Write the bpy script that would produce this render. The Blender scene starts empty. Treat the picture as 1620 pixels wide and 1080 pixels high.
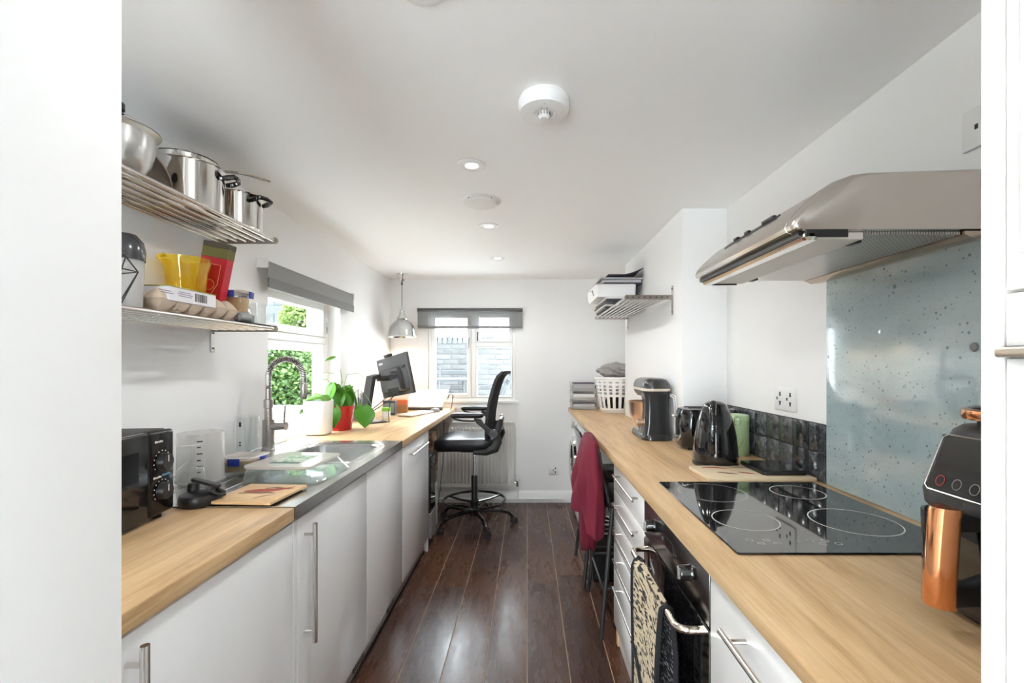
import bpy, bmesh, math, random
from mathutils import Vector, Matrix

# ------------------------------------------------------------------ camera, world, exposure
random.seed(7)
scene = bpy.context.scene
COL = scene.collection
PI = math.pi
cam_data = bpy.data.cameras.new('camera')
cam_data.sensor_width = 36.0
cam_data.lens = 16.0
cam_data.shift_x = -24.0 / 1620.0
cam_data.shift_y = 35.0 / 1620.0
cam_data.clip_start = 0.02
cam = bpy.data.objects.new('camera', cam_data)
COL.objects.link(cam)
CAMZ = 1.347
cam.location = (0, 0, CAMZ)
cam.rotation_euler = (PI / 2, 0, 0)
scene.camera = cam

world = bpy.data.worlds.new('overcast_sky')
scene.world = world
world.use_nodes = True
bgn = world.node_tree.nodes['Background']
bgn.inputs[0].default_value = (0.865, 0.935, 1.0, 1)
bgn.inputs[1].default_value = 20.0

vs = scene.view_settings
vs.view_transform = 'Standard'
vs.look = 'None'
vs.gamma = 1.0
vs.use_curve_mapping = False
vs.exposure = 0.34
scene.cycles.diffuse_bounces = 12
scene.cycles.max_bounces = 18
scene.cycles.transparent_max_bounces = 16
scene.cycles.caustics_reflective = False
scene.cycles.caustics_refractive = False
scene.cycles.sample_clamp_indirect = 60.0

DOWNLIGHT_W = 16.0
PENDANT_W = 8.0


# ------------------------------------------------------------------ room dimensions
XL, XR = -1.333, 1.061
YB, YN = 4.43, -2.0
ZC = 2.17
WT = 0.92            # worktop height
CHX, CHY0, CHY1 = 0.82, 2.41, 3.81   # chimney breast

# ------------------------------------------------------------------ mesh helpers
def nb():
    return bmesh.new()

def merge(bm, tmp):
    me = bpy.data.meshes.new('tmp')
    tmp.to_mesh(me)
    tmp.free()
    bm.from_mesh(me)
    bpy.data.meshes.remove(me)
    return bm

def xf(bm, m):
    bmesh.ops.transform(bm, matrix=m, verts=bm.verts)
    return bm

def box(bm, x0, x1, y0, y1, z0, z1, r=0.0, seg=2, m=None):
    t = bmesh.new()
    bmesh.ops.create_cube(t, size=1.0)
    for v in t.verts:
        v.co = Vector(((x0 + x1) / 2 + v.co.x * (x1 - x0), (y0 + y1) / 2 + v.co.y * (y1 - y0), (z0 + z1) / 2 + v.co.z * (z1 - z0)))
    if r > 0:
        bmesh.ops.bevel(t, geom=list(t.edges), offset=r, segments=seg, profile=0.5, affect='EDGES')
    if m is not None:
        xf(t, m)
    return merge(bm, t)

def loft(bm, loops, cap0=True, cap1=True, closed=True, ring=False):
    vl = [[bm.verts.new(p) for p in lp] for lp in loops]
    n = len(vl[0])
    last = len(vl) if ring else len(vl) - 1
    for i in range(last):
        a, b = vl[i], vl[(i + 1) % len(vl)]
        for j in range(n if closed else n - 1):
            k = (j + 1) % n
            try:
                bm.faces.new((a[j], a[k], b[k], b[j]))
            except ValueError:
                pass
    if cap0 and not ring:
        bm.faces.new(list(reversed(vl[0])))
    if cap1 and not ring:
        bm.faces.new(vl[-1])
    return bm

def frame(d):
    d = d.normalized()
    up = Vector((0, 0, 1)) if abs(d.z) < 0.95 else Vector((1, 0, 0))
    a = d.cross(up).normalized()
    return a, d.cross(a).normalized()

def tube(bm, pts, r, n=8, ring=False, cap=True):
    pts = [Vector(p) for p in pts]
    rs = r if isinstance(r, (list, tuple)) else [r] * len(pts)
    N = len(pts)
    loops = []
    a = None
    for i, p in enumerate(pts):
        if ring:
            d = pts[(i + 1) % N] - pts[i - 1]
        elif i == 0:
            d = pts[1] - p
        elif i == N - 1:
            d = p - pts[-2]
        else:
            d = (pts[i + 1] - p).normalized() + (p - pts[i - 1]).normalized()
        d = d.normalized()
        if a is None:
            a, b = frame(d)
        else:
            a = (a - d * a.dot(d)).normalized()
            b = d.cross(a).normalized()
        loops.append([p + (a * math.cos(2 * PI * k / n) + b * math.sin(2 * PI * k / n)) * rs[i] for k in range(n)])
    t = bmesh.new()
    loft(t, loops, cap, cap, True, ring)
    bmesh.ops.recalc_face_normals(t, faces=t.faces)
    return merge(bm, t)

def cyl(bm, p0, p1, r0, r1=None, n=16):
    return tube(bm, [p0, p1], [r0, r0 if r1 is None else r1], n)

def lathe(bm, prof, c=(0, 0, 0), n=32, m=None, close=False):
    """revolve (r, z) pairs about z; r = 0 collapses to a point"""
    t = bmesh.new()
    loops = []
    for r, z in prof:
        if r <= 1e-6:
            loops.append([t.verts.new((0, 0, z))])
        else:
            loops.append([t.verts.new((r * math.cos(2 * PI * k / n), r * math.sin(2 * PI * k / n), z)) for k in range(n)])
    pairs = list(zip(loops[:-1], loops[1:]))
    if close:
        pairs.append((loops[-1], loops[0]))
    for a, b in pairs:
        for j in range(n):
            k = (j + 1) % n
            if len(a) == 1 and len(b) == 1:
                continue
            if len(a) == 1:
                t.faces.new((a[0], b[k], b[j]))
            elif len(b) == 1:
                t.faces.new((a[j], a[k], b[0]))
            else:
                t.faces.new((a[j], a[k], b[k], b[j]))
    bmesh.ops.recalc_face_normals(t, faces=t.faces)
    if m is not None:
        xf(t, m)
    xf(t, Matrix.Translation(c))
    return merge(bm, t)

def prism(bm, poly, axis, a, b, r=0.0, seg=2):
    """poly: 2-D outline; axis 'y' -> (x, z), 'x' -> (y, z), 'z' -> (x, y)"""
    t = bmesh.new()
    def P(u, v, w):
        return {'y': (u, w, v), 'x': (w, u, v), 'z': (u, v, w)}[axis]
    loft(t, [[P(u, v, a) for u, v in poly], [P(u, v, b) for u, v in poly]])
    bmesh.ops.recalc_face_normals(t, faces=t.faces)
    if r > 0:
        caps = [e for e in t.edges if any(len(f.verts) > 4 or len(f.verts) == len(poly) for f in e.link_faces)]
        bmesh.ops.bevel(t, geom=caps if len(poly) != 4 else list(t.edges), offset=r, segments=seg, profile=0.5, affect='EDGES')
    return merge(bm, t)

def rr(cx, cy, w, h, r, z, n=5):
    """rounded rectangle loop in xy at height z"""
    r = min(r, w / 2 - 1e-5, h / 2 - 1e-5)
    out = []
    for qx, qy, a0 in ((1, 1, 0), (-1, 1, 90), (-1, -1, 180), (1, -1, 270)):
        for k in range(n + 1):
            a = math.radians(a0 + 90 * k / n)
            out.append(Vector((cx + qx * (w / 2 - r) + r * math.cos(a), cy + qy * (h / 2 - r) + r * math.sin(a), z)))
    return out

def rloft(bm, specs, cap0=True, cap1=True, n=5):
    """specs: (cx, cy, w, h, r, z)"""
    t = bmesh.new()
    loft(t, [rr(*s, n=n) for s in specs], cap0, cap1)
    bmesh.ops.recalc_face_normals(t, faces=t.faces)
    return merge(bm, t)

def sheet(bm, fn, nu, nv, thick=0.0):
    t = bmesh.new()
    g = [[t.verts.new(fn(i / nu, j / nv)) for j in range(nv + 1)] for i in range(nu + 1)]
    for i in range(nu):
        for j in range(nv):
            t.faces.new((g[i][j], g[i + 1][j], g[i + 1][j + 1], g[i][j + 1]))
    bmesh.ops.recalc_face_normals(t, faces=t.faces)
    if thick:
        bmesh.ops.solidify(t, geom=list(t.faces), thickness=thick)
    return merge(bm, t)

def ball(bm, c, r, sx=1, sy=1, sz=1, u=14, v=9):
    t = bmesh.new()
    bmesh.ops.create_uvsphere(t, u_segments=u, v_segments=v, radius=r)
    for vv in t.verts:
        vv.co = Vector((c[0] + vv.co.x * sx, c[1] + vv.co.y * sy, c[2] + vv.co.z * sz))
    return merge(bm, t)

def to_mesh(name, bm, mat, smooth=35):
    me = bpy.data.meshes.new(name)
    bmesh.ops.recalc_face_normals(bm, faces=bm.faces) if False else None
    bm.to_mesh(me)
    bm.free()
    if mat is not None:
        me.materials.append(mat)
    if smooth and len(me.polygons):
        me.polygons.foreach_set('use_smooth', [True] * len(me.polygons))
        me.set_sharp_from_angle(angle=math.radians(smooth))
    return me

def tag(o, label=None, cat=None, group=None, kind=None):
    if label: o['label'] = label
    if cat: o['category'] = cat
    if group: o['group'] = group
    if kind: o['kind'] = kind
    return o

def thing(name, label, cat, loc=(0, 0, 0), rz=0.0, group=None, kind=None):
    o = bpy.data.objects.new(name, None)
    COL.objects.link(o)
    o.empty_display_size = 0.05
    o.location = loc
    o.rotation_euler = (0, 0, rz)
    return tag(o, label, cat, group, kind)

def obj(name, bm, mat, parent=None, world=False, smooth=35, label=None):
    """a mesh object; world=True: the bmesh is in world space although the (unrotated) parent is not at the origin"""
    if world and parent is not None:
        p = parent
        off = Vector(p.location)
        while p.parent is not None:
            p = p.parent
            off += Vector(p.location)
        xf(bm, Matrix.Translation(-off))
    o = bpy.data.objects.new(name, to_mesh(name, bm, mat, smooth))
    COL.objects.link(o)
    if parent is not None:
        o.parent = parent
    if label: o['label'] = label
    return o

def solo(name, bm, mat, label, cat, group=None, kind=None, at=None, smooth=35):
    """a thing that is one mesh; its origin goes to `at`"""
    if at is not None:
        xf(bm, Matrix.Translation(-Vector(at)))
    o = obj(name, bm, mat, smooth=smooth)
    if at is not None:
        o.location = at
    return tag(o, label, cat, group, kind)

def inst(o, loc, parent=None, name=None):
    c = o.copy()
    COL.objects.link(c)
    c.location = loc
    c.parent = parent if parent is not None else o.parent
    return c

def copy_tree(o, parent=None):
    c = o.copy()
    COL.objects.link(c)
    c.parent = parent
    for ch in list(o.children):
        copy_tree(ch, c)
    return c

def text(name, body, size, parent, m, mat, extrude=0.0004, align='CENTER'):
    c = bpy.data.curves.new(name, 'FONT')
    c.body = body
    c.size = size
    c.extrude = extrude
    c.align_x = align
    c.align_y = 'CENTER'
    c.materials.append(mat)
    o = bpy.data.objects.new(name, c)
    COL.objects.link(o)
    o.parent = parent
    o.matrix_local = m
    return o

def axes(origin, xdir, ydir):
    """matrix whose local x and y are given; z = x cross y"""
    x = Vector(xdir).normalized()
    y = Vector(ydir).normalized()
    z = x.cross(y).normalized()
    y = z.cross(x)
    m = Matrix((x, y, z)).transposed().to_4x4()
    m.translation = Vector(origin)
    return m

# ------------------------------------------------------------------ materials
def pmat(name, color, rough=0.5, metal=0.0, spec=0.5, coat=0.0, coat_rough=0.03, bump=0.0, bscale=60, trans=0.0, sheen=0.0, alpha=1.0):
    m = bpy.data.materials.new(name)
    m.use_nodes = True
    nt = m.node_tree
    b = nt.nodes['Principled BSDF']
    b.inputs['Base Color'].default_value = (*color, 1)
    b.inputs['Roughness'].default_value = rough
    b.inputs['Metallic'].default_value = metal
    b.inputs['Specular IOR Level'].default_value = spec
    b.inputs['Coat Weight'].default_value = coat
    b.inputs['Coat Roughness'].default_value = coat_rough
    b.inputs['Sheen Weight'].default_value = sheen
    b.inputs['Alpha'].default_value = alpha
    if bump > 0:
        tc = nt.nodes.new('ShaderNodeTexCoord')
        nz = nt.nodes.new('ShaderNodeTexNoise')
        nz.inputs['Scale'].default_value = bscale
        nz.inputs['Detail'].default_value = 4
        bp = nt.nodes.new('ShaderNodeBump')
        bp.inputs['Strength'].default_value = bump
        bp.inputs['Distance'].default_value = 0.004
        nt.links.new(tc.outputs['Object'], nz.inputs['Vector'])
        nt.links.new(nz.outputs['Fac'], bp.inputs['Height'])
        nt.links.new(bp.outputs['Normal'], b.inputs['Normal'])
    return m

class NT:
    def __init__(s, m):
        s.t = m.node_tree
        s.b = s.t.nodes['Principled BSDF']
    def n(s, kind, **kw):
        nd = s.t.nodes.new(kind)
        for k, v in kw.items():
            if hasattr(nd, k):
                setattr(nd, k, v)
        return nd
    def l(s, a, b):
        s.t.links.new(a, b)
    def coords(s, scale=(1, 1, 1), kind='Object', offset=None):
        tc = s.n('ShaderNodeTexCoord')
        mp = s.n('ShaderNodeMapping')
        mp.inputs['Scale'].default_value = scale
        s.l(tc.outputs[kind], mp.inputs['Vector'])
        if offset is not None:
            s.l(offset, mp.inputs['Location'])
        return mp.outputs['Vector']
    def noise(s, vec, scale=1.0, detail=4, rough=0.5, dist=0.0):
        nd = s.n('ShaderNodeTexNoise')
        nd.inputs['Scale'].default_value = scale
        nd.inputs['Detail'].default_value = detail
        nd.inputs['Roughness'].default_value = rough
        nd.inputs['Distortion'].default_value = dist
        s.l(vec, nd.inputs['Vector'])
        return nd.outputs['Fac']
    def ramp(s, fac, stops):
        nd = s.n('ShaderNodeValToRGB')
        e = nd.color_ramp.elements
        while len(e) < len(stops):
            e.new(0.5)
        for el, (p, c) in zip(e, stops):
            el.position = p
            el.color = (*c, 1) if len(c) == 3 else c
        s.l(fac, nd.inputs['Fac'])
        return nd.outputs['Color']
    def mix(s, fac, a, b, mode='MIX'):
        nd = s.n('ShaderNodeMix')
        nd.data_type = 'RGBA'
        nd.blend_type = mode
        for sock, v in ((nd.inputs[0], fac), (nd.inputs[6], a), (nd.inputs[7], b)):
            if isinstance(v, (int, float)):
                sock.default_value = v
            elif isinstance(v, tuple):
                sock.default_value = (*v, 1)
            else:
                s.l(v, sock)
        return nd.outputs[2]
    def bump(s, h, strength=0.3, dist=0.002):
        nd = s.n('ShaderNodeBump')
        nd.inputs['Strength'].default_value = strength
        nd.inputs['Distance'].default_value = dist
        s.l(h, nd.inputs['Height'])
        s.l(nd.outputs['Normal'], s.b.inputs['Normal'])
    def rand(s):
        oi = s.n('ShaderNodeObjectInfo')
        return oi.outputs['Random']

def oak(name, along='y', tone=1.0):
    m = pmat(name, (0.5, 0.33, 0.17), 0.42)
    t = NT(m)
    sc = {'y': (6.5, 0.7, 6.5), 'x': (0.7, 6.5, 6.5)}[along]
    fs = {'y': (150, 5, 150), 'x': (5, 150, 150)}[along]
    v = t.coords(sc)
    w = t.noise(v, 1.0, 7, 0.62, 2.6)
    col = t.ramp(w, [(0.28, (0.43 * tone, 0.265 * tone, 0.125 * tone)), (0.47, (0.63 * tone, 0.42 * tone, 0.22 * tone)), (0.70, (0.73 * tone, 0.52 * tone, 0.30 * tone))])
    f = t.noise(t.coords(fs), 1.0, 3, 0.6)
    fc = t.ramp(f, [(0.3, (0.80, 0.77, 0.74)), (0.6, (1.0, 1.0, 1.0))])
    t.l(t.mix(0.8, col, fc, 'MULTIPLY'), t.b.inputs['Base Color'])
    t.bump(f, 0.10, 0.001)
    return m

def brushed(name, color, rough=0.28, scale=(4, 300, 300), amt=0.10):
    m = pmat(name, color, rough, 1.0)
    t = NT(m)
    f = t.noise(t.coords(scale), 1.0, 3, 0.6)
    mr = t.n('ShaderNodeMapRange')
    mr.inputs['To Min'].default_value = rough - amt
    mr.inputs['To Max'].default_value = rough + amt
    t.l(f, mr.inputs['Value'])
    t.l(mr.outputs[0], t.b.inputs['Roughness'])
    return m

def clear(name, tint=(1, 1, 1), amount=1.0, ior=1.45, body=(0.9, 0.9, 0.9), rough=0.02, gloss=1.0):
    """thin clear stuff: see-through with fresnel gloss; amount < 1 mixes in some diffuse body"""
    m = bpy.data.materials.new(name)
    m.use_nodes = True
    nt = m.node_tree
    nt.nodes.clear()
    out = nt.nodes.new('ShaderNodeOutputMaterial')
    tr = nt.nodes.new('ShaderNodeBsdfTransparent')
    tr.inputs[0].default_value = (*tint, 1)
    gl = nt.nodes.new('ShaderNodeBsdfGlossy')
    gl.inputs['Roughness'].default_value = rough
    gl.inputs['Color'].default_value = (gloss, gloss, gloss, 1)
    fr = nt.nodes.new('ShaderNodeFresnel')
    geo = nt.nodes.new('ShaderNodeNewGeometry')
    mr = nt.nodes.new('ShaderNodeMapRange')      # same gloss on both sides of the sheet
    mr.inputs['To Min'].default_value = ior
    mr.inputs['To Max'].default_value = 1.0 / ior
    nt.links.new(geo.outputs['Backfacing'], mr.inputs['Value'])
    nt.links.new(mr.outputs[0], fr.inputs[0])
    mx = nt.nodes.new('ShaderNodeMixShader')
    base = tr.outputs[0]
    if amount < 1.0:
        df = nt.nodes.new('ShaderNodeBsdfDiffuse')
        df.inputs[0].default_value = (*body, 1)
        tl = nt.nodes.new('ShaderNodeBsdfTranslucent')
        tl.inputs[0].default_value = (*body, 1)
        m1 = nt.nodes.new('ShaderNodeMixShader')
        m1.inputs[0].default_value = 0.5
        nt.links.new(df.outputs[0], m1.inputs[1])
        nt.links.new(tl.outputs[0], m1.inputs[2])
        m2 = nt.nodes.new('ShaderNodeMixShader')
        m2.inputs[0].default_value = amount
        nt.links.new(m1.outputs[0], m2.inputs[1])
        nt.links.new(tr.outputs[0], m2.inputs[2])
        base = m2.outputs[0]
    nt.links.new(fr.outputs[0], mx.inputs[0])
    nt.links.new(base, mx.inputs[1])
    nt.links.new(gl.outputs[0], mx.inputs[2])
    nt.links.new(mx.outputs[0], out.inputs[0])
    return m

def emit(name, color, strength):
    m = bpy.data.materials.new(name)
    m.use_nodes = True
    b = m.node_tree.nodes['Principled BSDF']
    b.inputs['Base Color'].default_value = (*color, 1)
    b.inputs['Emission Color'].default_value = (*color, 1)
    b.inputs['Emission Strength'].default_value = strength
    return m

def leafy(name, dark, light, rough=0.45, thru=0.35):
    m = pmat(name, light, rough)
    t = NT(m)
    g = t.n('ShaderNodeNewGeometry')
    c = t.ramp(g.outputs['Random Per Island'], [(0.0, dark), (1.0, light)])
    t.l(c, t.b.inputs['Base Color'])
    tl = t.n('ShaderNodeBsdfTranslucent')
    t.l(c, tl.inputs[0])
    mx = t.n('ShaderNodeMixShader')
    mx.inputs[0].default_value = thru
    t.l(t.b.outputs[0], mx.inputs[1])
    t.l(tl.outputs[0], mx.inputs[2])
    t.l(mx.outputs[0], t.t.nodes['Material Output'].inputs[0])
    return m

M = {}
M['wall'] = pmat('white_emulsion', (0.865, 0.862, 0.855), 0.65, bump=0.06, bscale=25)
M['ceil'] = pmat('ceiling_emulsion', (0.92, 0.92, 0.918), 0.7, bump=0.04, bscale=20)
M['gloss_white'] = pmat('white_gloss_paint', (0.84, 0.84, 0.83), 0.28)
M['cab'] = pmat('white_gloss_laminate', (0.87, 0.875, 0.88), 0.16, coat=0.3)
M['cab_warm'] = pmat('white_laminate', (0.86, 0.845, 0.82), 0.22, coat=0.2)
M['carcass'] = pmat('carcass_board', (0.72, 0.71, 0.69), 0.5)
M['oak'] = oak('oak_worktop')
M['oak_x'] = oak('oak_small', 'x')
M['steel'] = brushed('brushed_steel', (0.60, 0.585, 0.56), 0.27)
M['steel_y'] = brushed('brushed_steel_long', (0.62, 0.59, 0.555), 0.26, (300, 4, 300))
M['sink'] = brushed('sink_steel', (0.66, 0.66, 0.655), 0.24, (200, 6, 200), 0.06)
M['hood'] = brushed('hood_steel', (0.60, 0.555, 0.51), 0.25, (6, 6, 900), 0.04)
M['chrome'] = pmat('chrome', (0.82, 0.82, 0.82), 0.07, 1.0)
M['satin'] = pmat('satin_nickel', (0.64, 0.62, 0.585), 0.24, 1.0)
M['polished'] = pmat('polished_steel', (0.70, 0.68, 0.65), 0.10, 1.0)
M['alu'] = pmat('aluminium', (0.55, 0.55, 0.55), 0.35, 1.0)
M['black'] = pmat('black_plastic', (0.012, 0.012, 0.013), 0.38)
M['black_gloss'] = pmat('gloss_black', (0.007, 0.007, 0.008), 0.06, coat=0.5)
M['black_soft'] = pmat('black_satin', (0.02, 0.02, 0.021), 0.5)
M['black_fabric'] = pmat('black_fabric', (0.012, 0.012, 0.014), 0.85, bump=0.3, bscale=400)
M['leather'] = pmat('black_leatherette', (0.013, 0.014, 0.018), 0.33, bump=0.12, bscale=180)
M['charcoal'] = pmat('charcoal_enamel', (0.028, 0.030, 0.032), 0.26, coat=0.4)
M['dark_grey'] = pmat('dark_grey_plastic', (0.055, 0.056, 0.058), 0.42)
M['grey'] = pmat('grey_plastic', (0.25, 0.25, 0.25), 0.5)
M['blind_rail'] = pmat('blind_rail_grey', (0.09, 0.09, 0.09), 0.5)
M['white'] = pmat('white_plastic', (0.83, 0.83, 0.82), 0.35)
M['white_soft'] = pmat('white_plastic_soft', (0.80, 0.79, 0.77), 0.5)
M['socket'] = pmat('socket_white', (0.80, 0.80, 0.79), 0.3)
M['copper'] = pmat('copper', (0.80, 0.36, 0.17), 0.16, 1.0)
M['rose_copper'] = pmat('pale_copper', (0.84, 0.62, 0.50), 0.28, 1.0)
M['cream'] = pmat('cream_trim', (0.70, 0.62, 0.52), 0.35)
M['paper'] = pmat('paper', (0.82, 0.81, 0.79), 0.8)
M['paper_grey'] = pmat('grey_paper', (0.52, 0.51, 0.53), 0.8)
M['purple'] = pmat('dark_purple_card', (0.075, 0.062, 0.10), 0.6)
M['card'] = pmat('brown_card', (0.36, 0.22, 0.12), 0.8)
M['pulp'] = pmat('egg_box_pulp', (0.53, 0.42, 0.32), 0.9, bump=0.4, bscale=160)
M['rubber'] = pmat('black_rubber', (0.015, 0.015, 0.015), 0.7)
M['blue'] = pmat('blue_clip', (0.012, 0.03, 0.25), 0.35)
M['red_pot'] = pmat('red_glaze', (0.50, 0.006, 0.012), 0.18, coat=0.4)
M['soil'] = pmat('soil', (0.03, 0.02, 0.012), 0.95)
M['leaf'] = leafy('house_plant_leaf', (0.085, 0.30, 0.022), (0.24, 0.56, 0.06), 0.32, 0.30)
M['stem'] = pmat('plant_stem', (0.16, 0.30, 0.08), 0.5)
M['sweat'] = pmat('crimson_sweatshirt', (0.165, 0.007, 0.024), 0.85, bump=0.25, bscale=260)
M['radiator'] = pmat('radiator_enamel', (0.80, 0.79, 0.76), 0.3)
M['pane'] = clear('window_pane', (0.97, 0.985, 0.98), 1.0, 1.18, gloss=0.25)
M['clear'] = clear('clear_plastic', (0.94, 0.97, 0.97), 0.93)
M['glass'] = clear('drinking_glass', (0.95, 0.965, 0.965), 1.0, 1.5)
M['milky'] = clear('milky_plastic', (0.93, 0.93, 0.92), 0.52, body=(0.85, 0.85, 0.84), rough=0.15)
M['lid_white'] = clear('frosted_lid', (0.9, 0.88, 0.84), 0.25, body=(0.82, 0.76, 0.69), rough=0.2)
M['yellow'] = clear('yellow_clear_plastic', (0.99, 0.90, 0.30), 0.70, body=(0.90, 0.66, 0.05))
M['smoke'] = clear('smoky_plastic', (0.32, 0.32, 0.33), 0.8, body=(0.2, 0.2, 0.2))
M['blind'] = clear('blind_fabric', (0.84, 0.84, 0.84), 0.62, 1.02, body=(0.34, 0.34, 0.34), rough=0.9)
M['lamp_on'] = emit('lit_led', (1.0, 0.97, 0.92), 14.0)
M['bulb_on'] = emit('lit_bulb', (1.0, 0.80, 0.55), 12.0)

# ------------------------------------------------------------------ special surface materials
def floor_mat():
    m = pmat('dark_stained_boards', (0.05, 0.025, 0.018), 0.3, spec=0.45)
    t = NT(m)
    r = t.rand()
    v = t.coords((14, 0.9, 14), offset=r)
    w = t.noise(v, 1.0, 6, 0.65, 1.2)
    col = t.ramp(w, [(0.25, (0.044, 0.022, 0.017)), (0.55, (0.066, 0.033, 0.025)), (0.8, (0.092, 0.045, 0.032))])
    tone = t.ramp(r, [(0.0, (0.80, 0.80, 0.84)), (1.0, (1.25, 1.15, 1.05))])
    col = t.mix(1.0, col, tone, 'MULTIPLY')
    big = t.noise(t.coords((1.4, 0.8, 1)), 1.0, 3, 0.5)
    col = t.mix(t.ramp(big, [(0.42, (0, 0, 0)), (0.68, (0.75, 0.75, 0.75))]), col, (0.105, 0.040, 0.016))
    # pale scuffs
    sc = t.noise(t.coords((5, 2.2, 5)), 4.0, 8, 0.8, 3.0)
    sm = t.ramp(sc, [(0.66, (0, 0, 0)), (0.80, (0.20, 0.20, 0.20))])
    col = t.mix(sm, col, (0.26, 0.20, 0.18))
    sp = t.n('ShaderNodeTexVoronoi')
    sp.inputs['Scale'].default_value = 26
    t.l(t.coords((1, 0.6, 1)), sp.inputs['Vector'])
    col = t.mix(t.ramp(sp.outputs['Distance'], [(0.03, (0.7, 0.7, 0.7)), (0.075, (0, 0, 0))]), col, (0.34, 0.28, 0.25))
    t.l(col, t.b.inputs['Base Color'])
    rg = t.noise(t.coords((9, 1.6, 9)), 1.5, 5, 0.7)
    rr_ = t.ramp(rg, [(0.3, (0.20, 0.20, 0.20)), (0.7, (0.36, 0.36, 0.36))])
    t.l(rr_, t.b.inputs['Roughness'])
    t.bump(t.noise(t.coords((30, 3, 30)), 1.0, 5, 0.6), 0.14, 0.002)
    return m
M['boards'] = floor_mat()
M['subfloor'] = pmat('gap_filler', (0.50, 0.36, 0.24), 0.8)

def tile_mat():
    m = pmat('black_marbled_tile', (0.05, 0.055, 0.06), 0.14, coat=0.3)
    t = NT(m)
    r = t.rand()
    ad = t.n('ShaderNodeVectorMath')
    ad.operation = 'SCALE'
    ad.inputs[0].default_value = (17, 9, 31)
    t.l(r, ad.inputs['Scale'])
    v = t.coords((1, 1, 1), offset=ad.outputs[0])
    w = t.noise(v, 30, 7, 0.68, 0.8)
    col = t.ramp(w, [(0.36, (0.030, 0.034, 0.037)), (0.52, (0.070, 0.077, 0.084)), (0.68, (0.16, 0.17, 0.18))])
    col = t.mix(1.0, col, t.ramp(r, [(0.0, (0.55, 0.55, 0.55)), (1.0, (1.45, 1.45, 1.45))]), 'MULTIPLY')
    t.l(col, t.b.inputs['Base Color'])
    t.bump(w, 0.15, 0.003)
    return m
M['tile'] = tile_mat()

def glass_splash_mat():
    m = pmat('speckled_blue_glass', (0.38, 0.47, 0.49), 0.12, coat=1.0, coat_rough=0.012)
    t = NT(m)
    big = t.noise(t.coords((1, 2.2, 5)), 1.6, 5, 0.6, 0.6)
    col = t.ramp(big, [(0.3, (0.30, 0.40, 0.42)), (0.55, (0.38, 0.475, 0.49)), (0.75, (0.50, 0.56, 0.55))])
    fine = t.noise(t.coords((1, 1, 1.0)), 130, 3, 0.7)
    col = t.mix(t.ramp(fine, [(0.60, (0, 0, 0)), (0.70, (0.55, 0.55, 0.55))]), col, (0.20, 0.27, 0.28))
    for s, lo, hi, msc, th in ((34, 0.10, 0.16, 3.0, 0.50), (11, 0.085, 0.10, 2.0, 0.56), (64, 0.12, 0.2, 4.0, 0.42)):
        vo = t.n('ShaderNodeTexVoronoi')
        vo.inputs['Scale'].default_value = s
        flat = t.coords((0.001, 1, 1))
        t.l(flat, vo.inputs['Vector'])
        dots = t.ramp(vo.outputs['Distance'], [(lo, (1, 1, 1)), (hi, (0, 0, 0))])
        pick = t.ramp(vo.outputs['Color'], [(th, (0, 0, 0)), (th + 0.02, (0.85, 0.85, 0.85))])
        col = t.mix(t.mix(1.0, dots, pick, 'MULTIPLY'), col, (0.12, 0.165, 0.18))
    t.l(col, t.b.inputs['Base Color'])
    return m
M['splash'] = glass_splash_mat()

# ------------------------------------------------------------------ floor
bm = nb(); box(bm, XL, XR, YN, YB, -0.06, -0.0042)
floor = tag(obj('floor', bm, M['subfloor']), 'dark brown stained floorboards with pale joints', 'floor', kind='structure')
W = 0.185
rows = []
x = -W * 7
while x < XR:
    rows.append((max(x, XL), min(x + W, XR)))
    x += W
rnd = random.Random(3)
for i, (a, b) in enumerate(rows):
    if b - a < 0.01:
        continue
    cuts = [YN, YN + 1.2 + rnd.random() * 1.4]
    cuts += [1.35 + rnd.random() * 1.6]
    if rnd.random() > 0.6:
        cuts += [min(cuts[-1] + 0.8 + rnd.random() * 0.7, YB - 0.4)]
    cuts += [YB]
    for y0, y1 in zip(cuts[:-1], cuts[1:]):
        h = rnd.random() * 0.0008
        bm = nb(); box(bm, a + 0.0019, b - 0.0019, y0 + 0.0008, y1 - 0.0008, -0.0041, -0.0012 + h, 0.001, 1)
        mx = Vector(((a + b) / 2, (y0 + y1) / 2, 0))
        xf(bm, Matrix.Translation(-mx))
        o = obj('floor_plank', bm, M['boards'], floor)
        o.location = mx

# ------------------------------------------------------------------ ceiling and walls
bm = nb(); box(bm, XL - 0.2, XR + 0.2, YN - 0.2, YB + 0.2, ZC, ZC + 0.12)
tag(obj('ceiling', bm, M['ceil']), 'low white painted ceiling', 'ceiling', kind='structure')

# left wall with window opening
LW = dict(y0=2.34, y1=3.243, z0=0.925, z1=1.80)
T = 0.2
bm = nb()
box(bm, XL - T, XL, YN - T, LW['y0'], -0.06, ZC)
box(bm, XL - T, XL, LW['y1'], YB + T, -0.06, ZC)
box(bm, XL - T, XL, LW['y0'], LW['y1'], -0.06, LW['z0'])
box(bm, XL - T, XL, LW['y0'], LW['y1'], LW['z1'], ZC)
tag(obj('wall_left', bm, M['wall']), 'white painted wall with the sink window', 'wall', kind='structure')
# back wall with window opening
BW = dict(x0=-0.965, x1=-0.112, z0=0.985, z1=1.862)
bm = nb()
box(bm, XL, BW['x0'], YB, YB + T, -0.06, ZC)
box(bm, BW['x1'], XR, YB, YB + T, -0.06, ZC)
box(bm, BW['x0'], BW['x1'], YB, YB + T, -0.06, BW['z0'])
box(bm, BW['x0'], BW['x1'], YB, YB + T, BW['z1'], ZC)
tag(obj('wall_back', bm, M['wall']), 'white painted end wall with radiator and window', 'wall', kind='structure')
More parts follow.
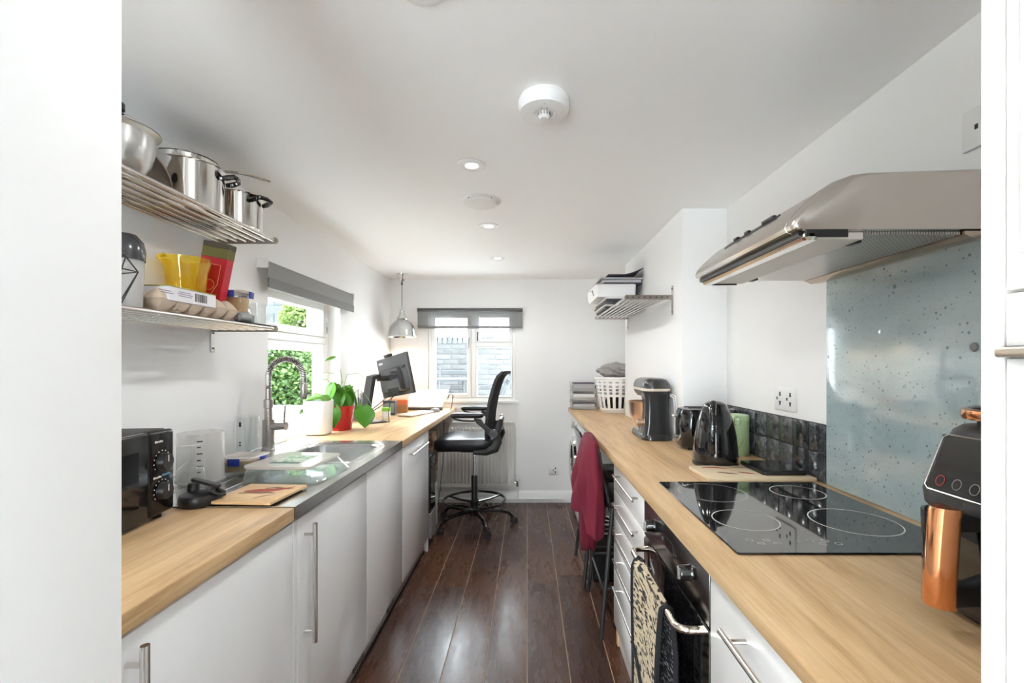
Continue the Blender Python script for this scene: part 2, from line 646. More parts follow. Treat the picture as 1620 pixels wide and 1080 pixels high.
# right wall
bm = nb(); box(bm, XR, XR + T, YN - T, YB + T, -0.06, ZC)
wall_right = tag(obj('wall_right', bm, M['wall']), 'white painted wall behind the hob and kettle', 'wall', kind='structure')
bm = nb(); box(bm, CHX, XR, CHY0, CHY1, 0.0, ZC, 0.006, 2)
tag(obj('wall_chimney', bm, M['wall']), 'white chimney breast beside the stand mixer', 'wall', kind='structure')
# wall behind the camera with an opening for the added daylight doors
RD = dict(x0=-1.31, x1=-0.36, z0=0.0, z1=2.12)
bm = nb()
box(bm, XL, RD['x0'], YN - T, YN, -0.06, ZC)
box(bm, RD['x1'], XR, YN - T, YN, -0.06, ZC)
box(bm, RD['x0'], RD['x1'], YN - T, YN, RD['z1'], ZC)
tag(obj('wall_near', bm, M['wall']), 'white wall behind the camera around the added glazed doors', 'wall', kind='structure')
# white wall end in the left foreground
bm = nb(); box(bm, -0.70, -0.488, 0.41, 0.55, -0.001, ZC, 0.004, 2)
tag(obj('wall_partition', bm, M['wall']), 'white wall end in the left foreground', 'wall', kind='structure')

# black wall tiles above the right worktop
ty0, ty1, tz0 = 1.607, 2.41, WT + 0.001
tile_me = None
n_t = 8
pit = (ty1 - ty0) / n_t
proto = None
for j in range(2):
    for i in range(n_t):
        if proto is None:
            bm = nb(); box(bm, -0.006, 0.0, -pit / 2 + 0.0024, pit / 2 - 0.0024, -0.0500, 0.0500, 0.0026, 2)
            proto = obj('wall_tile', bm, M['tile'], wall_right)
            o = proto
        else:
            o = proto.copy(); COL.objects.link(o)
        o.location = (XR - 0.0002 - 0.0012 * random.random(), ty0 + (i + 0.5) * pit, tz0 + 0.052 + j * 0.1048)
bm = nb(); box(bm, XR - 0.003, XR - 0.0001, ty0, ty1, tz0, tz0 + 0.2095)
obj('tile_grout', bm, pmat('dark_grout', (0.012, 0.012, 0.012), 0.95), wall_right)

# skirting
bm = nb()
prism(bm, [(YB, 0.0), (YB - 0.018, 0.0), (YB - 0.018, 0.085), (YB - 0.010, 0.105), (YB, 0.112)], 'x', XL + 0.001, XR - 0.001)
tag(obj('baseboard_back', bm, M['gloss_white']), 'white skirting board under the radiator', 'skirting', kind='structure')
bm = nb()
tube(bm, [(XL + 0.02, YB - 0.034, 0.042), (0.36, YB - 0.034, 0.042)], 0.0085, 10)
solo('heating_pipe', bm, M['gloss_white'], 'white painted pipe running along the skirting board', 'pipe', at=(-0.4, YB - 0.034, 0.033))

# ------------------------------------------------------------------ windows
def glaze(parent, name, x0, x1, z0, z1, y, plane):
    """a thin pane; plane 'y': pane in xz at y; plane 'x': pane in yz at x"""
    bm = nb()
    if plane == 'y':
        box(bm, x0, x1, y - 0.002, y + 0.002, z0, z1)
    else:
        box(bm, y - 0.002, y + 0.002, x0, x1, z0, z1)
    return obj(name, bm, M['pane'], parent, world=True, smooth=0)

def bars(a0, a1, z0, z1, d0, d1, w, plane, r=0.004):
    """rectangular frame of bar width w (a single joinery frame)"""
    bm = nb()
    for (p, q, s, t) in ((a0, a0 + w, z0, z1), (a1 - w, a1, z0, z1), (a0 + w, a1 - w, z0, z0 + w), (a0 + w, a1 - w, z1 - w, z1)):
        if plane == 'y':
            box(bm, p, q, d0, d1, s, t, r, 1)
        else:
            box(bm, d0, d1, p, q, s, t, r, 1)
    return bm

# back window
w1 = thing('window_1', 'white casement window in the end wall', 'window', (-0.54, YB, BW['z0']), kind='structure')
y0, y1 = YB + 0.015, YB + 0.075
obj('window_frame', bars(BW['x0'], BW['x1'], BW['z0'], BW['z1'], y0, y1, 0.03, 'y'), M['gloss_white'], w1, True)
mx = -0.525
bm = nb(); box(bm, mx - 0.022, mx + 0.022, y0, y1, BW['z0'] + 0.03, BW['z1'] - 0.03, 0.004, 1)
obj('mullion', bm, M['gloss_white'], w1, True)
tz = 1.535
bm = nb(); box(bm, mx + 0.022, BW['x1'] - 0.03, y0, y1, tz - 0.02, tz + 0.02, 0.004, 1)
obj('transom', bm, M['gloss_white'], w1, True)
for nm, (a, b, c, d), wd in (('casement', (BW['x0'] + 0.03, mx - 0.022, BW['z0'] + 0.03, BW['z1'] - 0.03), 0.038),
                             ('fanlight', (mx + 0.022, BW['x1'] - 0.03, tz + 0.02, BW['z1'] - 0.03), 0.034),
                             ('fixed_light', (mx + 0.022, BW['x1'] - 0.03, BW['z0'] + 0.03, tz - 0.02), 0.014)):
    s = obj(nm, bars(a + 0.001, b - 0.001, c + 0.001, d - 0.001, y0 - 0.008, y1 - 0.012, wd, 'y'), M['gloss_white'], w1, True)
    glaze(s, 'pane', a + wd - 0.004, b - wd + 0.004, c + wd - 0.004, d - wd + 0.004, y0 + 0.025, 'y')
    if nm == 'casement':
        bm = nb()
        tube(bm, [(b - 0.020, y0 - 0.012, 1.60), (b - 0.020, y0 - 0.03, 1.60), (b - 0.024, y0 - 0.034, 1.50)], 0.006, 8)
        obj('window_latch', bm, M['polished'], s, True)
    if nm == 'fanlight':
        bm = nb()
        tube(bm, [(a + 0.02, y0 - 0.012, 1.575), (a + 0.02, y0 - 0.03, 1.575), (a + 0.024, y0 - 0.03, 1.655)], 0.006, 8)
        obj('window_stay', bm, M['black'], s, True)
bm = nb(); box(bm, BW['x0'] - 0.03, BW['x1'] + 0.03, YB - 0.012, YB + 0.02, BW['z0'] - 0.022, BW['z0'] + 0.004, 0.004, 1)
obj('window_board', bm, M['gloss_white'], w1, True)

# left window (over the sink)
w2 = thing('window_2', 'white timber window above the sink', 'window', (XL - 0.1, 2.79, LW['z0']), kind='structure')
xa, xb = XL - 0.155, XL - 0.085
bm = bars(LW['y0'], LW['y1'], LW['z0'], LW['z1'], xa, xb, 0.045, 'x')
obj('window_frame', bm, M['gloss_white'], w2, True)
tz = 1.505
bm = nb(); box(bm, xa, xb, LW['y0'] + 0.045, LW['y1'] - 0.045, tz - 0.024, tz + 0.024, 0.004, 1)
obj('transom', bm, M['gloss_white'], w2, True)
for nm, (a, b, c, d), wd in (('top_sash', (LW['y0'] + 0.046, LW['y1'] - 0.046, tz + 0.025, LW['z1'] - 0.046), 0.045),
                             ('lower_sash', (LW['y0'] + 0.046, LW['y1'] - 0.046, LW['z0'] + 0.046, tz - 0.025), 0.05)):
    s = obj(nm, bars(a, b, c, d, xa + 0.012, xb + 0.006, wd, 'x'), M['gloss_white'], w2, True)
    glaze(s, 'pane', a + wd - 0.004, b - wd + 0.004, c + wd - 0.004, d - wd + 0.004, (xa + xb) / 2, 'x')
    if nm == 'top_sash':
        bm = nb()
        tube(bm, [(xb + 0.004, b - 0.02, tz + 0.05), (xb + 0.02, b - 0.02, tz + 0.05), (xb + 0.022, b - 0.022, tz + 0.16)], 0.006, 8)
        obj('window_stay', bm, M['polished'], s, True)
bm = nb(); box(bm, XL - 0.085, XL + 0.002, LW['y0'] + 0.001, LW['y1'] - 0.001, LW['z0'] - 0.012, LW['z0'] + 0.002, 0.002, 1)
obj('window_board', bm, M['gloss_white'], w2, True)

# added glazed doors, unseen behind the camera, to bring in daylight
w3 = thing('added_window_3', 'added white glazed doors behind the camera letting in daylight', 'door', (-0.835, YN - 0.1, 0), kind='structure')
for nm, a, b in (('added_glazed_door', RD['x0'], -0.835), ('added_glazed_door', -0.835, RD['x1'])):
    s = obj(nm, bars(a + 0.003, b - 0.003, RD['z0'] + 0.01, RD['z1'] - 0.003, YN - 0.12, YN - 0.07, 0.07, 'y'), M['gloss_white'], w3, True)
    glaze(s, 'pane', a + 0.066, b - 0.066, 0.08, RD['z1'] - 0.07, YN - 0.095, 'y')

# roller blinds
def blind(name, label, a0, a1, ztop, zbot, wall, plane, drop_in):
    """plane 'y': on the end wall; plane 'x': on the left wall"""
    def Pt(a, d, z):
        return (a, wall - d, z) if plane == 'y' else (wall + d, a, z)
    t = thing(name, label, 'blind', Pt((a0 + a1) / 2, 0.03, zbot))
    bm = nb(); cyl(bm, Pt(a0 + 0.012, 0.035, ztop - 0.02), Pt(a1 - 0.012, 0.035, ztop - 0.02), 0.018, n=20)
    obj('roller', bm, M['blind_rail'] if plane == 'y' else M['blind_cloth'], t, True)
    for a in (a0, a1 - 0.012):
        bm = nb()
        p, q = Pt(a, 0.001, ztop - 0.044), Pt(a + 0.012, 0.058, ztop + 0.004)
        box(bm, min(p[0], q[0]), max(p[0], q[0]), min(p[1], q[1]), max(p[1], q[1]), p[2], q[2], 0.003, 2)
        obj('bracket', bm, M['white'], t, True)
    bm = nb()
    p, q = Pt(a0 + 0.016, 0.0525, zbot + 0.01), Pt(a1 - 0.016, 0.0535, ztop - 0.02)
    box(bm, min(p[0], q[0]), max(p[0], q[0]), min(p[1], q[1]), max(p[1], q[1]), p[2], q[2])
    obj('fabric', bm, M['blind'] if plane == 'y' else M['blind_cloth'], t, True, smooth=0)
    bm = nb()
    p, q = Pt(a0 + 0.016, 0.048, zbot), Pt(a1 - 0.016, 0.058, zbot + (0.024 if plane == 'y' else 0.05))
    box(bm, min(p[0], q[0]), max(p[0], q[0]), min(p[1], q[1]), max(p[1], q[1]), p[2], q[2], 0.003, 2)
    obj('bottom_bar', bm, M['blind_bar'], t, True)
    return t
M['blind_cloth'] = pmat('grey_blind_cloth', (0.27, 0.27, 0.265), 0.8, bump=0.15, bscale=300)
M['blind_bar'] = pmat('grey_blind_bar', (0.19, 0.19, 0.19), 0.6)
blind('roller_blind', 'dark grey see-through roller blind above the end wall window', -1.07, -0.03, 1.885, 1.685, YB, 'y', 0)
blind('roller_blind', 'grey fabric roller blind above the sink window', 2.235, 3.37, 1.862, 1.725, XL, 'x', 0)

# ------------------------------------------------------------------ ceiling fittings
DL = [(0.985, 'nearest ceiling downlight, at the top edge of the picture'), (1.887, 'ceiling downlight just in front of the round vent'),
      (2.72, 'ceiling downlight just behind the round vent'), (3.55, 'farthest ceiling downlight, nearest the end wall window'),
      (-1.0, 'added ceiling downlight out of view behind the camera')]  # this last one is an extra light source, added behind the camera
first = None
for i, (y, lab) in enumerate(DL):
    if first is None:
        t = thing('downlight', lab, 'downlight', (-0.23, y, ZC), group='ceiling downlights')
        bm = nb(); lathe(bm, [(0.060, 0.0), (0.060, -0.003), (0.056, -0.005), (0.040, -0.006), (0.027, -0.004), (0.026, 0.0)], n=36)
        obj('trim_ring', bm, M['white'], t)
        bm = nb(); lathe(bm, [(0.0, -0.0045), (0.0262, -0.0030)], n=36)
        obj('lens', bm, M['lamp_on'], t)
        ld = bpy.data.lights.new('downlight_lamp', 'SPOT')
        ld.energy = DOWNLIGHT_W
        ld.color = (0.98, 0.985, 1.0)
        ld.spot_size = math.radians(172)
        ld.spot_blend = 0.6
        ld.shadow_soft_size = 0.05
        lo = bpy.data.objects.new('downlight_lamp', ld)
        COL.objects.link(lo); lo.parent = t; lo.location = (0, 0, -0.02)
        first = t
    else:
        t = copy_tree(first)
        t.location = (-0.23, y, ZC)
        t['label'] = lab
t = thing('ceiling_vent', 'round white domed ceiling vent between two downlights', 'vent', (-0.231, 2.30, ZC))
bm = nb(); lathe(bm, [(0.098, 0.0), (0.098, -0.004), (0.092, -0.008), (0.084, -0.008), (0.078, -0.020), (0.055, -0.030), (0.0, -0.034)], n=40)
obj('cover', bm, M['grey_white'] if 'grey_white' in M else M['white_soft'], t)
for a in (50, 130, 230, 310):
    bm = nb(); ball(bm, (0.088 * math.cos(math.radians(a)), 0.088 * math.sin(math.radians(a)), -0.0085), 0.003, u=8, v=6)
    obj('screw', bm, M['dark_grey'], t)
t = thing('smoke_alarm', 'round white smoke alarm on the ceiling', 'smoke alarm', (0.052, 1.415, ZC))
bm = nb(); lathe(bm, [(0.074, 0.0), (0.074, -0.008), (0.071, -0.010)], n=40); obj('base_plate', bm, M['white_soft'], t)
bm = nb(); lathe(bm, [(0.071, -0.010), (0.079, -0.012), (0.079, -0.030), (0.074, -0.044), (0.055, -0.048), (0.034, -0.049), (0.031, -0.046), (0.0, -0.046)], n=40); obj('body', bm, M['white'], t)
bm = nb(); lathe(bm, [(0.018, -0.046), (0.018, -0.058), (0.012, -0.066), (0.0, -0.067)], c=(0.0, -0.006, 0), n=24); obj('sensor_dome', bm, M['white_soft'], t)
for k in range(12):
    a = 2 * PI * k / 12
    bm = nb(); box(bm, 0.0172, 0.0195, -0.0022, 0.0022, -0.058, -0.048, m=Matrix.Translation((0, -0.006, 0)) @ Matrix.Rotation(a, 4, 'Z'))
    obj('grille_bar', bm, M['grey'], t)
bm = nb(); tube(bm, [(-0.008, -0.03, -0.0485), (-0.008, -0.052, -0.0470), (0, -0.058, -0.0468), (0.008, -0.052, -0.0470), (0.008, -0.03, -0.0485)], 0.0011, 6); obj('test_mark', bm, M['grey'], t)

# pendant lamp
t = thing('pendant_lamp', 'chrome dome pendant lamp hanging over the desk corner', 'pendant lamp', (-1.15, 4.18, 1.59))
Z = 1.59
bm = nb(); lathe(bm, [(0.0, ZC - Z), (0.048, ZC - Z), (0.048, ZC - Z - 0.006), (0.044, ZC - Z - 0.012), (0.040, ZC - Z - 0.04), (0.024, ZC - Z - 0.068), (0.008, ZC - Z - 0.075), (0, ZC - Z - 0.075)], n=28)
obj('ceiling_rose', bm, M['chrome'], t)
bm = nb(); cyl(bm, (0, 0, 0.265), (0, 0, ZC - Z - 0.07), 0.0028, n=8); cyl(bm, (0, 0, ZC - Z - 0.10), (0, 0, ZC - Z - 0.078), 0.008, n=10); obj('cord', bm, M['black'], t)
prof = [(0.007, 0.275), (0.010, 0.262), (0.018, 0.252), (0.023, 0.236), (0.020, 0.224), (0.026, 0.216), (0.030, 0.196), (0.044, 0.182), (0.050, 0.168), (0.046, 0.160), (0.062, 0.150), (0.088, 0.125), (0.108, 0.092), (0.120, 0.050), (0.124, 0.014), (0.131, 0.0)]
inner = [(r - 0.002, z - 0.001) for r, z in reversed(prof[1:])]
bm = nb(); lathe(bm, prof + inner, n=40); obj('shade', bm, pmat('lamp_chrome', (0.66, 0.68, 0.69), 0.13, 1.0), t)
bm = nb(); lathe(bm, [(0.129, 0.0), (0.134, 0.002), (0.132, 0.008), (0.126, 0.008)], n=40); obj('shade_rim', bm, M['chrome'], t)
bm = nb(); ball(bm, (0, 0, 0.085), 0.028, sz=1.25); cyl(bm, (0, 0, 0.11), (0, 0, 0.16), 0.014, n=12); obj('bulb', bm, M['bulb_on'], t)
pl = bpy.data.lights.new('pendant_light', 'SPOT')
pl.energy = PENDANT_W
pl.color = (1.0, 0.78, 0.50)
pl.shadow_soft_size = 0.03
pl.spot_size = math.radians(128)
pl.spot_blend = 0.25
po = bpy.data.objects.new('pendant_light', pl)
COL.objects.link(po); po.parent = t; po.location = (0, 0, 0.04)

# ------------------------------------------------------------------ sockets
def socket(name, label, origin, xdir, up, w=0.146, h=0.086, gangs=2):
    """origin: centre of the back plate on the wall; xdir runs along the wall, up = z"""
    t = thing(name, label, 'socket', origin)
    mt = axes((0, 0, 0), xdir, up)
    bm = nb(); box(bm, -w / 2, w / 2, -h / 2, h / 2, 0.0, 0.010, 0.003, 2); xf(bm, mt); obj('face_plate', bm, M['socket'], t)
    cs = [-w / 4, w / 4] if gangs == 2 else [0.006]
    for c in cs:
        for (u, v, a, b) in ((c + 0.006, 0.019, 0.005, 0.008), (c + 0.006, -0.019, 0.005, 0.008), (c - 0.016, 0.0, 0.0042, 0.006)):
            bm = nb(); box(bm, u - a, u + a, v - b, v + b, 0.0098, 0.0103)
            if v > 0: box(bm, u - a * 1.5, u + a * 1.5, v - b, v - b * 0.4, 0.0098, 0.0103)
            if v < 0: box(bm, u - a * 1.5, u + a * 1.5, v + b * 0.4, v + b, 0.0098, 0.0103)
            xf(bm, mt); obj('socket_hole', bm, M['black_soft'], t, smooth=0)
    return t
socket('wall_socket', 'white double socket on the wall above the black tiles', (XR, 1.862, 1.203), (0, -1, 0), (0, 0, 1), 0.146, 0.096)
socket('wall_socket', 'white single socket high up above the cooker hood', (XR, 1.055, 1.902), (0, -1, 0), (0, 0, 1), 0.094, 0.096, 1)
socket('wall_socket', 'white socket low on the end wall beside the radiator', (0.262, YB, 0.312), (1, 0, 0), (0, 0, 1), 0.105, 0.09, 1)
t = socket('wall_socket', 'white socket with a black charger above the desk pens', (XL, 3.66, 1.105), (0, 1, 0), (0, 0, 1), 0.146, 0.086)
bm = nb(); box(bm, 0.0102, 0.055, -0.002, 0.058, -0.045, 0.012, 0.006, 2); obj('charger', bm, M['black'], t)
bm = nb(); tube(bm, [(0.03, 0.03, -0.044), (0.032, 0.03, -0.09), (0.03, 0.05, -0.13), (0.035, 0.09, -0.165), (0.06, 0.13, -0.178)], 0.0025, 6); obj('cable', bm, M['black'], t)

# radiator
t = thing('radiator', 'white panel radiator under the end wall window', 'radiator', (-0.50, YB - 0.02, 0.16))
rx0, rx1, rz0, rz1 = -0.87, -0.125, 0.165, 0.785
bm = nb()
n = 22
pw = (rx1 - rx0) / n
out = []
for i in range(n):
    a = rx0 + i * pw
    out += [(a, -0.075), (a + pw * 0.18, -0.083), (a + pw * 0.62, -0.083), (a + pw * 0.80, -0.075)]
out += [(rx1, -0.075)]
loops = []
def rl(z, d):
    return [Vector((u, YB + v + d, z)) for u, v in out] + [Vector((rx1, YB - 0.03, z)), Vector((rx0, YB - 0.03, z))]
t2 = nb()
flat = [Vector((u, YB - 0.076, rz0)) for u, v in out] + [Vector((rx1, YB - 0.03, rz0)), Vector((rx0, YB - 0.03, rz0))]
def fl(z): return [Vector((p.x, p.y, z)) for p in flat]
loft(t2, [fl(rz0), fl(rz0 + 0.035), rl(rz0 + 0.05, 0), rl(rz1 - 0.06, 0), fl(rz1 - 0.045), fl(rz1 - 0.004)])
bmesh.ops.recalc_face_normals(t2, faces=t2.faces)
merge(bm, t2)
obj('panel', bm, M['radiator'], t, True, smooth=25)
bm = nb(); box(bm, rx0 - 0.004, rx0, YB - 0.086, YB - 0.026, rz0, rz1, 0.001, 1); obj('side_cover', bm, M['radiator'], t, True)
bm = nb(); box(bm, rx1, rx1 + 0.004, YB - 0.086, YB - 0.026, rz0, rz1, 0.001, 1); obj('side_cover', bm, M['radiator'], t, True)
bm = nb()
for i in range(30):
    a = rx0 + 0.01 + i * (rx1 - rx0 - 0.02) / 30
    box(bm, a, a + 0.012, YB - 0.078, YB - 0.032, rz1 - 0.003, rz1 + 0.001)
box(bm, rx0, rx1, YB - 0.084, YB - 0.076, rz1 - 0.008, rz1 + 0.002); box(bm, rx0, rx1, YB - 0.034, YB - 0.028, rz1 - 0.008, rz1 + 0.002)
obj('top_grille', bm, M['radiator'], t, True)
bm = nb(); cyl(bm, (rx1, YB - 0.055, 0.205), (rx1 + 0.03, YB - 0.055, 0.205), 0.009); cyl(bm, (rx1 + 0.03, YB - 0.055, 0.17), (rx1 + 0.03, YB - 0.055, 0.225), 0.012)
obj('valve_body', bm, M['satin'], t, True)
bm = nb(); cyl(bm, (rx1 + 0.03, YB - 0.055, 0.225), (rx1 + 0.03, YB - 0.055, 0.275), 0.017, 0.014, 18); obj('valve_cap', bm, M['white'], t, True)
bm = nb(); cyl(bm, (rx1 + 0.03, YB - 0.055, 0.05), (rx1 + 0.03, YB - 0.055, 0.17), 0.0075, n=12); obj('valve_pipe', bm, M['gloss_white'], t, True)
for u in (rx0 + 0.12, rx1 - 0.12):
    bm = nb(); box(bm, u - 0.015, u + 0.015, YB - 0.031, YB - 0.001, 0.24, 0.70); obj('wall_bracket', bm, M['radiator'], t, True)

# ------------------------------------------------------------------ handles
def bar_handle(parent, p0, p1, off, r=0.006, mat=None, inset=0.03, post=0.005):
    """round bar from p0 to p1 with two posts going back by vector off (world coords)"""
    p0, p1, off = Vector(p0), Vector(p1), Vector(off)
    d = (p1 - p0).normalized()
    bm = nb()
    cyl(bm, p0, p1, r, n=14)
    for q in (p0 + d * inset, p1 - d * inset):
        cyl(bm, q, q + off, post, n=10)
    return obj('handle', bm, mat or M['satin'], parent, True)

# ------------------------------------------------------------------ left run: worktops, sink
LF = -0.69          # worktop front edge
LD = -0.705         # door faces
def worktop(name, label, x0, x1, y0, y1):
    bm = nb(); box(bm, x0, x1, y0, y1, WT - 0.038, WT, 0.0025, 2)
    return solo(name, bm, M['oak'], label, 'worktop', at=((x0 + x1) / 2, (y0 + y1) / 2, WT - 0.038))
worktop('worktop', 'oak worktop under the microwave', XL + 0.001, LF, 0.552, 1.349)
worktop('worktop', 'oak desk-height worktop under the monitor and red plant pot', XL + 0.001, LF, 2.512, YB - 0.001)
bm = nb()
prism(bm, [(0.40, 0.405), (XR - 0.001, 0.405), (XR - 0.001, CHY0 - 0.001), (CHX - 0.001, CHY0 - 0.001), (CHX - 0.001, CHY1 + 0.001), (XR - 0.001, CHY1 + 0.001), (XR - 0.001, YB - 0.001), (0.40, YB - 0.001)], 'z', WT - 0.038, WT, 0.0025)
solo('worktop', bm, M['oak'], 'long oak worktop along the hob side', 'worktop', at=(0.6, 2.4, WT - 0.038))

t = thing('sink_unit', 'stainless steel sink with drainer under the window', 'sink', (-1.0, 1.93, WT - 0.04))
sx0, sx1, sy0, sy1 = XL + 0.002, LF + 0.002, 1.351, 2.510
bx, by, bw, bh = -0.945, 2.185, 0.36, 0.44
bm = nb()
outer = [Vector((sx0, sy0, WT + 0.003)), Vector((sx1, sy0, WT + 0.003)), Vector((sx1, sy1, WT + 0.003)), Vector((sx0, sy1, WT + 0.003))]
inner_ = rr(bx, by, bw, bh, 0.07, WT + 0.003, 6)
ov = [bm.verts.new(p) for p in outer]
iv = [bm.verts.new(p) for p in inner_]
ed = [bm.edges.new((ov[i], ov[(i + 1) % 4])) for i in range(4)] + [bm.edges.new((iv[i], iv[(i + 1) % len(iv)])) for i in range(len(iv))]
bmesh.ops.triangle_fill(bm, edges=ed, use_beauty=True)
for f in list(bm.faces):
    c = f.calc_center_median()
    if abs(c.x - bx) < bw / 2 - 0.05 and abs(c.y - by) < bh / 2 - 0.05 and all(v in iv for v in f.verts):
        bm.faces.remove(f)
for f in bm.faces:
    if f.normal.z < 0: f.normal_flip()
lo = [bm.verts.new((p.x, p.y, WT - 0.036)) for p in outer]
for i in range(4):
    k = (i + 1) % 4
    bm.faces.new((ov[i], lo[i], lo[k], ov[k]))
bmesh.ops.recalc_face_normals(bm, faces=bm.faces)
obj('sink_top', bm, M['sink'], t, True, smooth=25)
bm = nb()
rloft(bm, [(bx, by, bw, bh, 0.07, WT + 0.003), (bx, by, bw - 0.012, bh - 0.012, 0.066, WT - 0.004), (bx, by, bw - 0.03, bh - 0.03, 0.06, WT - 0.13), (bx, by, bw - 0.08, bh - 0.08, 0.05, WT - 0.155), (bx, by, 0.08, 0.08, 0.0399, WT - 0.162)], cap0=False, n=6)
obj('bowl', bm, M['sink'], t, True)
bm = nb(); lathe(bm, [(0.0, 0.002), (0.026, 0.002), (0.030, 0.004), (0.036, 0.0)], c=(bx, by, WT - 0.162), n=24); obj('waste', bm, M['chrome'], t, True)
bm = nb(); tube(bm, [p + Vector((0, 0, 0.0015)) for p in rr(bx, by, bw + 0.05, bh + 0.05, 0.09, WT + 0.003, 6)], 0.0022, 6, ring=True); obj('bowl_rim', bm, M['sink'], t, True)
for i in range(6):
    xx = -1.16 + i * 0.075
    bm = nb(); tube(bm, [(xx, 1.45, WT + 0.002), (xx, 1.88, WT + 0.002)], 0.0045, 8); obj('drainer_rib', bm, M['sink'], t, True)
bm = nb(); box(bm, sx0, sx0 + 0.012, sy0, sy1, WT + 0.003, WT + 0.014, 0.003, 2); obj('back_upstand', bm, M['sink'], t, True)

# ------------------------------------------------------------------ left base units
def base_unit(name, label, x_front, x_back, y0, y1, z0=0.10, z1=WT - 0.0395, mat=None, cat='cabinet'):
    s = 1 if x_back > x_front else -1
    t = thing(name, label, cat, ((x_front + x_back) / 2, (y0 + y1) / 2, z0))
    bm = nb(); box(bm, min(x_front + s * 0.02, x_back), max(x_front + s * 0.02, x_back), y0 + 0.0005, y1 - 0.0005, z0, z1)
    obj('carcass', bm, M['carcass'], t, True)
    return t
def front(t, name, xf_, s, y0, y1, z0, z1, mat, r=0.003):
    """flat door / drawer front; s = +1 when the body lies towards +x"""
    a, b = sorted((xf_, xf_ + s * 0.019))
    bm = nb(); box(bm, a, b, y0, y1, z0, z1, r, 2)
    return obj(name, bm, mat, t, True)
lz1 = WT - 0.052
t = base_unit('base_cabinet', 'white gloss base cabinet under the microwave worktop', LD, XL + 0.03, 0.56, 1.372)
d = front(t, 'door', LD, -1, 0.562, 1.370, 0.105, lz1, M['cab'])
bar_handle(d, (-0.672, 0.80, 0.50), (-0.672, 0.80, 0.852), (-0.033, 0, 0), 0.0075, inset=0.035)
t = base_unit('base_cabinet', 'white gloss base cabinet with a long vertical bar handle', LD, XL + 0.03, 1.374, 2.008, z1=0.75)
bm = nb(); box(bm, LD - 0.019, LD - 0.002, 1.378, 1.398, 0.105, lz1, 0.002, 1); obj('filler_strip', bm, M['cab'], t, True)
d = front(t, 'door', LD, -1, 1.40, 2.004, 0.105, lz1, M['cab'], 0.006)
bar_handle(d, (-0.672, 1.442, 0.465), (-0.672, 1.442, 0.842), (-0.033, 0, 0), 0.0075, inset=0.035)
t = base_unit('base_cabinet', 'plain white gloss cabinet below the sink bowl', LD, XL + 0.03, 2.010, 2.58, z1=0.75)
front(t, 'door', LD, -1, 2.014, 2.576, 0.105, lz1, M['cab'], 0.006)
t = base_unit('base_cabinet', 'white gloss end cabinet beside the office chair', LD, XL + 0.03, 2.582, 3.262)
d = front(t, 'door', LD, -1, 2.586, 3.258, 0.105, lz1, M['cab'], 0.006)
bar_handle(d, (-0.676, 2.70, 0.805), (-0.676, 3.12, 0.805), (-0.029, 0, 0), 0.006, inset=0.02)
bm = nb(); box(bm, XL + 0.03, -0.712, 3.264, 3.280, 0.0, WT - 0.0395, 0.001, 1); obj('end_panel', bm, M['cab'], t, True)
t = thing('plinth', 'grey metal plinth under the white sink cabinets', 'plinth', (-0.76, 1.9, 0))
bm = nb(); box(bm, -0.755, -0.740, 0.56, 3.262, 0.012, 0.099, 0.001, 1); obj('plinth_board', bm, M['alu'], t, True)
bm = nb(); box(bm, -0.754, -0.737, 0.56, 3.262, 0.0, 0.012); obj('plinth_gap_shade', bm, M['rubber'], t, True)  # black strip stands in for the shade in the gap below the plinth
for yy in (1.93, 2.40):
    bm = nb(); box(bm, -0.740, -0.736, yy, yy + 0.12, 0.03, 0.085, 0.001, 1)
    g = obj('vent_grille', bm, M['dark_grey'], t, True)
    for k in range(6):
        bm = nb(); box(bm, -0.7362, -0.7345, yy + 0.008 + k * 0.0185, yy + 0.016 + k * 0.0185, 0.036, 0.079); obj('vent_slat', bm, M['grey'], g, True)

# ------------------------------------------------------------------ right base units
RFX = 0.418
t = base_unit('drawer_unit', 'white drawer unit with five bar handles beside the oven', RFX, XR - 0.03, 1.629, 2.20)
dz = 0.1275
for k in range(5):
    z1 = WT - 0.052 - k * dz
    d = front(t, 'drawer', RFX, 1, 1.632, 2.197, z1 - dz + 0.004, z1, M['cab_warm'], 0.002)
    bar_handle(d, (0.390, 1.685, z1 - 0.030), (0.390, 2.075, z1 - 0.030), (0.028, 0, 0), 0.0052, inset=0.035, post=0.0045)
z1 = WT - 0.052 - 5 * dz
front(t, 'lower_panel', RFX, 1, 1.632, 2.197, 0.105, z1, M['cab_warm'], 0.002)
bm = nb(); box(bm, 0.44, 0.458, 1.63, 2.19, 0.0, 0.099); obj('plinth_board', bm, M['cab_warm'], t, True)
bm = nb(); box(bm, 0.43, 0.47, 2.165, 2.1955, 0.0, 0.099, 0.002, 1); obj('plinth_end', bm, M['oak_x'], t, True)

t = base_unit('base_cabinet', 'white cabinet with a horizontal bar handle right of the oven', RFX, XR - 0.03, 0.404, 1.041)
d = front(t, 'door', RFX, 1, 0.407, 1.038, 0.105, WT - 0.052, M['cab_warm'], 0.002)
bar_handle(d, (0.384, 0.52, 0.815), (0.384, 0.905, 0.815), (0.034, 0, 0), 0.0065, inset=0.035)
bm = nb(); box(bm, 0.44, 0.458, 0.405, 1.04, 0.0, 0.099); obj('plinth_board', bm, M['cab_warm'], t, True)

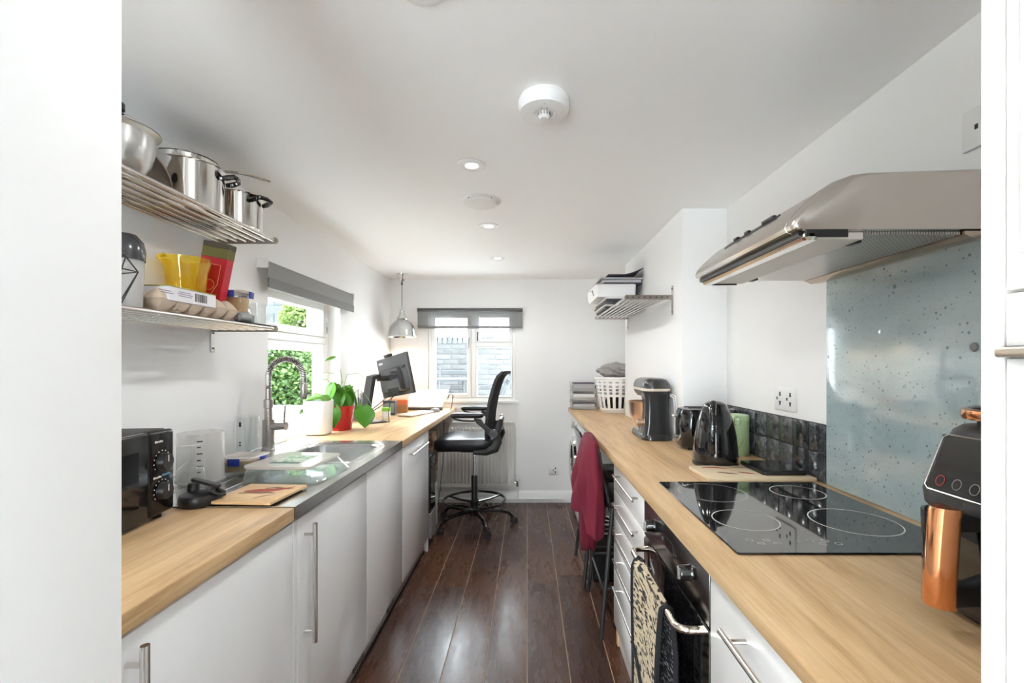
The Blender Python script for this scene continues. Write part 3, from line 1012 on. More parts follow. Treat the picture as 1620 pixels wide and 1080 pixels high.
# ------------------------------------------------------------------ oven
oy0, oy1 = 1.044, 1.626
t = thing('oven', 'built-in black and steel oven below the hob', 'oven', (0.7, 1.335, 0.10))
bm = nb(); box(bm, 0.432, XR - 0.05, oy0 + 0.002, oy1 - 0.002, 0.10, WT - 0.0395); obj('oven_body', bm, M['dark_grey'], t, True)
bm = nb(); box(bm, RFX, 0.4315, oy0 + 0.001, oy1 - 0.001, 0.740, WT - 0.042, 0.002, 2)
cp = obj('control_panel', bm, pmat('dark_brushed_steel', (0.24, 0.24, 0.245), 0.22, 1.0), t, True)
for yy in (1.50, 1.165):
    bm = nb(); lathe(bm, [(0.0, 0.030), (0.017, 0.030), (0.019, 0.026), (0.019, 0.006), (0.022, 0.0)], n=28, m=Matrix.Rotation(-PI / 2, 4, 'Y'), c=(RFX, yy, 0.812))
    k = obj('knob', bm, M['black_gloss'], cp, True)
    bm = nb(); box(bm, RFX - 0.034, RFX - 0.004, yy - 0.0035, yy + 0.0035, 0.795, 0.829, 0.002, 1); obj('knob_grip', bm, M['satin'], k, True)
bm = nb(); box(bm, RFX - 0.0012, RFX + 0.001, 1.305, 1.375, 0.797, 0.827); obj('display', bm, M['black_gloss'], cp, True)
for yy, zz in ((1.395, 0.812), (1.41, 0.812), (1.29, 0.805), (1.275, 0.805)):
    bm = nb(); cyl(bm, (RFX - 0.003, yy, zz), (RFX + 0.001, yy, zz), 0.0045, n=10); obj('button', bm, M['black'], cp, True)
bm = nb(); box(bm, RFX + 0.001, 0.4315, oy0 + 0.001, oy1 - 0.001, 0.20, 0.733, 0.003, 2); dr = obj('oven_door', bm, M['black_gloss'], t, True)
bm = nb(); box(bm, RFX - 0.0008, RFX + 0.001, oy0 + 0.001, oy0 + 0.05, 0.205, 0.728); obj('door_trim', bm, M['polished'], dr, True)
bm = nb(); box(bm, RFX - 0.0008, RFX + 0.001, oy1 - 0.05, oy1 - 0.001, 0.205, 0.728); obj('door_trim', bm, M['polished'], dr, True)
hz = 0.706
pts = [(RFX + 0.001, 1.575, hz)]
for k in range(7):
    a = PI / 2 * k / 6
    pts.append((0.362 + 0.03 - 0.03 * math.sin(a), 1.575 - 0.03 + 0.03 * math.cos(a), hz))
for k in range(7):
    a = PI / 2 * k / 6
    pts.append((0.362 + 0.03 - 0.03 * math.cos(a), 1.095 + 0.03 - 0.03 * math.sin(a), hz))
pts.append((RFX + 0.001, 1.095, hz))
bm = nb(); tube(bm, pts, 0.0095, 12); obj('door_handle', bm, pmat('warm_polished_steel', (0.72, 0.64, 0.54), 0.15, 1.0), dr, True)
bm = nb(); box(bm, RFX + 0.002, 0.4315, oy0 + 0.001, oy1 - 0.001, 0.105, 0.195, 0.002, 1); obj('lower_trim', bm, M['cab_warm'], t, True)
bm = nb(); box(bm, 0.44, 0.458, oy0, oy1, 0.0, 0.099); obj('plinth_board', bm, M['cab_warm'], t, True)

# oven glove / double pot holder over the oven handle
def glove_mat(name, ground, mark, sc, th):
    m = pmat(name, ground, 0.9, bump=0.0)
    g = NT(m)
    nz = g.noise(g.coords((sc, sc * 0.55, sc * 1.9)), 1.0, 2, 0.5, 0.4)
    c = g.ramp(nz, [(th - 0.015, ground), (th + 0.015, mark)])
    g.l(c, g.b.inputs['Base Color'])
    g.bump(nz, 0.3, 0.004)
    return m
M['glove_out'] = glove_mat('cream_black_weave', (0.66, 0.55, 0.38), (0.02, 0.018, 0.016), 55, 0.54)
M['glove_in'] = glove_mat('black_white_weave', (0.012, 0.012, 0.014), (0.50, 0.52, 0.56), 90, 0.58)
gy0, gy1 = 1.185, 1.475
t = thing('oven_glove', 'cream and black patterned double oven glove hanging on the oven handle', 'oven glove', (0.362, 1.33, 0.12))
def drape(u, v, off=0.0):
    # v: 0 outside bottom ... 1 inside bottom, over the bar at v = 0.5
    L = 0.58
    y = gy0 + (gy1 - gy0) * u
    s = (v - 0.5) * 2 * L
    rb = 0.013 + off
    wob = 0.006 * math.sin(u * 5 + s * 9)
    if abs(s) < rb * PI / 2:
        a = s / rb
        return (0.362 + rb * math.sin(a), y, hz + rb * math.cos(a))
    sg = 1 if s > 0 else -1
    drop = abs(s) - rb * PI / 2
    xx = 0.362 + sg * rb + (wob - 0.010 * min(1, drop / 0.3) if sg < 0 else min(0.012, drop * 0.1))
    return (xx, y, hz - drop)
bm = nb(); sheet(bm, lambda u, v: drape(u, v * 0.52), 10, 40, 0.006); obj('outer_pad', bm, M['glove_out'], t, True)
bm = nb(); sheet(bm, lambda u, v: drape(u, 0.52 + v * 0.48), 10, 40, 0.006); obj('inner_pad', bm, M['glove_in'], t, True)
for uu in (0.0, 1.0):
    bm = nb(); tube(bm, [Vector(drape(uu, v / 60)) for v in range(61)], 0.0075, 7); obj('binding', bm, M['black_fabric'], t, True)
bm = nb()
tube(bm, [Vector(drape(k / 12, 0.26 - 0.035 * math.sin(PI * k / 12))) + Vector((-0.004, 0, 0)) for k in range(13)], 0.006, 7); obj('pocket_binding', bm, M['black_fabric'], t, True)

# ------------------------------------------------------------------ hob
t = thing('induction_hob', 'black glass induction hob with four white rings', 'hob', (0.74, 1.32, WT))
hx0, hx1, hy0, hy1 = 0.468, 1.016, 1.013, 1.626
bm = nb(); rloft(bm, [((hx0 + hx1) / 2, (hy0 + hy1) / 2, hx1 - hx0 - 0.004, hy1 - hy0 - 0.004, 0.006, WT + 0.0004), ((hx0 + hx1) / 2, (hy0 + hy1) / 2, hx1 - hx0, hy1 - hy0, 0.008, WT + 0.003), ((hx0 + hx1) / 2, (hy0 + hy1) / 2, hx1 - hx0 - 0.002, hy1 - hy0 - 0.002, 0.008, WT + 0.006)])
hob = obj('glass_top', bm, pmat('hob_glass', (0.008, 0.008, 0.009), 0.04, coat=0.6), t, True, smooth=25)
M['print'] = pmat('white_print', (0.62, 0.60, 0.57), 0.4)
def annulus(c, r, w, z, a0=0, a1=360, n=48):
    bm = nb()
    vs_ = []
    N = n if a1 - a0 < 360 else n
    for k in range(N + 1):
        a = math.radians(a0 + (a1 - a0) * k / N)
        vs_.append((bm.verts.new((c[0] + (r - w / 2) * math.cos(a), c[1] + (r - w / 2) * math.sin(a), z)), bm.verts.new((c[0] + (r + w / 2) * math.cos(a), c[1] + (r + w / 2) * math.sin(a), z))))
    for k in range(N):
        bm.faces.new((vs_[k][0], vs_[k][1], vs_[k + 1][1], vs_[k + 1][0]))
    return bm
ZH = WT + 0.0064
for c, r, w in (((0.588, 1.228), 0.083, 0.0032), ((0.872, 1.215), 0.105, 0.0032), ((0.885, 1.492), 0.080, 0.0032), ((0.605, 1.49), 0.105, 0.0016)):
    obj('zone_ring', annulus(c, r, w, ZH), M['print'], t, True, smooth=0)
for u, v, s in ((0.530, 1.085, 'o'), (0.548, 1.066, '+'), (0.570, 1.085, '+'), (0.586, 1.066, '+'), (0.636, 1.076, ')'), (0.672, 1.082, 'o'), (0.692, 1.062, 'c'), (0.708, 1.082, 'o'), (0.728, 1.064, 'o')):
    bm = annulus((u, v), 0.0075, 0.0013, ZH, *((-60, 60) if s == ')' else (40, 320) if s == 'c' else (0, 360)), n=20)
    if s == '+':
        box(bm, u - 0.005, u + 0.005, v - 0.0007, v + 0.0007, ZH - 0.0001, ZH + 0.0001)
    obj('control_mark', bm, M['print'], t, True, smooth=0)

# ------------------------------------------------------------------ glass splashback
bm = nb(); box(bm, XR - 0.007, XR - 0.0005, 0.70, 1.604, WT + 0.001, 1.648, 0.0012, 1)
solo('glass_splashback', bm, M['splash'], 'blue-grey speckled glass splashback behind the hob', 'splashback', at=(XR - 0.004, 1.15, WT))
t = thing('splashback_screw', 'round dark screw cap on the speckled glass splashback', 'screw', (XR - 0.007, 1.072, 1.386))
bm = nb(); lathe(bm, [(0.0, 0.004), (0.009, 0.004), (0.011, 0.0)], n=20, m=Matrix.Rotation(-PI / 2, 4, 'Y')); obj('cap', bm, M['grey'], t)

# ------------------------------------------------------------------ cooker hood
t = thing('cooker_hood', 'brushed steel cooker hood over the hob', 'cooker hood', (0.83, 1.32, 1.64))
prof = [(XR - 0.001, 1.790), (0.77, 1.780), (0.735, 1.775), (0.705, 1.764), (0.675, 1.745), (0.645, 1.720), (0.620, 1.696), (0.602, 1.675), (0.596, 1.660), (0.600, 1.650), (0.612, 1.646), (XR - 0.001, 1.650)]
hy0_, hy1_ = 1.022, 1.628
bm = nb()
# slightly bowed near and far ends: loft of the profile, shrinking at the ends
def hp(y, ins, dz_=0.0):
    cx_, cz_ = 0.83, 1.70
    res = []
    for (x_, z_) in prof:
        if x_ > XR - 0.01:
            res.append(Vector((x_, y, z_ - (ins if z_ > 1.7 else 0))))
        else:
            dx_, dz2 = x_ - cx_, z_ - cz_
            ln = math.hypot(dx_, dz2)
            res.append(Vector((x_ - ins * dx_ / ln, y, z_ - ins * dz2 / ln)))
    return res
tt = nb()
loft(tt, [hp(hy0_, 0.012), hp(hy0_ + 0.003, 0.006), hp(hy0_ + 0.008, 0.002), hp(hy0_ + 0.016, 0.0), hp(hy1_ - 0.016, 0.0), hp(hy1_ - 0.008, 0.002), hp(hy1_ - 0.003, 0.006), hp(hy1_, 0.012)])
bmesh.ops.recalc_face_normals(tt, faces=tt.faces)
merge(bm, tt)
obj('hood_body', bm, M['hood'], t, True, smooth=40)
for yy in (hy0_ + 0.030, ):
    bm = nb(); tube(bm, [(p[0], yy, p[1]) for p in [(q[0] - 0.0004, q[1]) for q in prof[2:11]]], 0.0016, 6); obj('end_seam', bm, M['satin'], t, True)
bm = nb(); rloft(bm, [(0.640, 1.325, 0.030, 0.600, 0.010, 1.6455), (0.640, 1.325, 0.036, 0.606, 0.012, 1.640), (0.640, 1.325, 0.036, 0.606, 0.012, 1.632), (0.642, 1.325, 0.026, 0.600, 0.010, 1.626)])
obj('visor_lip', bm, M['polished'], t, True)
bm = nb(); box(bm, 0.614, 0.622, 1.03, 1.62, 1.636, 1.6462); obj('shadow_gap', bm, M['black'], t, True)
bm = nb(); box(bm, 0.660, 0.765, 1.034, 1.616, 1.630, 1.647, 0.002, 1); obj('lamp_cover', bm, pmat('lamp_cover_plastic', (0.62, 0.57, 0.51), 0.35), t, True)
bm = nb(); box(bm, 0.626, 0.722, 1.022, 1.0275, 1.632, 1.6495, 0.001, 1); obj('end_clip', bm, M['black'], t, True)
bm = nb(); box(bm, 0.656, 0.745, 1.6165, 1.622, 1.626, 1.648, 0.001, 1); obj('end_clip', bm, M['black'], t, True)
for yy, xx in ((1.10, 0.775), (1.585, 0.775)):
    bm = nb(); box(bm, xx, xx + 0.022, yy - 0.018, yy + 0.018, 1.634, 1.646, 0.004, 2); obj('filter_catch', bm, M['black'], t, True)
# perforated filter sheet: rows of slots are a material pattern (far below 10 px each)
m = pmat('perforated_filter', (0.58, 0.55, 0.51), 0.32, 1.0)
g = NT(m)
tc = g.coords((1, 1, 1))
bk = g.n('ShaderNodeTexBrick')
bk.offset = 0.5
bk.inputs['Scale'].default_value = 1.0
bk.inputs['Mortar Size'].default_value = 0.0022
bk.inputs['Brick Width'].default_value = 0.0115
bk.inputs['Row Height'].default_value = 0.0062
bk.inputs['Mortar Smooth'].default_value = 0.0
sw = g.n('ShaderNodeMapping'); sw.inputs['Rotation'].default_value = (0, 0, PI / 2)
g.l(tc, sw.inputs['Vector']); g.l(sw.outputs[0], bk.inputs['Vector'])
inv = g.ramp(bk.outputs['Fac'], [(0.4, (0, 0, 0)), (0.6, (1, 1, 1))])
g.l(g.mix(inv, (0.01, 0.01, 0.01), (0.58, 0.55, 0.51)), g.b.inputs['Base Color'])
g.l(inv, g.b.inputs['Metallic'])
bm = nb(); box(bm, 0.768, 0.985, 1.036, 1.614, 1.641, 1.6475); obj('filter_sheet', bm, m, t, True, smooth=0)
bm = nb(); prism(bm, [(0.988, 1.640), (1.010, 1.630), (1.050, 1.634), (1.053, 1.647), (0.988, 1.647)], 'y', 1.028, 1.622, 0.0); obj('rear_channel', bm, pmat('warm_channel_steel', (0.52, 0.42, 0.33), 0.22, 1.0), t, True)
# black control strip on the nose
def nose(s):   # point on the nose between two profile points
    a, b = Vector((0.675, 1.745)), Vector((0.632, 1.707))
    return a + (b - a) * s
bm = nb()
a, b = nose(0.15), nose(0.55)
nrm = Vector((-(1.745 - 1.707), (0.675 - 0.632))).normalized()
poly = [a, b, b + nrm * 0.003, a + nrm * 0.003]
prism(bm, [(p.x, p.y) for p in poly], 'y', 1.20, 1.50); cs = obj('control_strip', bm, M['dark_grey'], t, True)
for yy in (1.24, 1.36, 1.43):
    bm = nb(); q = nose(0.3) + nrm * 0.005
    w_ = 0.03 if yy == 1.24 else 0.012
    box(bm, q.x - 0.006, q.x + 0.006, yy - w_, yy + w_, q.y - 0.005, q.y + 0.005, 0.002, 1); obj('slider', bm, M['black'], cs, True)

# ------------------------------------------------------------------ tall cabinet in the right foreground
t = thing('tall_cabinet', 'tall white cupboard at the right edge of the picture', 'cabinet', (0.72, 0.22, 0))
bm = nb(); box(bm, 0.40, XR - 0.002, 0.3855, 0.402, 0.0, 1.985, 0.0015, 2); obj('side_panel', bm, M['cab_warm'], t, True)
bm = nb(); box(bm, 0.425, XR - 0.002, 0.05, 0.3850, 0.0, 1.985); obj('carcass', bm, M['carcass'], t, True)
zg = 1.4065
dd = front(t, 'upper_door', 0.402, 1, 0.05, 0.3822, zg + 0.0012, 1.98, M['cab_warm'], 0.0015)
bm = nb(); box(bm, 0.3995, 0.4022, 0.09, 0.3695, zg + 0.03, 1.92, 0.001, 1); obj('door_panel', bm, M['cab_warm'], dd, True)
front(t, 'rail', 0.402, 1, 0.05, 0.3822, 1.3615, zg - 0.0012, M['cab_warm'], 0.001)
dd = front(t, 'lower_door', 0.402, 1, 0.05, 0.3822, 0.10, 1.3515, M['cab_warm'], 0.0015)
bm = nb(); box(bm, 0.393, 0.4045, 0.05, 0.3838, 1.3522, 1.3608, 0.002, 2); obj('edge_handle', bm, pmat('champagne_aluminium', (0.62, 0.54, 0.46), 0.3, 1.0), dd, True)

# ------------------------------------------------------------------ wall shelves (steel rod racks)
def rod_shelf(name, label, wall, out, y0, y1, z, up0, up1, n=7):
    """wall: x of the wall; out: x of the front rod; brackets at y0 and y1 reaching from z-up0 to z+up1"""
    t = thing(name, label, 'shelf', (wall, (y0 + y1) / 2, z))
    s = 1 if out > wall else -1
    dep = abs(out - wall)
    first = None
    for k in range(n):
        xx = wall + s * (0.03 + (dep - 0.036) * k / (n - 1))
        if first is None:
            bm = nb(); cyl(bm, (0, y0 + 0.004 - (y0 + y1) / 2, 0), (0, y1 - 0.004 - (y0 + y1) / 2, 0), 0.0075, n=12)
            first = obj('rod', bm, M['satin'], t)
            o = first
        else:
            o = first.copy(); COL.objects.link(o)
        o.location = (xx - wall, 0, 0)
    for yy in (y0, y1):
        bm = nb()
        a, b = sorted((wall + s * 0.002, out + s * 0.004))
        box(bm, a, b, yy - 0.003, yy + 0.003, z - 0.013, z + 0.013, 0.002, 1)
        cyl(bm, (out - s * 0.006, yy - 0.004, z), (out - s * 0.006, yy + 0.004, z), 0.0135, n=16)
        br = obj('bracket_arm', bm, M['steel_dark'], t, True)
        for k in range(n):
            xx = wall + s * (0.03 + (dep - 0.036) * k / (n - 1))
            bm = nb(); cyl(bm, (xx, yy - 0.0045, z), (xx, yy + 0.0045, z), 0.0045, n=8); obj('rivet', bm, M['dark_grey'], br, True)
        bm = nb()
        a, b = sorted((wall + s * 0.0005, wall + s * 0.005))
        box(bm, a, b, yy - 0.012, yy + 0.012, z - up0, z + up1, 0.001, 1)
        pl_ = obj('wall_plate', bm, M['satin'], t, True)
        for zz in (z - up0 + 0.018, z + up1 - 0.018):
            bm = nb(); ball(bm, (wall + s * 0.006, yy, zz), 0.004, u=8, v=6); obj('screw', bm, M['dark_grey'], pl_, True)
    return t
M['steel_dark'] = pmat('shelf_bracket_steel', (0.33, 0.29, 0.26), 0.3, 1.0)
SX = -1.062
SZ1, SZ2 = 1.866, 1.494
rod_shelf('wall_shelf', 'steel rod shelf holding saucepans near the ceiling', XL, SX, 1.125, 1.925, SZ1, 0.05, 0.0)
rod_shelf('wall_shelf', 'steel rod shelf holding the egg tray and yellow jug', XL, SX, 1.125, 1.925, SZ2, 0.10, 0.0)
rod_shelf('wall_shelf', 'steel rod shelf with paper piles on the chimney breast', CHX, 0.556, 2.56, 3.70, 1.720, 0.10, 0.065, 8)
for o in bpy.data.objects:
    pass

# ------------------------------------------------------------------ pans on the top shelf
T1 = SZ1 + 0.0078
def saucepan(name, label, x, y, z, r, h, rot, grips=(0, PI), long_handle=None, mat=None):
    t = thing(name, label, 'saucepan', (x, y, z), rot)
    bm = nb(); lathe(bm, [(0.0, 0.0), (r - 0.012, 0.0), (r - 0.003, 0.004), (r, 0.014), (r, h - 0.006), (r + 0.004, h), (r + 0.002, h + 0.002), (r - 0.003, h - 0.004), (r - 0.003, 0.016), (r - 0.014, 0.004), (0, 0.004)], n=44)
    obj('pan_body', bm, mat or M['polished'], t)
    bm = nb(); lathe(bm, [(r + 0.001, 0.0), (r + 0.001, 0.010), (r - 0.02, 0.0101)], n=44); obj('base_band', bm, M['steel'], t)
    for a in grips:
        c, s = math.cos(a), math.sin(a)
        def Q(u, v, w): return (c * u - s * v, s * u + c * v, w)
        bm = nb()
        zc = h * 0.80
        tube(bm, [Q(r - 0.002, -0.034, zc - 0.004), Q(r + 0.020, -0.034, zc), Q(r + 0.040, -0.028, zc + 0.008), Q(r + 0.046, 0, zc + 0.010), Q(r + 0.040, 0.028, zc + 0.008), Q(r + 0.020, 0.034, zc), Q(r - 0.002, 0.034, zc - 0.004)], [0.008, 0.010, 0.009, 0.008, 0.009, 0.010, 0.008], 8)
        obj('side_handle', bm, M['black_gloss'], t)
    if long_handle is not None:
        c, s = math.cos(long_handle), math.sin(long_handle)
        def Q(u, v, w): return Vector((c * u - s * v, s * u + c * v, w))
        bm = nb()
        L = 0.19
        rings = []
        for k in range(9):
            f = k / 8
            u = r - 0.004 + L * f
            zz = h - 0.012 + 0.022 * math.sin(f * PI * 0.6)
            w_ = 0.011 + 0.004 * f if k < 8 else 0.010
            hh = 0.0035 + 0.002 * math.sin(f * PI)
            rings.append([Q(u, w_ * math.cos(2 * PI * j / 12), zz + hh * math.sin(2 * PI * j / 12)) for j in range(12)])
        tt = nb(); loft(tt, rings); bmesh.ops.recalc_face_normals(tt, faces=tt.faces); merge(bm, tt)
        obj('long_handle', bm, M['polished'], t)
    return t
saucepan('saucepan', 'large polished steel saucepan with black side grips on the top shelf', -1.195, 1.610, T1, 0.105, 0.165, 0, (math.radians(18), math.radians(-150)))
saucepan('saucepan', 'smaller polished steel saucepan at the end of the top shelf', -1.160, 1.828, T1, 0.086, 0.142, 0, (math.radians(-12), math.radians(190)))
# lid with a long steel handle lying across the large pan
t = thing('frying_pan', 'shallow steel pan with a long handle resting on the large saucepan', 'pan', (-1.215, 1.62, T1 + 0.1680))
bm = nb(); lathe(bm, [(0.0, 0.0), (0.082, 0.0), (0.090, 0.004), (0.096, 0.026), (0.099, 0.027), (0.0945, 0.024), (0.088, 0.007), (0.0, 0.003)], n=40); obj('pan_body', bm, M['polished'], t)
bm = nb()
hd = Vector((0.80, 0.60, 0)).normalized()
rings = []
pr = Vector((-hd.y, hd.x, 0))
for k in range(9):
    f = k / 8
    p = hd * (0.092 + 0.17 * f) + Vector((0, 0, 0.014 + 0.010 * math.sin(f * PI)))
    w_ = 0.009 + 0.005 * f
    rings.append([p + pr * (w_ * math.cos(2 * PI * j / 12)) + Vector((0, 0, 0.0042 * math.sin(2 * PI * j / 12))) for j in range(12)])
tt = nb(); loft(tt, rings); bmesh.ops.recalc_face_normals(tt, faces=tt.faces); merge(bm, tt)
obj('long_handle', bm, M['polished'], t)
# mixing bowl with lid, by the wall end
t = thing('mixing_bowl', 'brushed steel bowl with a lidded top beside the foreground wall', 'bowl', (-1.160, 1.282, T1))
bm = nb(); lathe(bm, [(0.0, 0.0), (0.05, 0.0), (0.075, 0.012), (0.100, 0.045), (0.111, 0.085), (0.114, 0.125), (0.127, 0.132), (0.128, 0.135), (0.112, 0.130), (0.109, 0.088), (0.098, 0.048), (0.073, 0.016), (0.0, 0.003)], n=44); obj('bowl_body', bm, pmat('matt_steel', (0.66, 0.66, 0.65), 0.30, 1.0), t)
bm = nb(); lathe(bm, [(0.129, 0.136), (0.127, 0.140), (0.09, 0.158), (0.03, 0.170), (0.0, 0.171)], n=44); obj('lid', bm, M['polished'], t)
bm = nb(); lathe(bm, [(0.010, 0.169), (0.010, 0.186), (0.026, 0.194), (0.026, 0.212), (0.015, 0.222), (0.0, 0.224)], n=24); obj('lid_knob', bm, M['black'], t)
# brown lid leaning between bowl and pan
for ch in [o for o in bpy.data.objects if o.parent is t]:
    ch.data.transform(Matrix.Diagonal((0.80, 0.80, 0.98, 1)))
t = thing('pan_lid', 'brown-tinted steel pan lid leaning beside the mixing bowl', 'lid', (-1.185, 1.425, T1 + 0.062))
mm = Matrix.Rotation(math.radians(-58), 4, 'X') @ Matrix.Rotation(math.radians(14), 4, 'Y')
bm = nb(); lathe(bm, [(0.078, 0.0), (0.079, 0.004), (0.075, 0.006), (0.045, 0.018), (0.0, 0.026), (0.0, 0.023), (0.045, 0.015), (0.073, 0.002)], n=40, m=mm); obj('lid_disc', bm, pmat('bronzed_steel', (0.40, 0.33, 0.27), 0.28, 1.0), t)
bm = nb(); lathe(bm, [(0.008, 0.024), (0.008, 0.036), (0.018, 0.042), (0.014, 0.050), (0.0, 0.051)], n=20, m=mm); obj('lid_knob', bm, M['black'], t)

# ------------------------------------------------------------------ lower shelf things
T2 = SZ2 + 0.0078
# egg tray
t = thing('egg_tray', 'cardboard egg tray with a printed paper sleeve on the lower shelf', 'egg tray', (-1.145, 1.50, T2))
bm = nb()
ex0, ex1, ey0, ey1 = -1.195, -1.080, 1.345, 1.70
ncup = 6
def tray(u, v):
    x_ = ex0 + (ex1 - ex0) * u
    y_ = ey0 + (ey1 - ey0) * v
    cu = abs(math.sin(PI * 2 * u)); cv = abs(math.sin(PI * ncup * v))
    d_ = (cu * cv) ** 0.45
    edge = min(1, min(u, 1 - u) * 40) * min(1, min(v, 1 - v) * 60)
    return (x_, y_, T2 + 0.040 - 0.0385 * d_ * (1 if edge > 0 else 0))
sheet(bm, tray, 24, 72, 0.0015)
obj('tray', bm, M['pulp'], t, True, smooth=60)
bm = nb()
def lidf(u, v):
    x_ = ex0 + (ex1 - ex0) * u
    y_ = ey0 + (ey1 - ey0) * v
    cu = abs(math.sin(PI * 2 * u)); cv = abs(math.sin(PI * ncup * v))
    d_ = (cu * cv) ** 0.5
    return (x_, y_, T2 + 0.041 + 0.034 * d_)
sheet(bm, lidf, 24, 72, 0.0015)
obj('lid', bm, M['pulp'], t, True, smooth=60)
bm = nb(); box(bm, ex0 - 0.003, ex1 + 0.004, ey0 + 0.02, 1.575, T2 + 0.036, T2 + 0.0795, 0.002, 1)
sl = obj('paper_sleeve', bm, pmat('printed_sleeve', (0.66, 0.64, 0.66), 0.6), t, True)
bm = nb(); box(bm, ex0 - 0.003, ex1 + 0.0042, ey0 + 0.02, 1.575, T2 + 0.0795, T2 + 0.0825); obj('green_top', bm, pmat('olive_print', (0.28, 0.27, 0.04), 0.6), sl, True)
rb = random.Random(5)
yy = 1.475
bm = nb()
while yy < 1.530:
    w_ = 0.0012 + rb.random() * 0.0028
    box(bm, ex1 + 0.0042, ex1 + 0.0046, yy, yy + w_, T2 + 0.046, T2 + 0.072)
    yy += w_ + 0.0012 + rb.random() * 0.002
obj('barcode', bm, M['black_soft'], sl, True, smooth=0)
for zz, a, b in ((0.066, 1.405, 1.455), (0.060, 1.40, 1.465), (0.054, 1.405, 1.46), (0.062, 1.33, 1.375), (0.056, 1.335, 1.385)):
    bm = nb(); box(bm, ex1 + 0.0042, ex1 + 0.0045, a, b, T2 + zz, T2 + zz + 0.0025); obj('print_line', bm, pmat('grey_print', (0.22, 0.2, 0.25), 0.6), sl, True, smooth=0)
# yellow jug
t = thing('plastic_jug', 'translucent yellow plastic jug behind the egg tray', 'jug', (-1.252, 1.672, T2))
bm = nb(); lathe(bm, [(0.0, 0.001), (0.046, 0.001), (0.050, 0.006), (0.066, 0.180), (0.074, 0.205), (0.076, 0.230), (0.0738, 0.230), (0.072, 0.206), (0.064, 0.180), (0.048, 0.008), (0.0, 0.003)], n=40); obj('jug_body', bm, M['yellow'], t)
bm = nb(); tube(bm, [(-0.02, -0.072, 0.20), (-0.03, -0.090, 0.215), (-0.03, -0.088, 0.222), (-0.02, -0.074, 0.228)], 0.007, 8); obj('spout', bm, M['yellow'], t)
# tall tea carton standing behind the jug, leaning
t = thing('tea_carton', 'tall red carton leaning behind the yellow jug', 'carton', (-1.262, 1.782, T2))
mm = Matrix.Translation((0.0, 0, 0.0)) @ Matrix.Rotation(math.radians(11), 4, 'Y')
m = pmat('red_carton', (0.52, 0.012, 0.03), 0.4)
bm = nb(); box(bm, -0.052, 0.052, -0.02, 0.02, 0.011, 0.262, 0.0015, 1, m=mm); obj('carton_body', bm, m, t)
bm = nb(); box(bm, -0.0525, 0.0525, -0.0205, 0.0205, 0.262, 0.300, 0.0015, 1, m=mm); obj('carton_window', bm, pmat('olive_tea', (0.16, 0.14, 0.04), 0.7, bump=0.5, bscale=90), t)
bm = nb(); box(bm, -0.0528, 0.0528, -0.0208, 0.0208, 0.300, 0.3215, 0.0015, 1, m=mm); obj('carton_top', bm, pmat('dark_tea', (0.07, 0.055, 0.035), 0.5), t)
for p in ([(-0.02, 0.235), (0.032, 0.235), (0.032, 0.16), (0.015, 0.12), (-0.02, 0.11)], [(-0.030, 0.035), (0.034, 0.035)]):
    bm = nb(); tube(bm, [mm @ Vector((u, -0.0205, w_)) for u, w_ in p], 0.0009, 5); obj('gold_line', bm, pmat('gold_print', (0.75, 0.5, 0.25), 0.4), t)
bm = annulus((0, 0), 0.020, 0.002, 0); xf(bm, mm @ Matrix.Translation((0.0, -0.0207, 0.155)) @ Matrix.Rotation(PI / 2, 4, 'X')); obj('emblem', bm, pmat('pale_gold', (0.8, 0.42, 0.2), 0.4), t, smooth=0)
# clip box with orange food
def clip_box(name, label, x, y, z, w, d, h, fill, fill_h, rot=0.0, food=(0.62, 0.30, 0.10)):
    t = thing(name, label, 'food container', (x, y, z), rot)
    bm = nb(); rloft(bm, [(0, 0, w * 0.86, d * 0.86, 0.016, 0.0), (0, 0, w * 0.9, d * 0.9, 0.018, 0.004), (0, 0, w, d, 0.02, h - 0.012), (0, 0, w - 0.004, d - 0.004, 0.018, h - 0.012), (0, 0, w * 0.9 - 0.004, d * 0.9 - 0.004, 0.016, 0.006)]); obj('tub', bm, M['clear'], t)
    bm = nb(); rloft(bm, [(0, 0, w * 0.88 - 0.01, d * 0.88 - 0.01, 0.016, 0.008), (0, 0, w * (0.9 + 0.1 * fill_h) - 0.012, d * (0.9 + 0.1 * fill_h) - 0.012, 0.018, 0.006 + (h - 0.02) * fill_h)]); obj('contents', bm, fill, t)
    bm = nb(); rloft(bm, [(0, 0, w + 0.004, d + 0.004, 0.02, h - 0.012), (0, 0, w + 0.006, d + 0.006, 0.022, h - 0.002), (0, 0, w - 0.006, d - 0.006, 0.018, h), (0, 0, w - 0.02, d - 0.02, 0.014, h - 0.004)]); lid = obj('lid', bm, M['lid_white'], t)
    for u, v, a, b in ((0, -d / 2 - 0.006, w * 0.16, 0.004), (0, d / 2 + 0.006, w * 0.16, 0.004), (w / 2 + 0.006, 0, 0.004, d * 0.16), (-w / 2 - 0.006, 0, 0.004, d * 0.16)):
        bm = nb(); box(bm, u - a, u + a, v - b, v + b, h - 0.030, h - 0.003, 0.002, 2); obj('clip', bm, M['blue'], lid)
    return t
M['orange_food'] = pmat('orange_food', (0.62, 0.33, 0.12), 0.7, bump=0.4, bscale=40)
clip_box('food_container', 'blue-clipped food container at the end of the lower shelf', -1.190, 1.862, T2 + 0.046, 0.105, 0.09, 0.095, M['orange_food'], 0.8, 0.1)
bm = nb(); rloft(bm, [(-1.190, 1.862, 0.10, 0.09, 0.01, T2), (-1.190, 1.862, 0.104, 0.094, 0.012, T2 + 0.0455)]); solo('food_tin', bm, M['grey'], 'low grey tin under the blue-clipped container', 'tin', at=(-1.190, 1.862, T2))
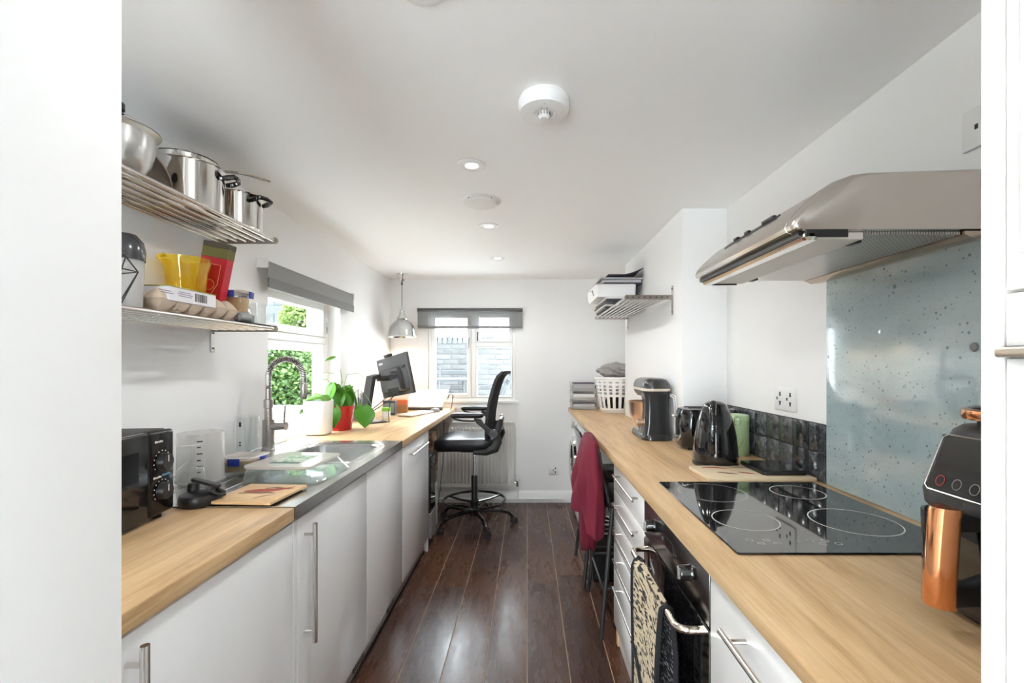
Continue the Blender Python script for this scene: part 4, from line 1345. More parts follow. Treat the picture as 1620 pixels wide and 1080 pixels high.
# tumbler, dark tray and grey roll at the shelf end
t = thing('glass_tumbler', 'clear glass tumbler at the end of the lower shelf', 'glass', (-1.102, 1.868, T2 + 0.006))
bm = nb(); lathe(bm, [(0.0, 0.001), (0.026, 0.001), (0.033, 0.085), (0.0315, 0.085), (0.0245, 0.006), (0.0, 0.006)], n=32); obj('tumbler', bm, M['glass'], t)
bm = nb(); rloft(bm, [(-1.102, 1.815, 0.06, 0.19, 0.01, T2), (-1.102, 1.815, 0.064, 0.195, 0.012, T2 + 0.005)]); solo('dark_tray', bm, M['black'], 'thin black tray under the glass tumbler', 'tray', at=(-1.118, 1.80, T2))
bm = nb(); tube(bm, [(-1.110, 1.735, T2 + 0.0240), (-1.109, 1.742, T2 + 0.0240), (-1.102, 1.800, T2 + 0.0240), (-1.101, 1.806, T2 + 0.0240)], [0.010, 0.018, 0.018, 0.010], 16); solo('grey_scoop', bm, M['grey'], 'small grey rounded tub beside the egg tray', 'tub', at=(-1.105, 1.77, T2 + 0.006))
# shaker bottle and wire holder by the wall end
t = thing('shaker_bottle', 'clear shaker bottle with a black domed cap beside the foreground wall', 'bottle', (-1.142, 1.292, T2))
bm = nb(); lathe(bm, [(0.0, 0.0), (0.036, 0.0), (0.040, 0.008), (0.044, 0.15), (0.042, 0.15), (0.038, 0.01), (0, 0.004)], n=32); obj('bottle_body', bm, M['milky'], t)
bm = nb(); lathe(bm, [(0.046, 0.138), (0.047, 0.165), (0.042, 0.192), (0.026, 0.212), (0.0, 0.218)], n=32); obj('cap', bm, M['charcoal'], t)
bm = nb(); box(bm, -0.012, 0.012, -0.049, -0.036, 0.06, 0.10, 0.003, 1); obj('label', bm, pmat('pink_label', (0.75, 0.35, 0.33), 0.6), t)
t = thing('wire_holder', 'black geometric wire holder on the lower shelf', 'wire holder', (-1.100, 1.192, T2))
top = [(0.042 * math.cos(a), 0.042 * math.sin(a), 0.135) for a in [2 * PI * k / 5 for k in range(5)]]
mid = [(0.062 * math.cos(a), 0.062 * math.sin(a), 0.092) for a in [2 * PI * (k + 0.5) / 5 for k in range(5)]]
bot = [(0.030 * math.cos(a), 0.030 * math.sin(a), 0.003) for a in [2 * PI * k / 5 for k in range(5)]]
for nm, seq in (('wire_ring', [(top, top, 1)]), ('wire_web', [(top, mid, 0), (top, mid, -1), (mid, mid, 1), (mid, bot, 0), (mid, bot, 1), (bot, bot, 1)])):
    bm = nb()
    for A, B, sh in seq:
        for k in range(5):
            tube(bm, [A[k], B[(k + sh) % 5]], 0.0016, 6)
    obj(nm, bm, M['black'], t)

# ------------------------------------------------------------------ left worktop: microwave etc.
t = thing('microwave', 'black countertop microwave with two knobs', 'microwave', (-1.008, 1.302, WT), math.radians(5))
# local: front face in the plane x = 0 facing +x, y runs 0 (far end) to -0.44 (near end)
Wm, Hm, Dm = 0.44, 0.232, 0.285
bm = nb(); box(bm, -Dm, -0.022, -Wm, 0.0, 0.012, 0.012 + Hm, 0.006, 2); obj('casing', bm, M['black_soft'], t)
bm = nb(); box(bm, -0.021, 0.0, -0.0985, 0.0, 0.014, 0.012 + Hm, 0.010, 3); M['micro'] = pmat('microwave_black', (0.006, 0.006, 0.007), 0.14, spec=0.35); cp = obj('control_panel', bm, M['micro'], t)
bm = nb(); box(bm, -0.021, 0.0, -Wm, -0.1005, 0.014, 0.012 + Hm, 0.006, 3); dr = obj('door', bm, M['micro'], t)
bm = nb(); box(bm, -0.001, 0.0006, -Wm + 0.05, -0.135, 0.055, 0.20, 0.0003, 1); obj('door_window', bm, pmat('dark_window', (0.004, 0.004, 0.005), 0.06, spec=0.4), dr)
for zz in (0.158, 0.078):
    bm = nb(); lathe(bm, [(0.0, 0.017), (0.021, 0.017), (0.0225, 0.014), (0.0235, 0.0)], n=32, m=Matrix.Rotation(PI / 2, 4, 'Y'), c=(0, -0.051, zz)); k = obj('knob', bm, M['black'], cp)
    bm = nb(); box(bm, 0.0165, 0.0178, -0.0525, -0.0495, zz, zz + 0.018); obj('knob_mark', bm, M['print'], k)
    for q in range(11):
        a = math.radians(210 - q * 24)
        bm = nb(); cyl(bm, (-0.0004, -0.051 + 0.031 * math.cos(a), zz + 0.031 * math.sin(a)), (0.0006, -0.051 + 0.031 * math.cos(a), zz + 0.031 * math.sin(a)), 0.0016, n=8); obj('dial_mark', bm, M['print'], cp)
for z_, y_, n_, w_, mt in ((0.214, -0.078, 5, 0.0050, 'print'), (0.118, -0.084, 5, 0.0050, 'print'), (0.120, -0.050, 5, 0.0050, 'blue')):
    bm = nb()
    for k in range(n_):
        box(bm, -0.0002, 0.0006, y_ + k * 0.0062, y_ + k * 0.0062 + w_, z_ - 0.0022, z_ + 0.0022 + (0.0012 if k % 3 == 0 else 0))
    obj('printed_mark', bm, M['print'] if mt == 'print' else pmat('blue_print', (0.12, 0.3, 0.5), 0.5), cp, smooth=0)
for u, v in ((-0.03, -0.03), (-0.03, -Wm + 0.03), (-Dm + 0.03, -0.03), (-Dm + 0.03, -Wm + 0.03)):
    bm = nb(); cyl(bm, (u, v, 0.0), (u, v, 0.0125), 0.012, n=12); obj('foot', bm, M['rubber'], t)
bm = nb()
for k in range(8):
    box(bm, -0.25 + k * 0.016, -0.243 + k * 0.016, -0.30, -0.10, 0.2438, 0.2446)
obj('vent_slots', bm, M['rubber'], t, smooth=0)

ST = WT + 0.0032        # steel top level
RIB = WT + 0.0068       # top of drainer ribs
t = thing('measuring_jug', 'milky plastic measuring jug with black scale marks by the wall', 'jug', (-1.165, 1.625, RIB))
bm = nb(); lathe(bm, [(0.0, 0.001), (0.070, 0.001), (0.076, 0.006), (0.072, 0.02), (0.070, 0.176), (0.068, 0.176), (0.070, 0.02), (0.072, 0.008), (0, 0.004)], n=44); obj('jug_body', bm, M['milky'], t)
for zz, w_ in ((0.045, 0.010), (0.065, 0.016), (0.085, 0.010), (0.108, 0.016), (0.13, 0.010), (0.15, 0.016)):
    a0 = math.radians(-62)
    bm = nb()
    for s in range(4):
        a = a0 + s * w_ / 0.07 / 4
        box(bm, 0.0708, 0.0722, -w_ / 8 - 0.0003, w_ / 8 + 0.0003, zz, zz + 0.004, m=Matrix.Rotation(a, 4, 'Z'))
    obj('scale_mark', bm, M['black_soft'], t, smooth=0)
t = thing('wine_glass', 'stemmed glass standing upside down beside the microwave', 'glass', (-1.095, 1.482, RIB))
bm = nb(); lathe(bm, [(0.034, 0.0), (0.042, 0.03), (0.044, 0.055), (0.036, 0.080), (0.016, 0.098), (0.0045, 0.106), (0.004, 0.145), (0.010, 0.150), (0.030, 0.155), (0.033, 0.1565), (0.0, 0.158)], n=36); obj('goblet', bm, M['glass'], t)
t = thing('drinks_shaker', 'black drinks shaker top with a flip loop on the drainer', 'shaker', (-0.992, 1.385, ST))
bm = nb(); lathe(bm, [(0.0, 0.001), (0.056, 0.001), (0.058, 0.004), (0.058, 0.022), (0.054, 0.030), (0.040, 0.036), (0.0, 0.040)], n=40); obj('screw_rim', bm, M['black'], t)
bm = nb(); lathe(bm, [(0.016, 0.036), (0.016, 0.055), (0.013, 0.060), (0.0, 0.060)], c=(-0.024, 0.0, 0), n=24); obj('spout_cap', bm, M['black'], t)
bm = nb(); rloft(bm, [(0.0, 0.0, 0.09, 0.022, 0.01, 0.0600), (0.0, 0.0, 0.092, 0.024, 0.011, 0.064), (0.0, 0.0, 0.086, 0.020, 0.009, 0.068)]); xf(bm, Matrix.Rotation(math.radians(14), 4, 'Y')); obj('flip_arm', bm, M['black'], t)
bm = nb(); tube(bm, [(0.035, -0.016, 0.040), (0.062, -0.016, 0.030), (0.072, 0, 0.026), (0.062, 0.016, 0.030), (0.035, 0.016, 0.040)], 0.0042, 8); obj('carry_loop', bm, M['black'], t)
bm = nb(); cyl(bm, (0.036, -0.02, 0.047), (0.036, 0.02, 0.047), 0.007, n=12); obj('hinge', bm, M['dark_grey'], t)
# clip box on the drainer
clip_box('food_container', 'blue-clipped food container beside the measuring jug', -1.100, 1.772, RIB, 0.135, 0.125, 0.066, pmat('tan_food', (0.55, 0.38, 0.20), 0.7, bump=0.4, bscale=40), 0.85, 0.0)
t = thing('glass_beaker', 'tall clear glass beaker with printed marks behind the tap base', 'beaker', (-1.262, 2.055, ST))
bm = nb(); lathe(bm, [(0.0, 0.001), (0.045, 0.001), (0.047, 0.005), (0.047, 0.185), (0.045, 0.185), (0.045, 0.008), (0.0, 0.008)], n=40); obj('beaker_body', bm, M['glass'], t)
for zz in (0.06, 0.072, 0.145):
    bm = nb(); box(bm, 0.0468, 0.0476, -0.006, 0.004, zz, zz + (0.006 if zz < 0.1 else 0.02), m=Matrix.Rotation(math.radians(-95), 4, 'Z')); obj('printed_mark', bm, M['black_soft'], t, smooth=0)
# upturned clear box with lid
t = thing('clear_food_box', 'clear plastic food box with a frosted labelled lid on the drainer', 'food box', (-0.885, 1.735, RIB), math.radians(-3))
bm = nb(); rloft(bm, [(0.015, 0, 0.285, 0.29, 0.03, 0.0005), (0.015, 0, 0.278, 0.283, 0.03, 0.003), (0, 0, 0.236, 0.255, 0.03, 0.046), (0, 0, 0.232, 0.251, 0.028, 0.046), (0.015, 0, 0.272, 0.277, 0.028, 0.004)]); obj('tub', bm, M['clear'], t)
bm = nb(); rloft(bm, [(0, 0, 0.246, 0.265, 0.032, 0.0465), (0, 0, 0.250, 0.270, 0.034, 0.051), (0, 0, 0.246, 0.266, 0.032, 0.056), (0, 0, 0.22, 0.24, 0.028, 0.0565)]); ld_ = obj('lid', bm, M['lid_white'], t)
m = pmat('green_label', (0.3, 0.5, 0.3), 0.5)
g = NT(m); nz = g.noise(g.coords((1, 1, 1)), 40, 4, 0.6, 1.0)
g.l(g.ramp(nz, [(0.38, (0.03, 0.13, 0.06)), (0.48, (0.35, 0.52, 0.32)), (0.6, (0.72, 0.74, 0.68)), (0.68, (0.5, 0.1, 0.12))]), g.b.inputs['Base Color'])
bm = nb(); box(bm, -0.055, 0.055, -0.06, 0.07, 0.0566, 0.0572); obj('printed_label', bm, m, ld_, smooth=0)
bm = nb(); box(bm, -0.055, 0.055, -0.075, -0.055, 0.0566, 0.0574); obj('label_band', bm, pmat('dark_green_print', (0.02, 0.08, 0.05), 0.5), ld_, smooth=0)
# small boards with chilli print
def chilli(parent, pts, r, z, col):
    bm = nb()
    tube(bm, [(x_, y_, z) for x_, y_ in pts], [r * f for f in ([0.5, 1.0, 1.0, 0.7, 0.15][:len(pts)])], 8)
    for v in bm.verts:
        v.co.z = z + (v.co.z - z) * 0.04
    return obj('chilli_print', bm, col, parent)
M['chilli'] = pmat('chilli_red_print', (0.36, 0.06, 0.035), 0.6)
M['chilli_dark'] = pmat('chilli_brown_print', (0.18, 0.10, 0.05), 0.6)
M['pale_wood'] = oak('pale_board', 'x', 1.18)
t = thing('chopping_board', 'small wooden board with printed chillies on the drainer', 'chopping board', (-0.852, 1.445, ST), math.radians(-4))
bm = nb(); box(bm, -0.10, 0.10, -0.095, 0.105, 0.004, 0.014, 0.003, 2); obj('board', bm, M['pale_wood'], t)
for u in (-0.08, 0.08):
    bm = nb(); box(bm, u - 0.01, u + 0.01, -0.08, 0.09, 0.0, 0.0045); obj('batten', bm, M['black_soft'], t)
chilli(t, [(-0.055, 0.01), (-0.02, 0.025), (0.02, 0.03), (0.045, 0.04), (0.075, 0.075)], 0.017, 0.0144, M['chilli'])
chilli(t, [(-0.06, -0.01), (-0.025, 0.0), (0.01, 0.0), (0.03, 0.005), (0.055, 0.0)], 0.010, 0.0143, M['chilli_dark'])
chilli(t, [(-0.01, 0.05), (0.02, 0.06), (0.04, 0.055), (0.06, 0.05), (0.085, 0.05)], 0.009, 0.0143, M['chilli_dark'])
chilli(t, [(0.02, -0.06), (0.03, -0.045), (0.04, -0.03), (0.05, -0.02), (0.06, -0.01)], 0.004, 0.0143, M['chilli_dark'])

# ------------------------------------------------------------------ tap
M['tap'] = pmat('tap_steel', (0.46, 0.43, 0.41), 0.24, 1.0)
t = thing('kitchen_tap', 'brushed steel spring-neck tap behind the sink', 'tap', (-1.265, 2.225, ST))
bm = nb(); lathe(bm, [(0.0, 0.0), (0.032, 0.0), (0.032, 0.005), (0.0275, 0.010), (0.027, 0.150), (0.0, 0.150)], n=28); obj('body', bm, M['tap'], t)
bm = nb(); cyl(bm, (0.0, 0, 0.118), (0.088, 0, 0.118), 0.0205, n=24); obj('mixer_barrel', bm, M['tap'], t)
bm = nb(); tube(bm, [(0.076, 0, 0.135), (0.082, 0, 0.22)], [0.0045, 0.004], 10); obj('lever', bm, M['tap'], t)
bm = nb(); lathe(bm, [(0.0, 0.15), (0.018, 0.150), (0.017, 0.205), (0.021, 0.208), (0.021, 0.248), (0.014, 0.252), (0.014, 0.30), (0, 0.30)], n=24); obj('riser', bm, M['tap'], t)
R_ = 0.086
def neck(s):
    # s in [0, 1] along: straight up, half circle, short drop
    L1, L2, L3 = 0.06, PI * R_, 0.03
    d_ = s * (L1 + L2 + L3)
    if d_ < L1: return Vector((0, 0, 0.30 + d_))
    if d_ < L1 + L2:
        a = (d_ - L1) / R_
        return Vector((R_ - R_ * math.cos(a), 0, 0.36 + R_ * math.sin(a)))
    return Vector((2 * R_, 0, 0.36 - (d_ - L1 - L2)))
bm = nb(); tube(bm, [neck(k / 40) for k in range(41)], 0.0085, 10); obj('hose', bm, M['dark_grey'], t)
bm = nb()
turns, N = 46, 46 * 10
hel = []
for k in range(N + 1):
    s = k / N
    p = neck(s); q = neck(min(1, s + 0.004)) - neck(max(0, s - 0.004))
    q.normalize()
    bb = Vector((0, 1, 0)); cc = q.cross(bb)
    a = 2 * PI * turns * s
    hel.append(p + (bb * math.cos(a) + cc * math.sin(a)) * 0.0135)
tube(bm, hel, 0.0024, 5); obj('spring', bm, M['tap'], t)
bm = nb(); lathe(bm, [(0.0, 0.33), (0.013, 0.33), (0.015, 0.325), (0.0155, 0.255), (0.013, 0.250), (0.0, 0.250)], c=(2 * R_, 0, 0), n=24); obj('spray_head', bm, M['tap'], t)

# ------------------------------------------------------------------ compost caddy and plant
t = thing('compost_caddy', 'white rounded caddy stuffed with green stalks on the window sill', 'caddy', (-1.262, 2.755, WT), math.radians(6))
bm = nb(); rloft(bm, [(0, 0, 0.126, 0.140, 0.03, 0.006), (0, 0, 0.134, 0.148, 0.034, 0.012), (0, 0, 0.146, 0.152, 0.036, 0.20), (0, 0, 0.144, 0.150, 0.036, 0.205), (0, 0, 0.132, 0.140, 0.034, 0.200), (0, 0, 0.126, 0.134, 0.03, 0.12)]); obj('caddy_body', bm, M['white'], t)
bm = nb(); rloft(bm, [(0, 0, 0.118, 0.130, 0.03, 0.0), (0, 0, 0.124, 0.136, 0.03, 0.0065)]); obj('rubber_base', bm, M['dark_grey'], t)
bm = nb(); rloft(bm, [(0, 0, 0.130, 0.136, 0.033, 0.190), (0, 0, 0.130, 0.136, 0.033, 0.196)]); obj('liner', bm, M['charcoal'], t)
bm = nb()
for k in range(7):
    a = -0.055 + k * 0.018
    tube(bm, [(-0.056, a, 0.206), (-0.02, a + 0.008, 0.240 - abs(k - 3) * 0.006), (0.03, a, 0.226), (0.056, a - 0.004, 0.204)], [0.006, 0.012, 0.012, 0.006], 7)
obj('green_stalks', bm, leafy('leek_green', (0.08, 0.28, 0.03), (0.30, 0.55, 0.10)), t)

t = thing('potted_plant', 'leafy green house plant in a red pot on the desk', 'potted plant', (-1.205, 2.945, WT))
bm = nb(); lathe(bm, [(0.0, 0.0), (0.062, 0.0), (0.066, 0.004), (0.084, 0.150), (0.087, 0.158), (0.083, 0.158), (0.078, 0.140), (0.0, 0.140)], n=40); obj('pot', bm, M['red_pot'], t)
bm = nb(); lathe(bm, [(0.0, 0.146), (0.079, 0.142)], n=24); obj('soil', bm, M['soil'], t)
def leaf_mesh(L, Wd, cup=0.15, heart=True):
    bm = nb()
    def f(u, v):
        # u along 0..1, v across 0..1
        s = (v - 0.5) * 2
        w_ = Wd * (math.sin(PI * min(1, u * 0.97 + 0.03)) ** 0.75) * (1.25 - 0.55 * u)
        back = -0.16 * L * abs(s) ** 1.4 * (1 - u) ** 3 if heart else 0
        return (u * L + back, s * w_ / 2, cup * L * (s * s * 0.5) - 0.35 * L * u * u * 0.5)
    sheet(bm, f, 10, 8, 0.0008)
    return bm
rl_ = random.Random(12)
base = None
def put_leaf(L, Wd, pos, yaw, pitch, roll=0.0, stem_from=None, heart=True):
    o = obj('leaf', leaf_mesh(L, Wd, 0.15, heart), M['leaf'], t, smooth=80)
    o.location = pos
    o.rotation_euler = (roll, pitch, yaw)
    if stem_from is not None:
        a, b = Vector(stem_from), Vector(pos)
        md = (a + b) / 2 + Vector((0, 0, 0.03))
        bm = nb(); tube(bm, [a, a.lerp(md, 0.6) + Vector((0, 0, 0.01)), md, b.lerp(md, 0.4) + Vector((0, 0, 0.008)), b], [0.003, 0.0026, 0.0024, 0.002, 0.0016], 6); obj('stem', bm, M['stem'], t)
# dense upright crown
for k in range(11):
    a = 2 * PI * k / 11 + 0.3
    rr0 = 0.03 + 0.03 * rl_.random()
    zz = 0.24 + 0.07 * rl_.random()
    put_leaf(0.125 + 0.03 * rl_.random(), 0.085, (rr0 * math.cos(a), rr0 * math.sin(a), zz), a, math.radians(58 + 25 * rl_.random()), 0.0, (0.015 * math.cos(a), 0.015 * math.sin(a), 0.145), False)
for k in range(5):
    a = 2 * PI * k / 5
    put_leaf(0.11, 0.06, (0.012 * math.cos(a), 0.012 * math.sin(a), 0.19), a, math.radians(-62), 0.0, (0, 0, 0.145), False)
# trailing big heart leaves
put_leaf(0.135, 0.120, (0.000, -0.085, 0.148), math.radians(-95), math.radians(66), 0.25, (0.02, -0.03, 0.15))
put_leaf(0.135, 0.135, (0.155, -0.02, 0.148), math.radians(-60), math.radians(62), -0.2, (0.04, 0.0, 0.15))
put_leaf(0.060, 0.050, (-0.035, -0.01, 0.465), math.radians(205), math.radians(12), 0.4, (0.01, 0, 0.30))
# arching bare stems
for pts in ([(0.02, 0, 0.25), (-0.01, -0.02, 0.36), (-0.08, -0.04, 0.37), (-0.15, -0.06, 0.345)], [(0.01, 0, 0.25), (0.03, 0.02, 0.355), (0.10, 0.03, 0.365), (0.15, 0.02, 0.32)], [(-0.02, 0, 0.25), (-0.08, -0.03, 0.33), (-0.12, -0.05, 0.31)], [(0.04, 0, 0.2), (0.11, 0.02, 0.26), (0.17, 0.02, 0.20), (0.2, 0.0, 0.15)]):
    bm = nb(); tube(bm, pts, 0.0018, 6); obj('runner', bm, M['stem'], t)

# ------------------------------------------------------------------ desk: monitor, keyboard, pens
phi = math.atan2(0.33, -0.314)          # direction of the panel from right edge to left edge
t = thing('computer_monitor', 'black monitor seen from behind on the desk', 'monitor', (-1.045, 3.40, WT), phi)
# local x: from left edge towards right edge (towards the camera side), +y = back of the screen
# panel centre height 0.30, tilted back
mm = Matrix.Translation((-0.035, -0.045, 0.335)) @ Matrix.Rotation(math.radians(8), 4, 'Y') @ Matrix.Rotation(math.radians(-8), 4, 'X')
bm = nb(); box(bm, -0.235, 0.235, -0.012, 0.010, -0.15, 0.15, 0.004, 2, m=mm); pn = obj('screen_panel', bm, M['dark_grey'], t)
bm = nb(); box(bm, -0.222, 0.222, -0.0125, -0.0118, -0.132, 0.138, m=mm); obj('screen_glass', bm, M['black_gloss'], pn, smooth=0)
bm = nb(); rloft(bm, [(0, 0, 0.40, 0.19, 0.02, 0.0), (0, 0, 0.37, 0.165, 0.02, 0.026)]); xf(bm, mm @ Matrix.Translation((0, 0.0098, -0.03)) @ Matrix.Rotation(-PI / 2, 4, 'X')); obj('rear_housing', bm, M['charcoal'], pn)
bm = nb(); box(bm, -0.160, -0.115, 0.034, 0.041, -0.10, 0.055, 0.003, 2, m=mm); obj('grip_recess', bm, M['black'], pn)
bm = nb(); box(bm, -0.08, 0.08, 0.030, 0.037, -0.135, -0.085, 0.002, 1, m=mm); obj('port_bay', bm, M['black'], pn)
bm = nb(); box(bm, 0.0, 0.09, -0.012, 0.016, 0.150, 0.172, 0.004, 2, m=mm); obj('webcam', bm, M['black'], pn)
bm = nb()
for k in range(4):
    box(bm, 0.140 + k * 0.016, 0.152 + k * 0.016, 0.0100, 0.0106, 0.105, 0.122, m=mm)
obj('maker_mark', bm, M['print'], pn, smooth=0)
bm = nb()
st = [Vector((-0.03, 0.235, 0.012)), Vector((-0.02, 0.15, 0.16)), Vector((-0.005, 0.075, 0.30)), Vector((0.0, 0.04, 0.345))]
prism(bm, [(0.150, 0.008), (0.180, 0.008), (0.125, 0.335), (0.060, 0.350), (0.058, 0.325), (0.098, 0.312)], 'x', -0.020, 0.085, 0.003); obj('stand_arm', bm, M['black_soft'], t)
bm = nb(); cyl(bm, (0.01, 0.075, 0.318), (0.0, -0.012, 0.318), 0.022, n=18); obj('tilt_joint', bm, M['black'], t)
bm = nb(); rloft(bm, [(0.01, 0.10, 0.20, 0.18, 0.03, 0.0), (0.01, 0.10, 0.20, 0.18, 0.03, 0.006), (0.01, 0.10, 0.185, 0.165, 0.03, 0.010)]); obj('stand_foot', bm, M['charcoal'], t)
for k, (a, b, c) in enumerate((((-0.05, -0.05, 0.20), (0.02, 0.10, 0.06), (0.10, 0.22, 0.012)), ((0.04, -0.05, 0.20), (0.16, 0.05, 0.06), (0.17, 0.16, 0.012)), ((0.0, -0.05, 0.20), (-0.04, 0.02, 0.10), (-0.13, 0.05, 0.012)))):
    a, b, c = Vector(a), Vector(b), Vector(c)
    bm = nb(); tube(bm, [a.lerp(b, s) * (1 - s) + b.lerp(c, s) * s for s in [q / 10 for q in range(11)]], 0.003, 6); obj('cable', bm, M['black'], t)

t = thing('keyboard', 'silver keyboard lying on the desk behind the monitor', 'keyboard', (-0.93, 3.82, WT), math.radians(72))
bm = nb(); rloft(bm, [(0, 0, 0.36, 0.13, 0.012, 0.004), (0, 0, 0.362, 0.132, 0.012, 0.013), (0, 0, 0.35, 0.12, 0.01, 0.016)]); obj('keyboard_body', bm, M['alu'], t)
bm = nb(); box(bm, -0.15, 0.15, -0.05, -0.04, 0.0, 0.0045); obj('rear_foot', bm, M['rubber'], t)
kp = None
for r_ in range(5):
    for c_ in range(14):
        if kp is None:
            bm = nb(); box(bm, -0.0105, 0.0105, -0.0095, 0.0095, 0.0, 0.0035, 0.0012, 1); kp = obj('key', bm, M['white'], t); o = kp
        else:
            o = kp.copy(); COL.objects.link(o)
        o.location = (-0.158 + c_ * 0.0243, -0.044 + r_ * 0.022, 0.0160)
t = thing('computer_mouse', 'grey computer mouse at the front of the desk', 'mouse', (-0.815, 4.02, WT), math.radians(60))
bm = nb(); rloft(bm, [(0, 0, 0.10, 0.056, 0.026, 0.0), (0, 0, 0.104, 0.06, 0.029, 0.008), (0, 0, 0.094, 0.054, 0.026, 0.022), (0, 0, 0.07, 0.038, 0.018, 0.032), (0, 0, 0.03, 0.016, 0.0078, 0.036)]); obj('mouse_shell', bm, M['grey'], t)
bm = nb(); cyl(bm, (0.025, -0.003, 0.031), (0.025, 0.003, 0.031), 0.008, n=12); obj('scroll_wheel', bm, M['black'], t)

# sloping white document stand with laptop-like panel
t = thing('laptop', 'white laptop propped on a wooden wedge at the far desk end', 'laptop', (-0.95, 4.17, WT), math.radians(-8))
bm = nb()
prism(bm, [(-0.005, 0.002), (0.235, 0.002), (0.235, 0.150), (0.215, 0.150)], 'x', -0.20, -0.183); obj('wedge_side', bm, M['card'], t)
bm = nb(); prism(bm, [(-0.005, 0.002), (0.200, 0.002), (0.200, 0.130), (0.190, 0.130)], 'x', 0.10, 0.117); obj('wedge_side', bm, M['card'], t)
mm = Matrix.Translation((0, -0.02, 0.012)) @ Matrix.Rotation(math.radians(35), 4, 'X')
bm = nb(); box(bm, -0.18, 0.18, 0.0, 0.27, 0.006, 0.020, 0.006, 2, m=mm); obj('laptop_body', bm, M['white'], t)
bm = nb(); box(bm, -0.17, 0.19, -0.016, 0.004, 0.0, 0.026, 0.003, 1, m=mm); obj('front_lip', bm, M['dark_grey'], t)
bm = nb(); tube(bm, [(0.18, 0.16, 0.10), (0.235, 0.10, 0.17), (0.27, 0.02, 0.10), (0.275, -0.05, 0.004)], 0.003, 6); obj('cable', bm, M['black'], t)
bm = nb(); tube(bm, [(0.18, 0.14, 0.09), (0.22, 0.13, 0.20), (0.26, 0.10, 0.15), (0.25, 0.02, 0.004)], 0.0022, 6); obj('cable', bm, M['black'], t)

# pen pots with pens
pr_ = random.Random(21)
def pen_pot(label, x, y, n, col, cat='pen pot'):
    t = thing('pen_pot', label, cat, (x, y, WT))
    bm = nb(); lathe(bm, [(0.0, 0.0), (0.034, 0.0), (0.037, 0.003), (0.039, 0.095), (0.036, 0.095), (0.034, 0.006), (0, 0.005)], n=28); obj('pot', bm, col, t)
    return t
def pens(x, y, cols, lab):
    for k, (c, cn) in enumerate(cols):
        a = 2 * PI * k / len(cols)
        bx_, by_ = x + 0.012 * math.cos(a), y + 0.012 * math.sin(a)
        tx, ty = x + 0.030 * math.cos(a), y + 0.030 * math.sin(a)
        h = 0.14 + 0.03 * pr_.random()
        t = thing('pen', f'{cn} pen standing in the {lab}', 'pen', (bx_, by_, WT + 0.006), group='pens on the desk')
        d_ = Vector((tx - bx_, ty - by_, h))
        bm = nb(); tube(bm, [(0, 0, 0.0), d_ * 0.06, d_ * 0.72], [0.001, 0.0042, 0.0042], 8); obj('barrel', bm, c, t)
        bm = nb(); tube(bm, [d_ * 0.70, d_], [0.0048, 0.0046], 8); obj('pen_cap', bm, c, t)
pen_pot('black pot of pens between the plant and the wall charger', -1.287, 3.52, 6, M['black'])
pen_pot('grey pot of pens behind the monitor stand', -1.287, 3.63, 6, M['grey'])
pc = {'black': M['black'], 'teal': pmat('teal_pen', (0.02, 0.16, 0.2), 0.4), 'navy': pmat('navy_pen', (0.01, 0.03, 0.14), 0.4), 'white': M['white'], 'grey': M['grey'], 'green': pmat('green_pen', (0.03, 0.18, 0.08), 0.4)}
pens(-1.287, 3.52, [(pc[c], c) for c in ('black', 'teal', 'navy', 'white', 'green')], 'black pot')
pens(-1.287, 3.63, [(pc[c], c) for c in ('grey', 'black', 'teal', 'white', 'navy')], 'grey pot')
t = thing('glue_tub', 'small tub with a lime green lid behind the monitor stand', 'tub', (-1.115, 3.60, WT))
bm = nb(); lathe(bm, [(0.0, 0.0), (0.030, 0.0), (0.032, 0.003), (0.032, 0.052), (0.0, 0.052)], n=28); obj('tub_body', bm, M['white_soft'], t)
bm = nb(); lathe(bm, [(0.034, 0.0525), (0.034, 0.078), (0.031, 0.081), (0.0, 0.081)], n=28); obj('tub_lid', bm, pmat('lime_lid', (0.28, 0.62, 0.06), 0.4), t)
t = thing('orange_tin', 'orange lidded tin on the desk behind the monitor', 'tin', (-1.12, 3.98, WT), 0.2)
bm = nb(); rloft(bm, [(0, 0, 0.15, 0.10, 0.02, 0.0), (0, 0, 0.15, 0.10, 0.02, 0.072)]); obj('tin_body', bm, pmat('brown_print_tin', (0.40, 0.18, 0.06), 0.4, bump=0.3, bscale=50), t)
bm = nb(); rloft(bm, [(0, 0, 0.156, 0.106, 0.02, 0.0725), (0, 0, 0.156, 0.106, 0.02, 0.112), (0, 0, 0.146, 0.096, 0.02, 0.117)]); obj('tin_lid', bm, pmat('orange_lid', (0.72, 0.17, 0.05), 0.4), t)
t = thing('desk_organiser', 'grey upright organiser behind the monitor on the desk', 'organiser', (-1.145, 3.80, WT))
bm = nb(); box(bm, -0.05, 0.05, -0.035, 0.035, 0.0, 0.12, 0.004, 1); obj('body', bm, M['dark_grey'], t)
bm = nb(); box(bm, -0.046, 0.046, -0.038, -0.0345, 0.02, 0.10, 0.002, 1); obj('front_panel', bm, M['grey'], t)

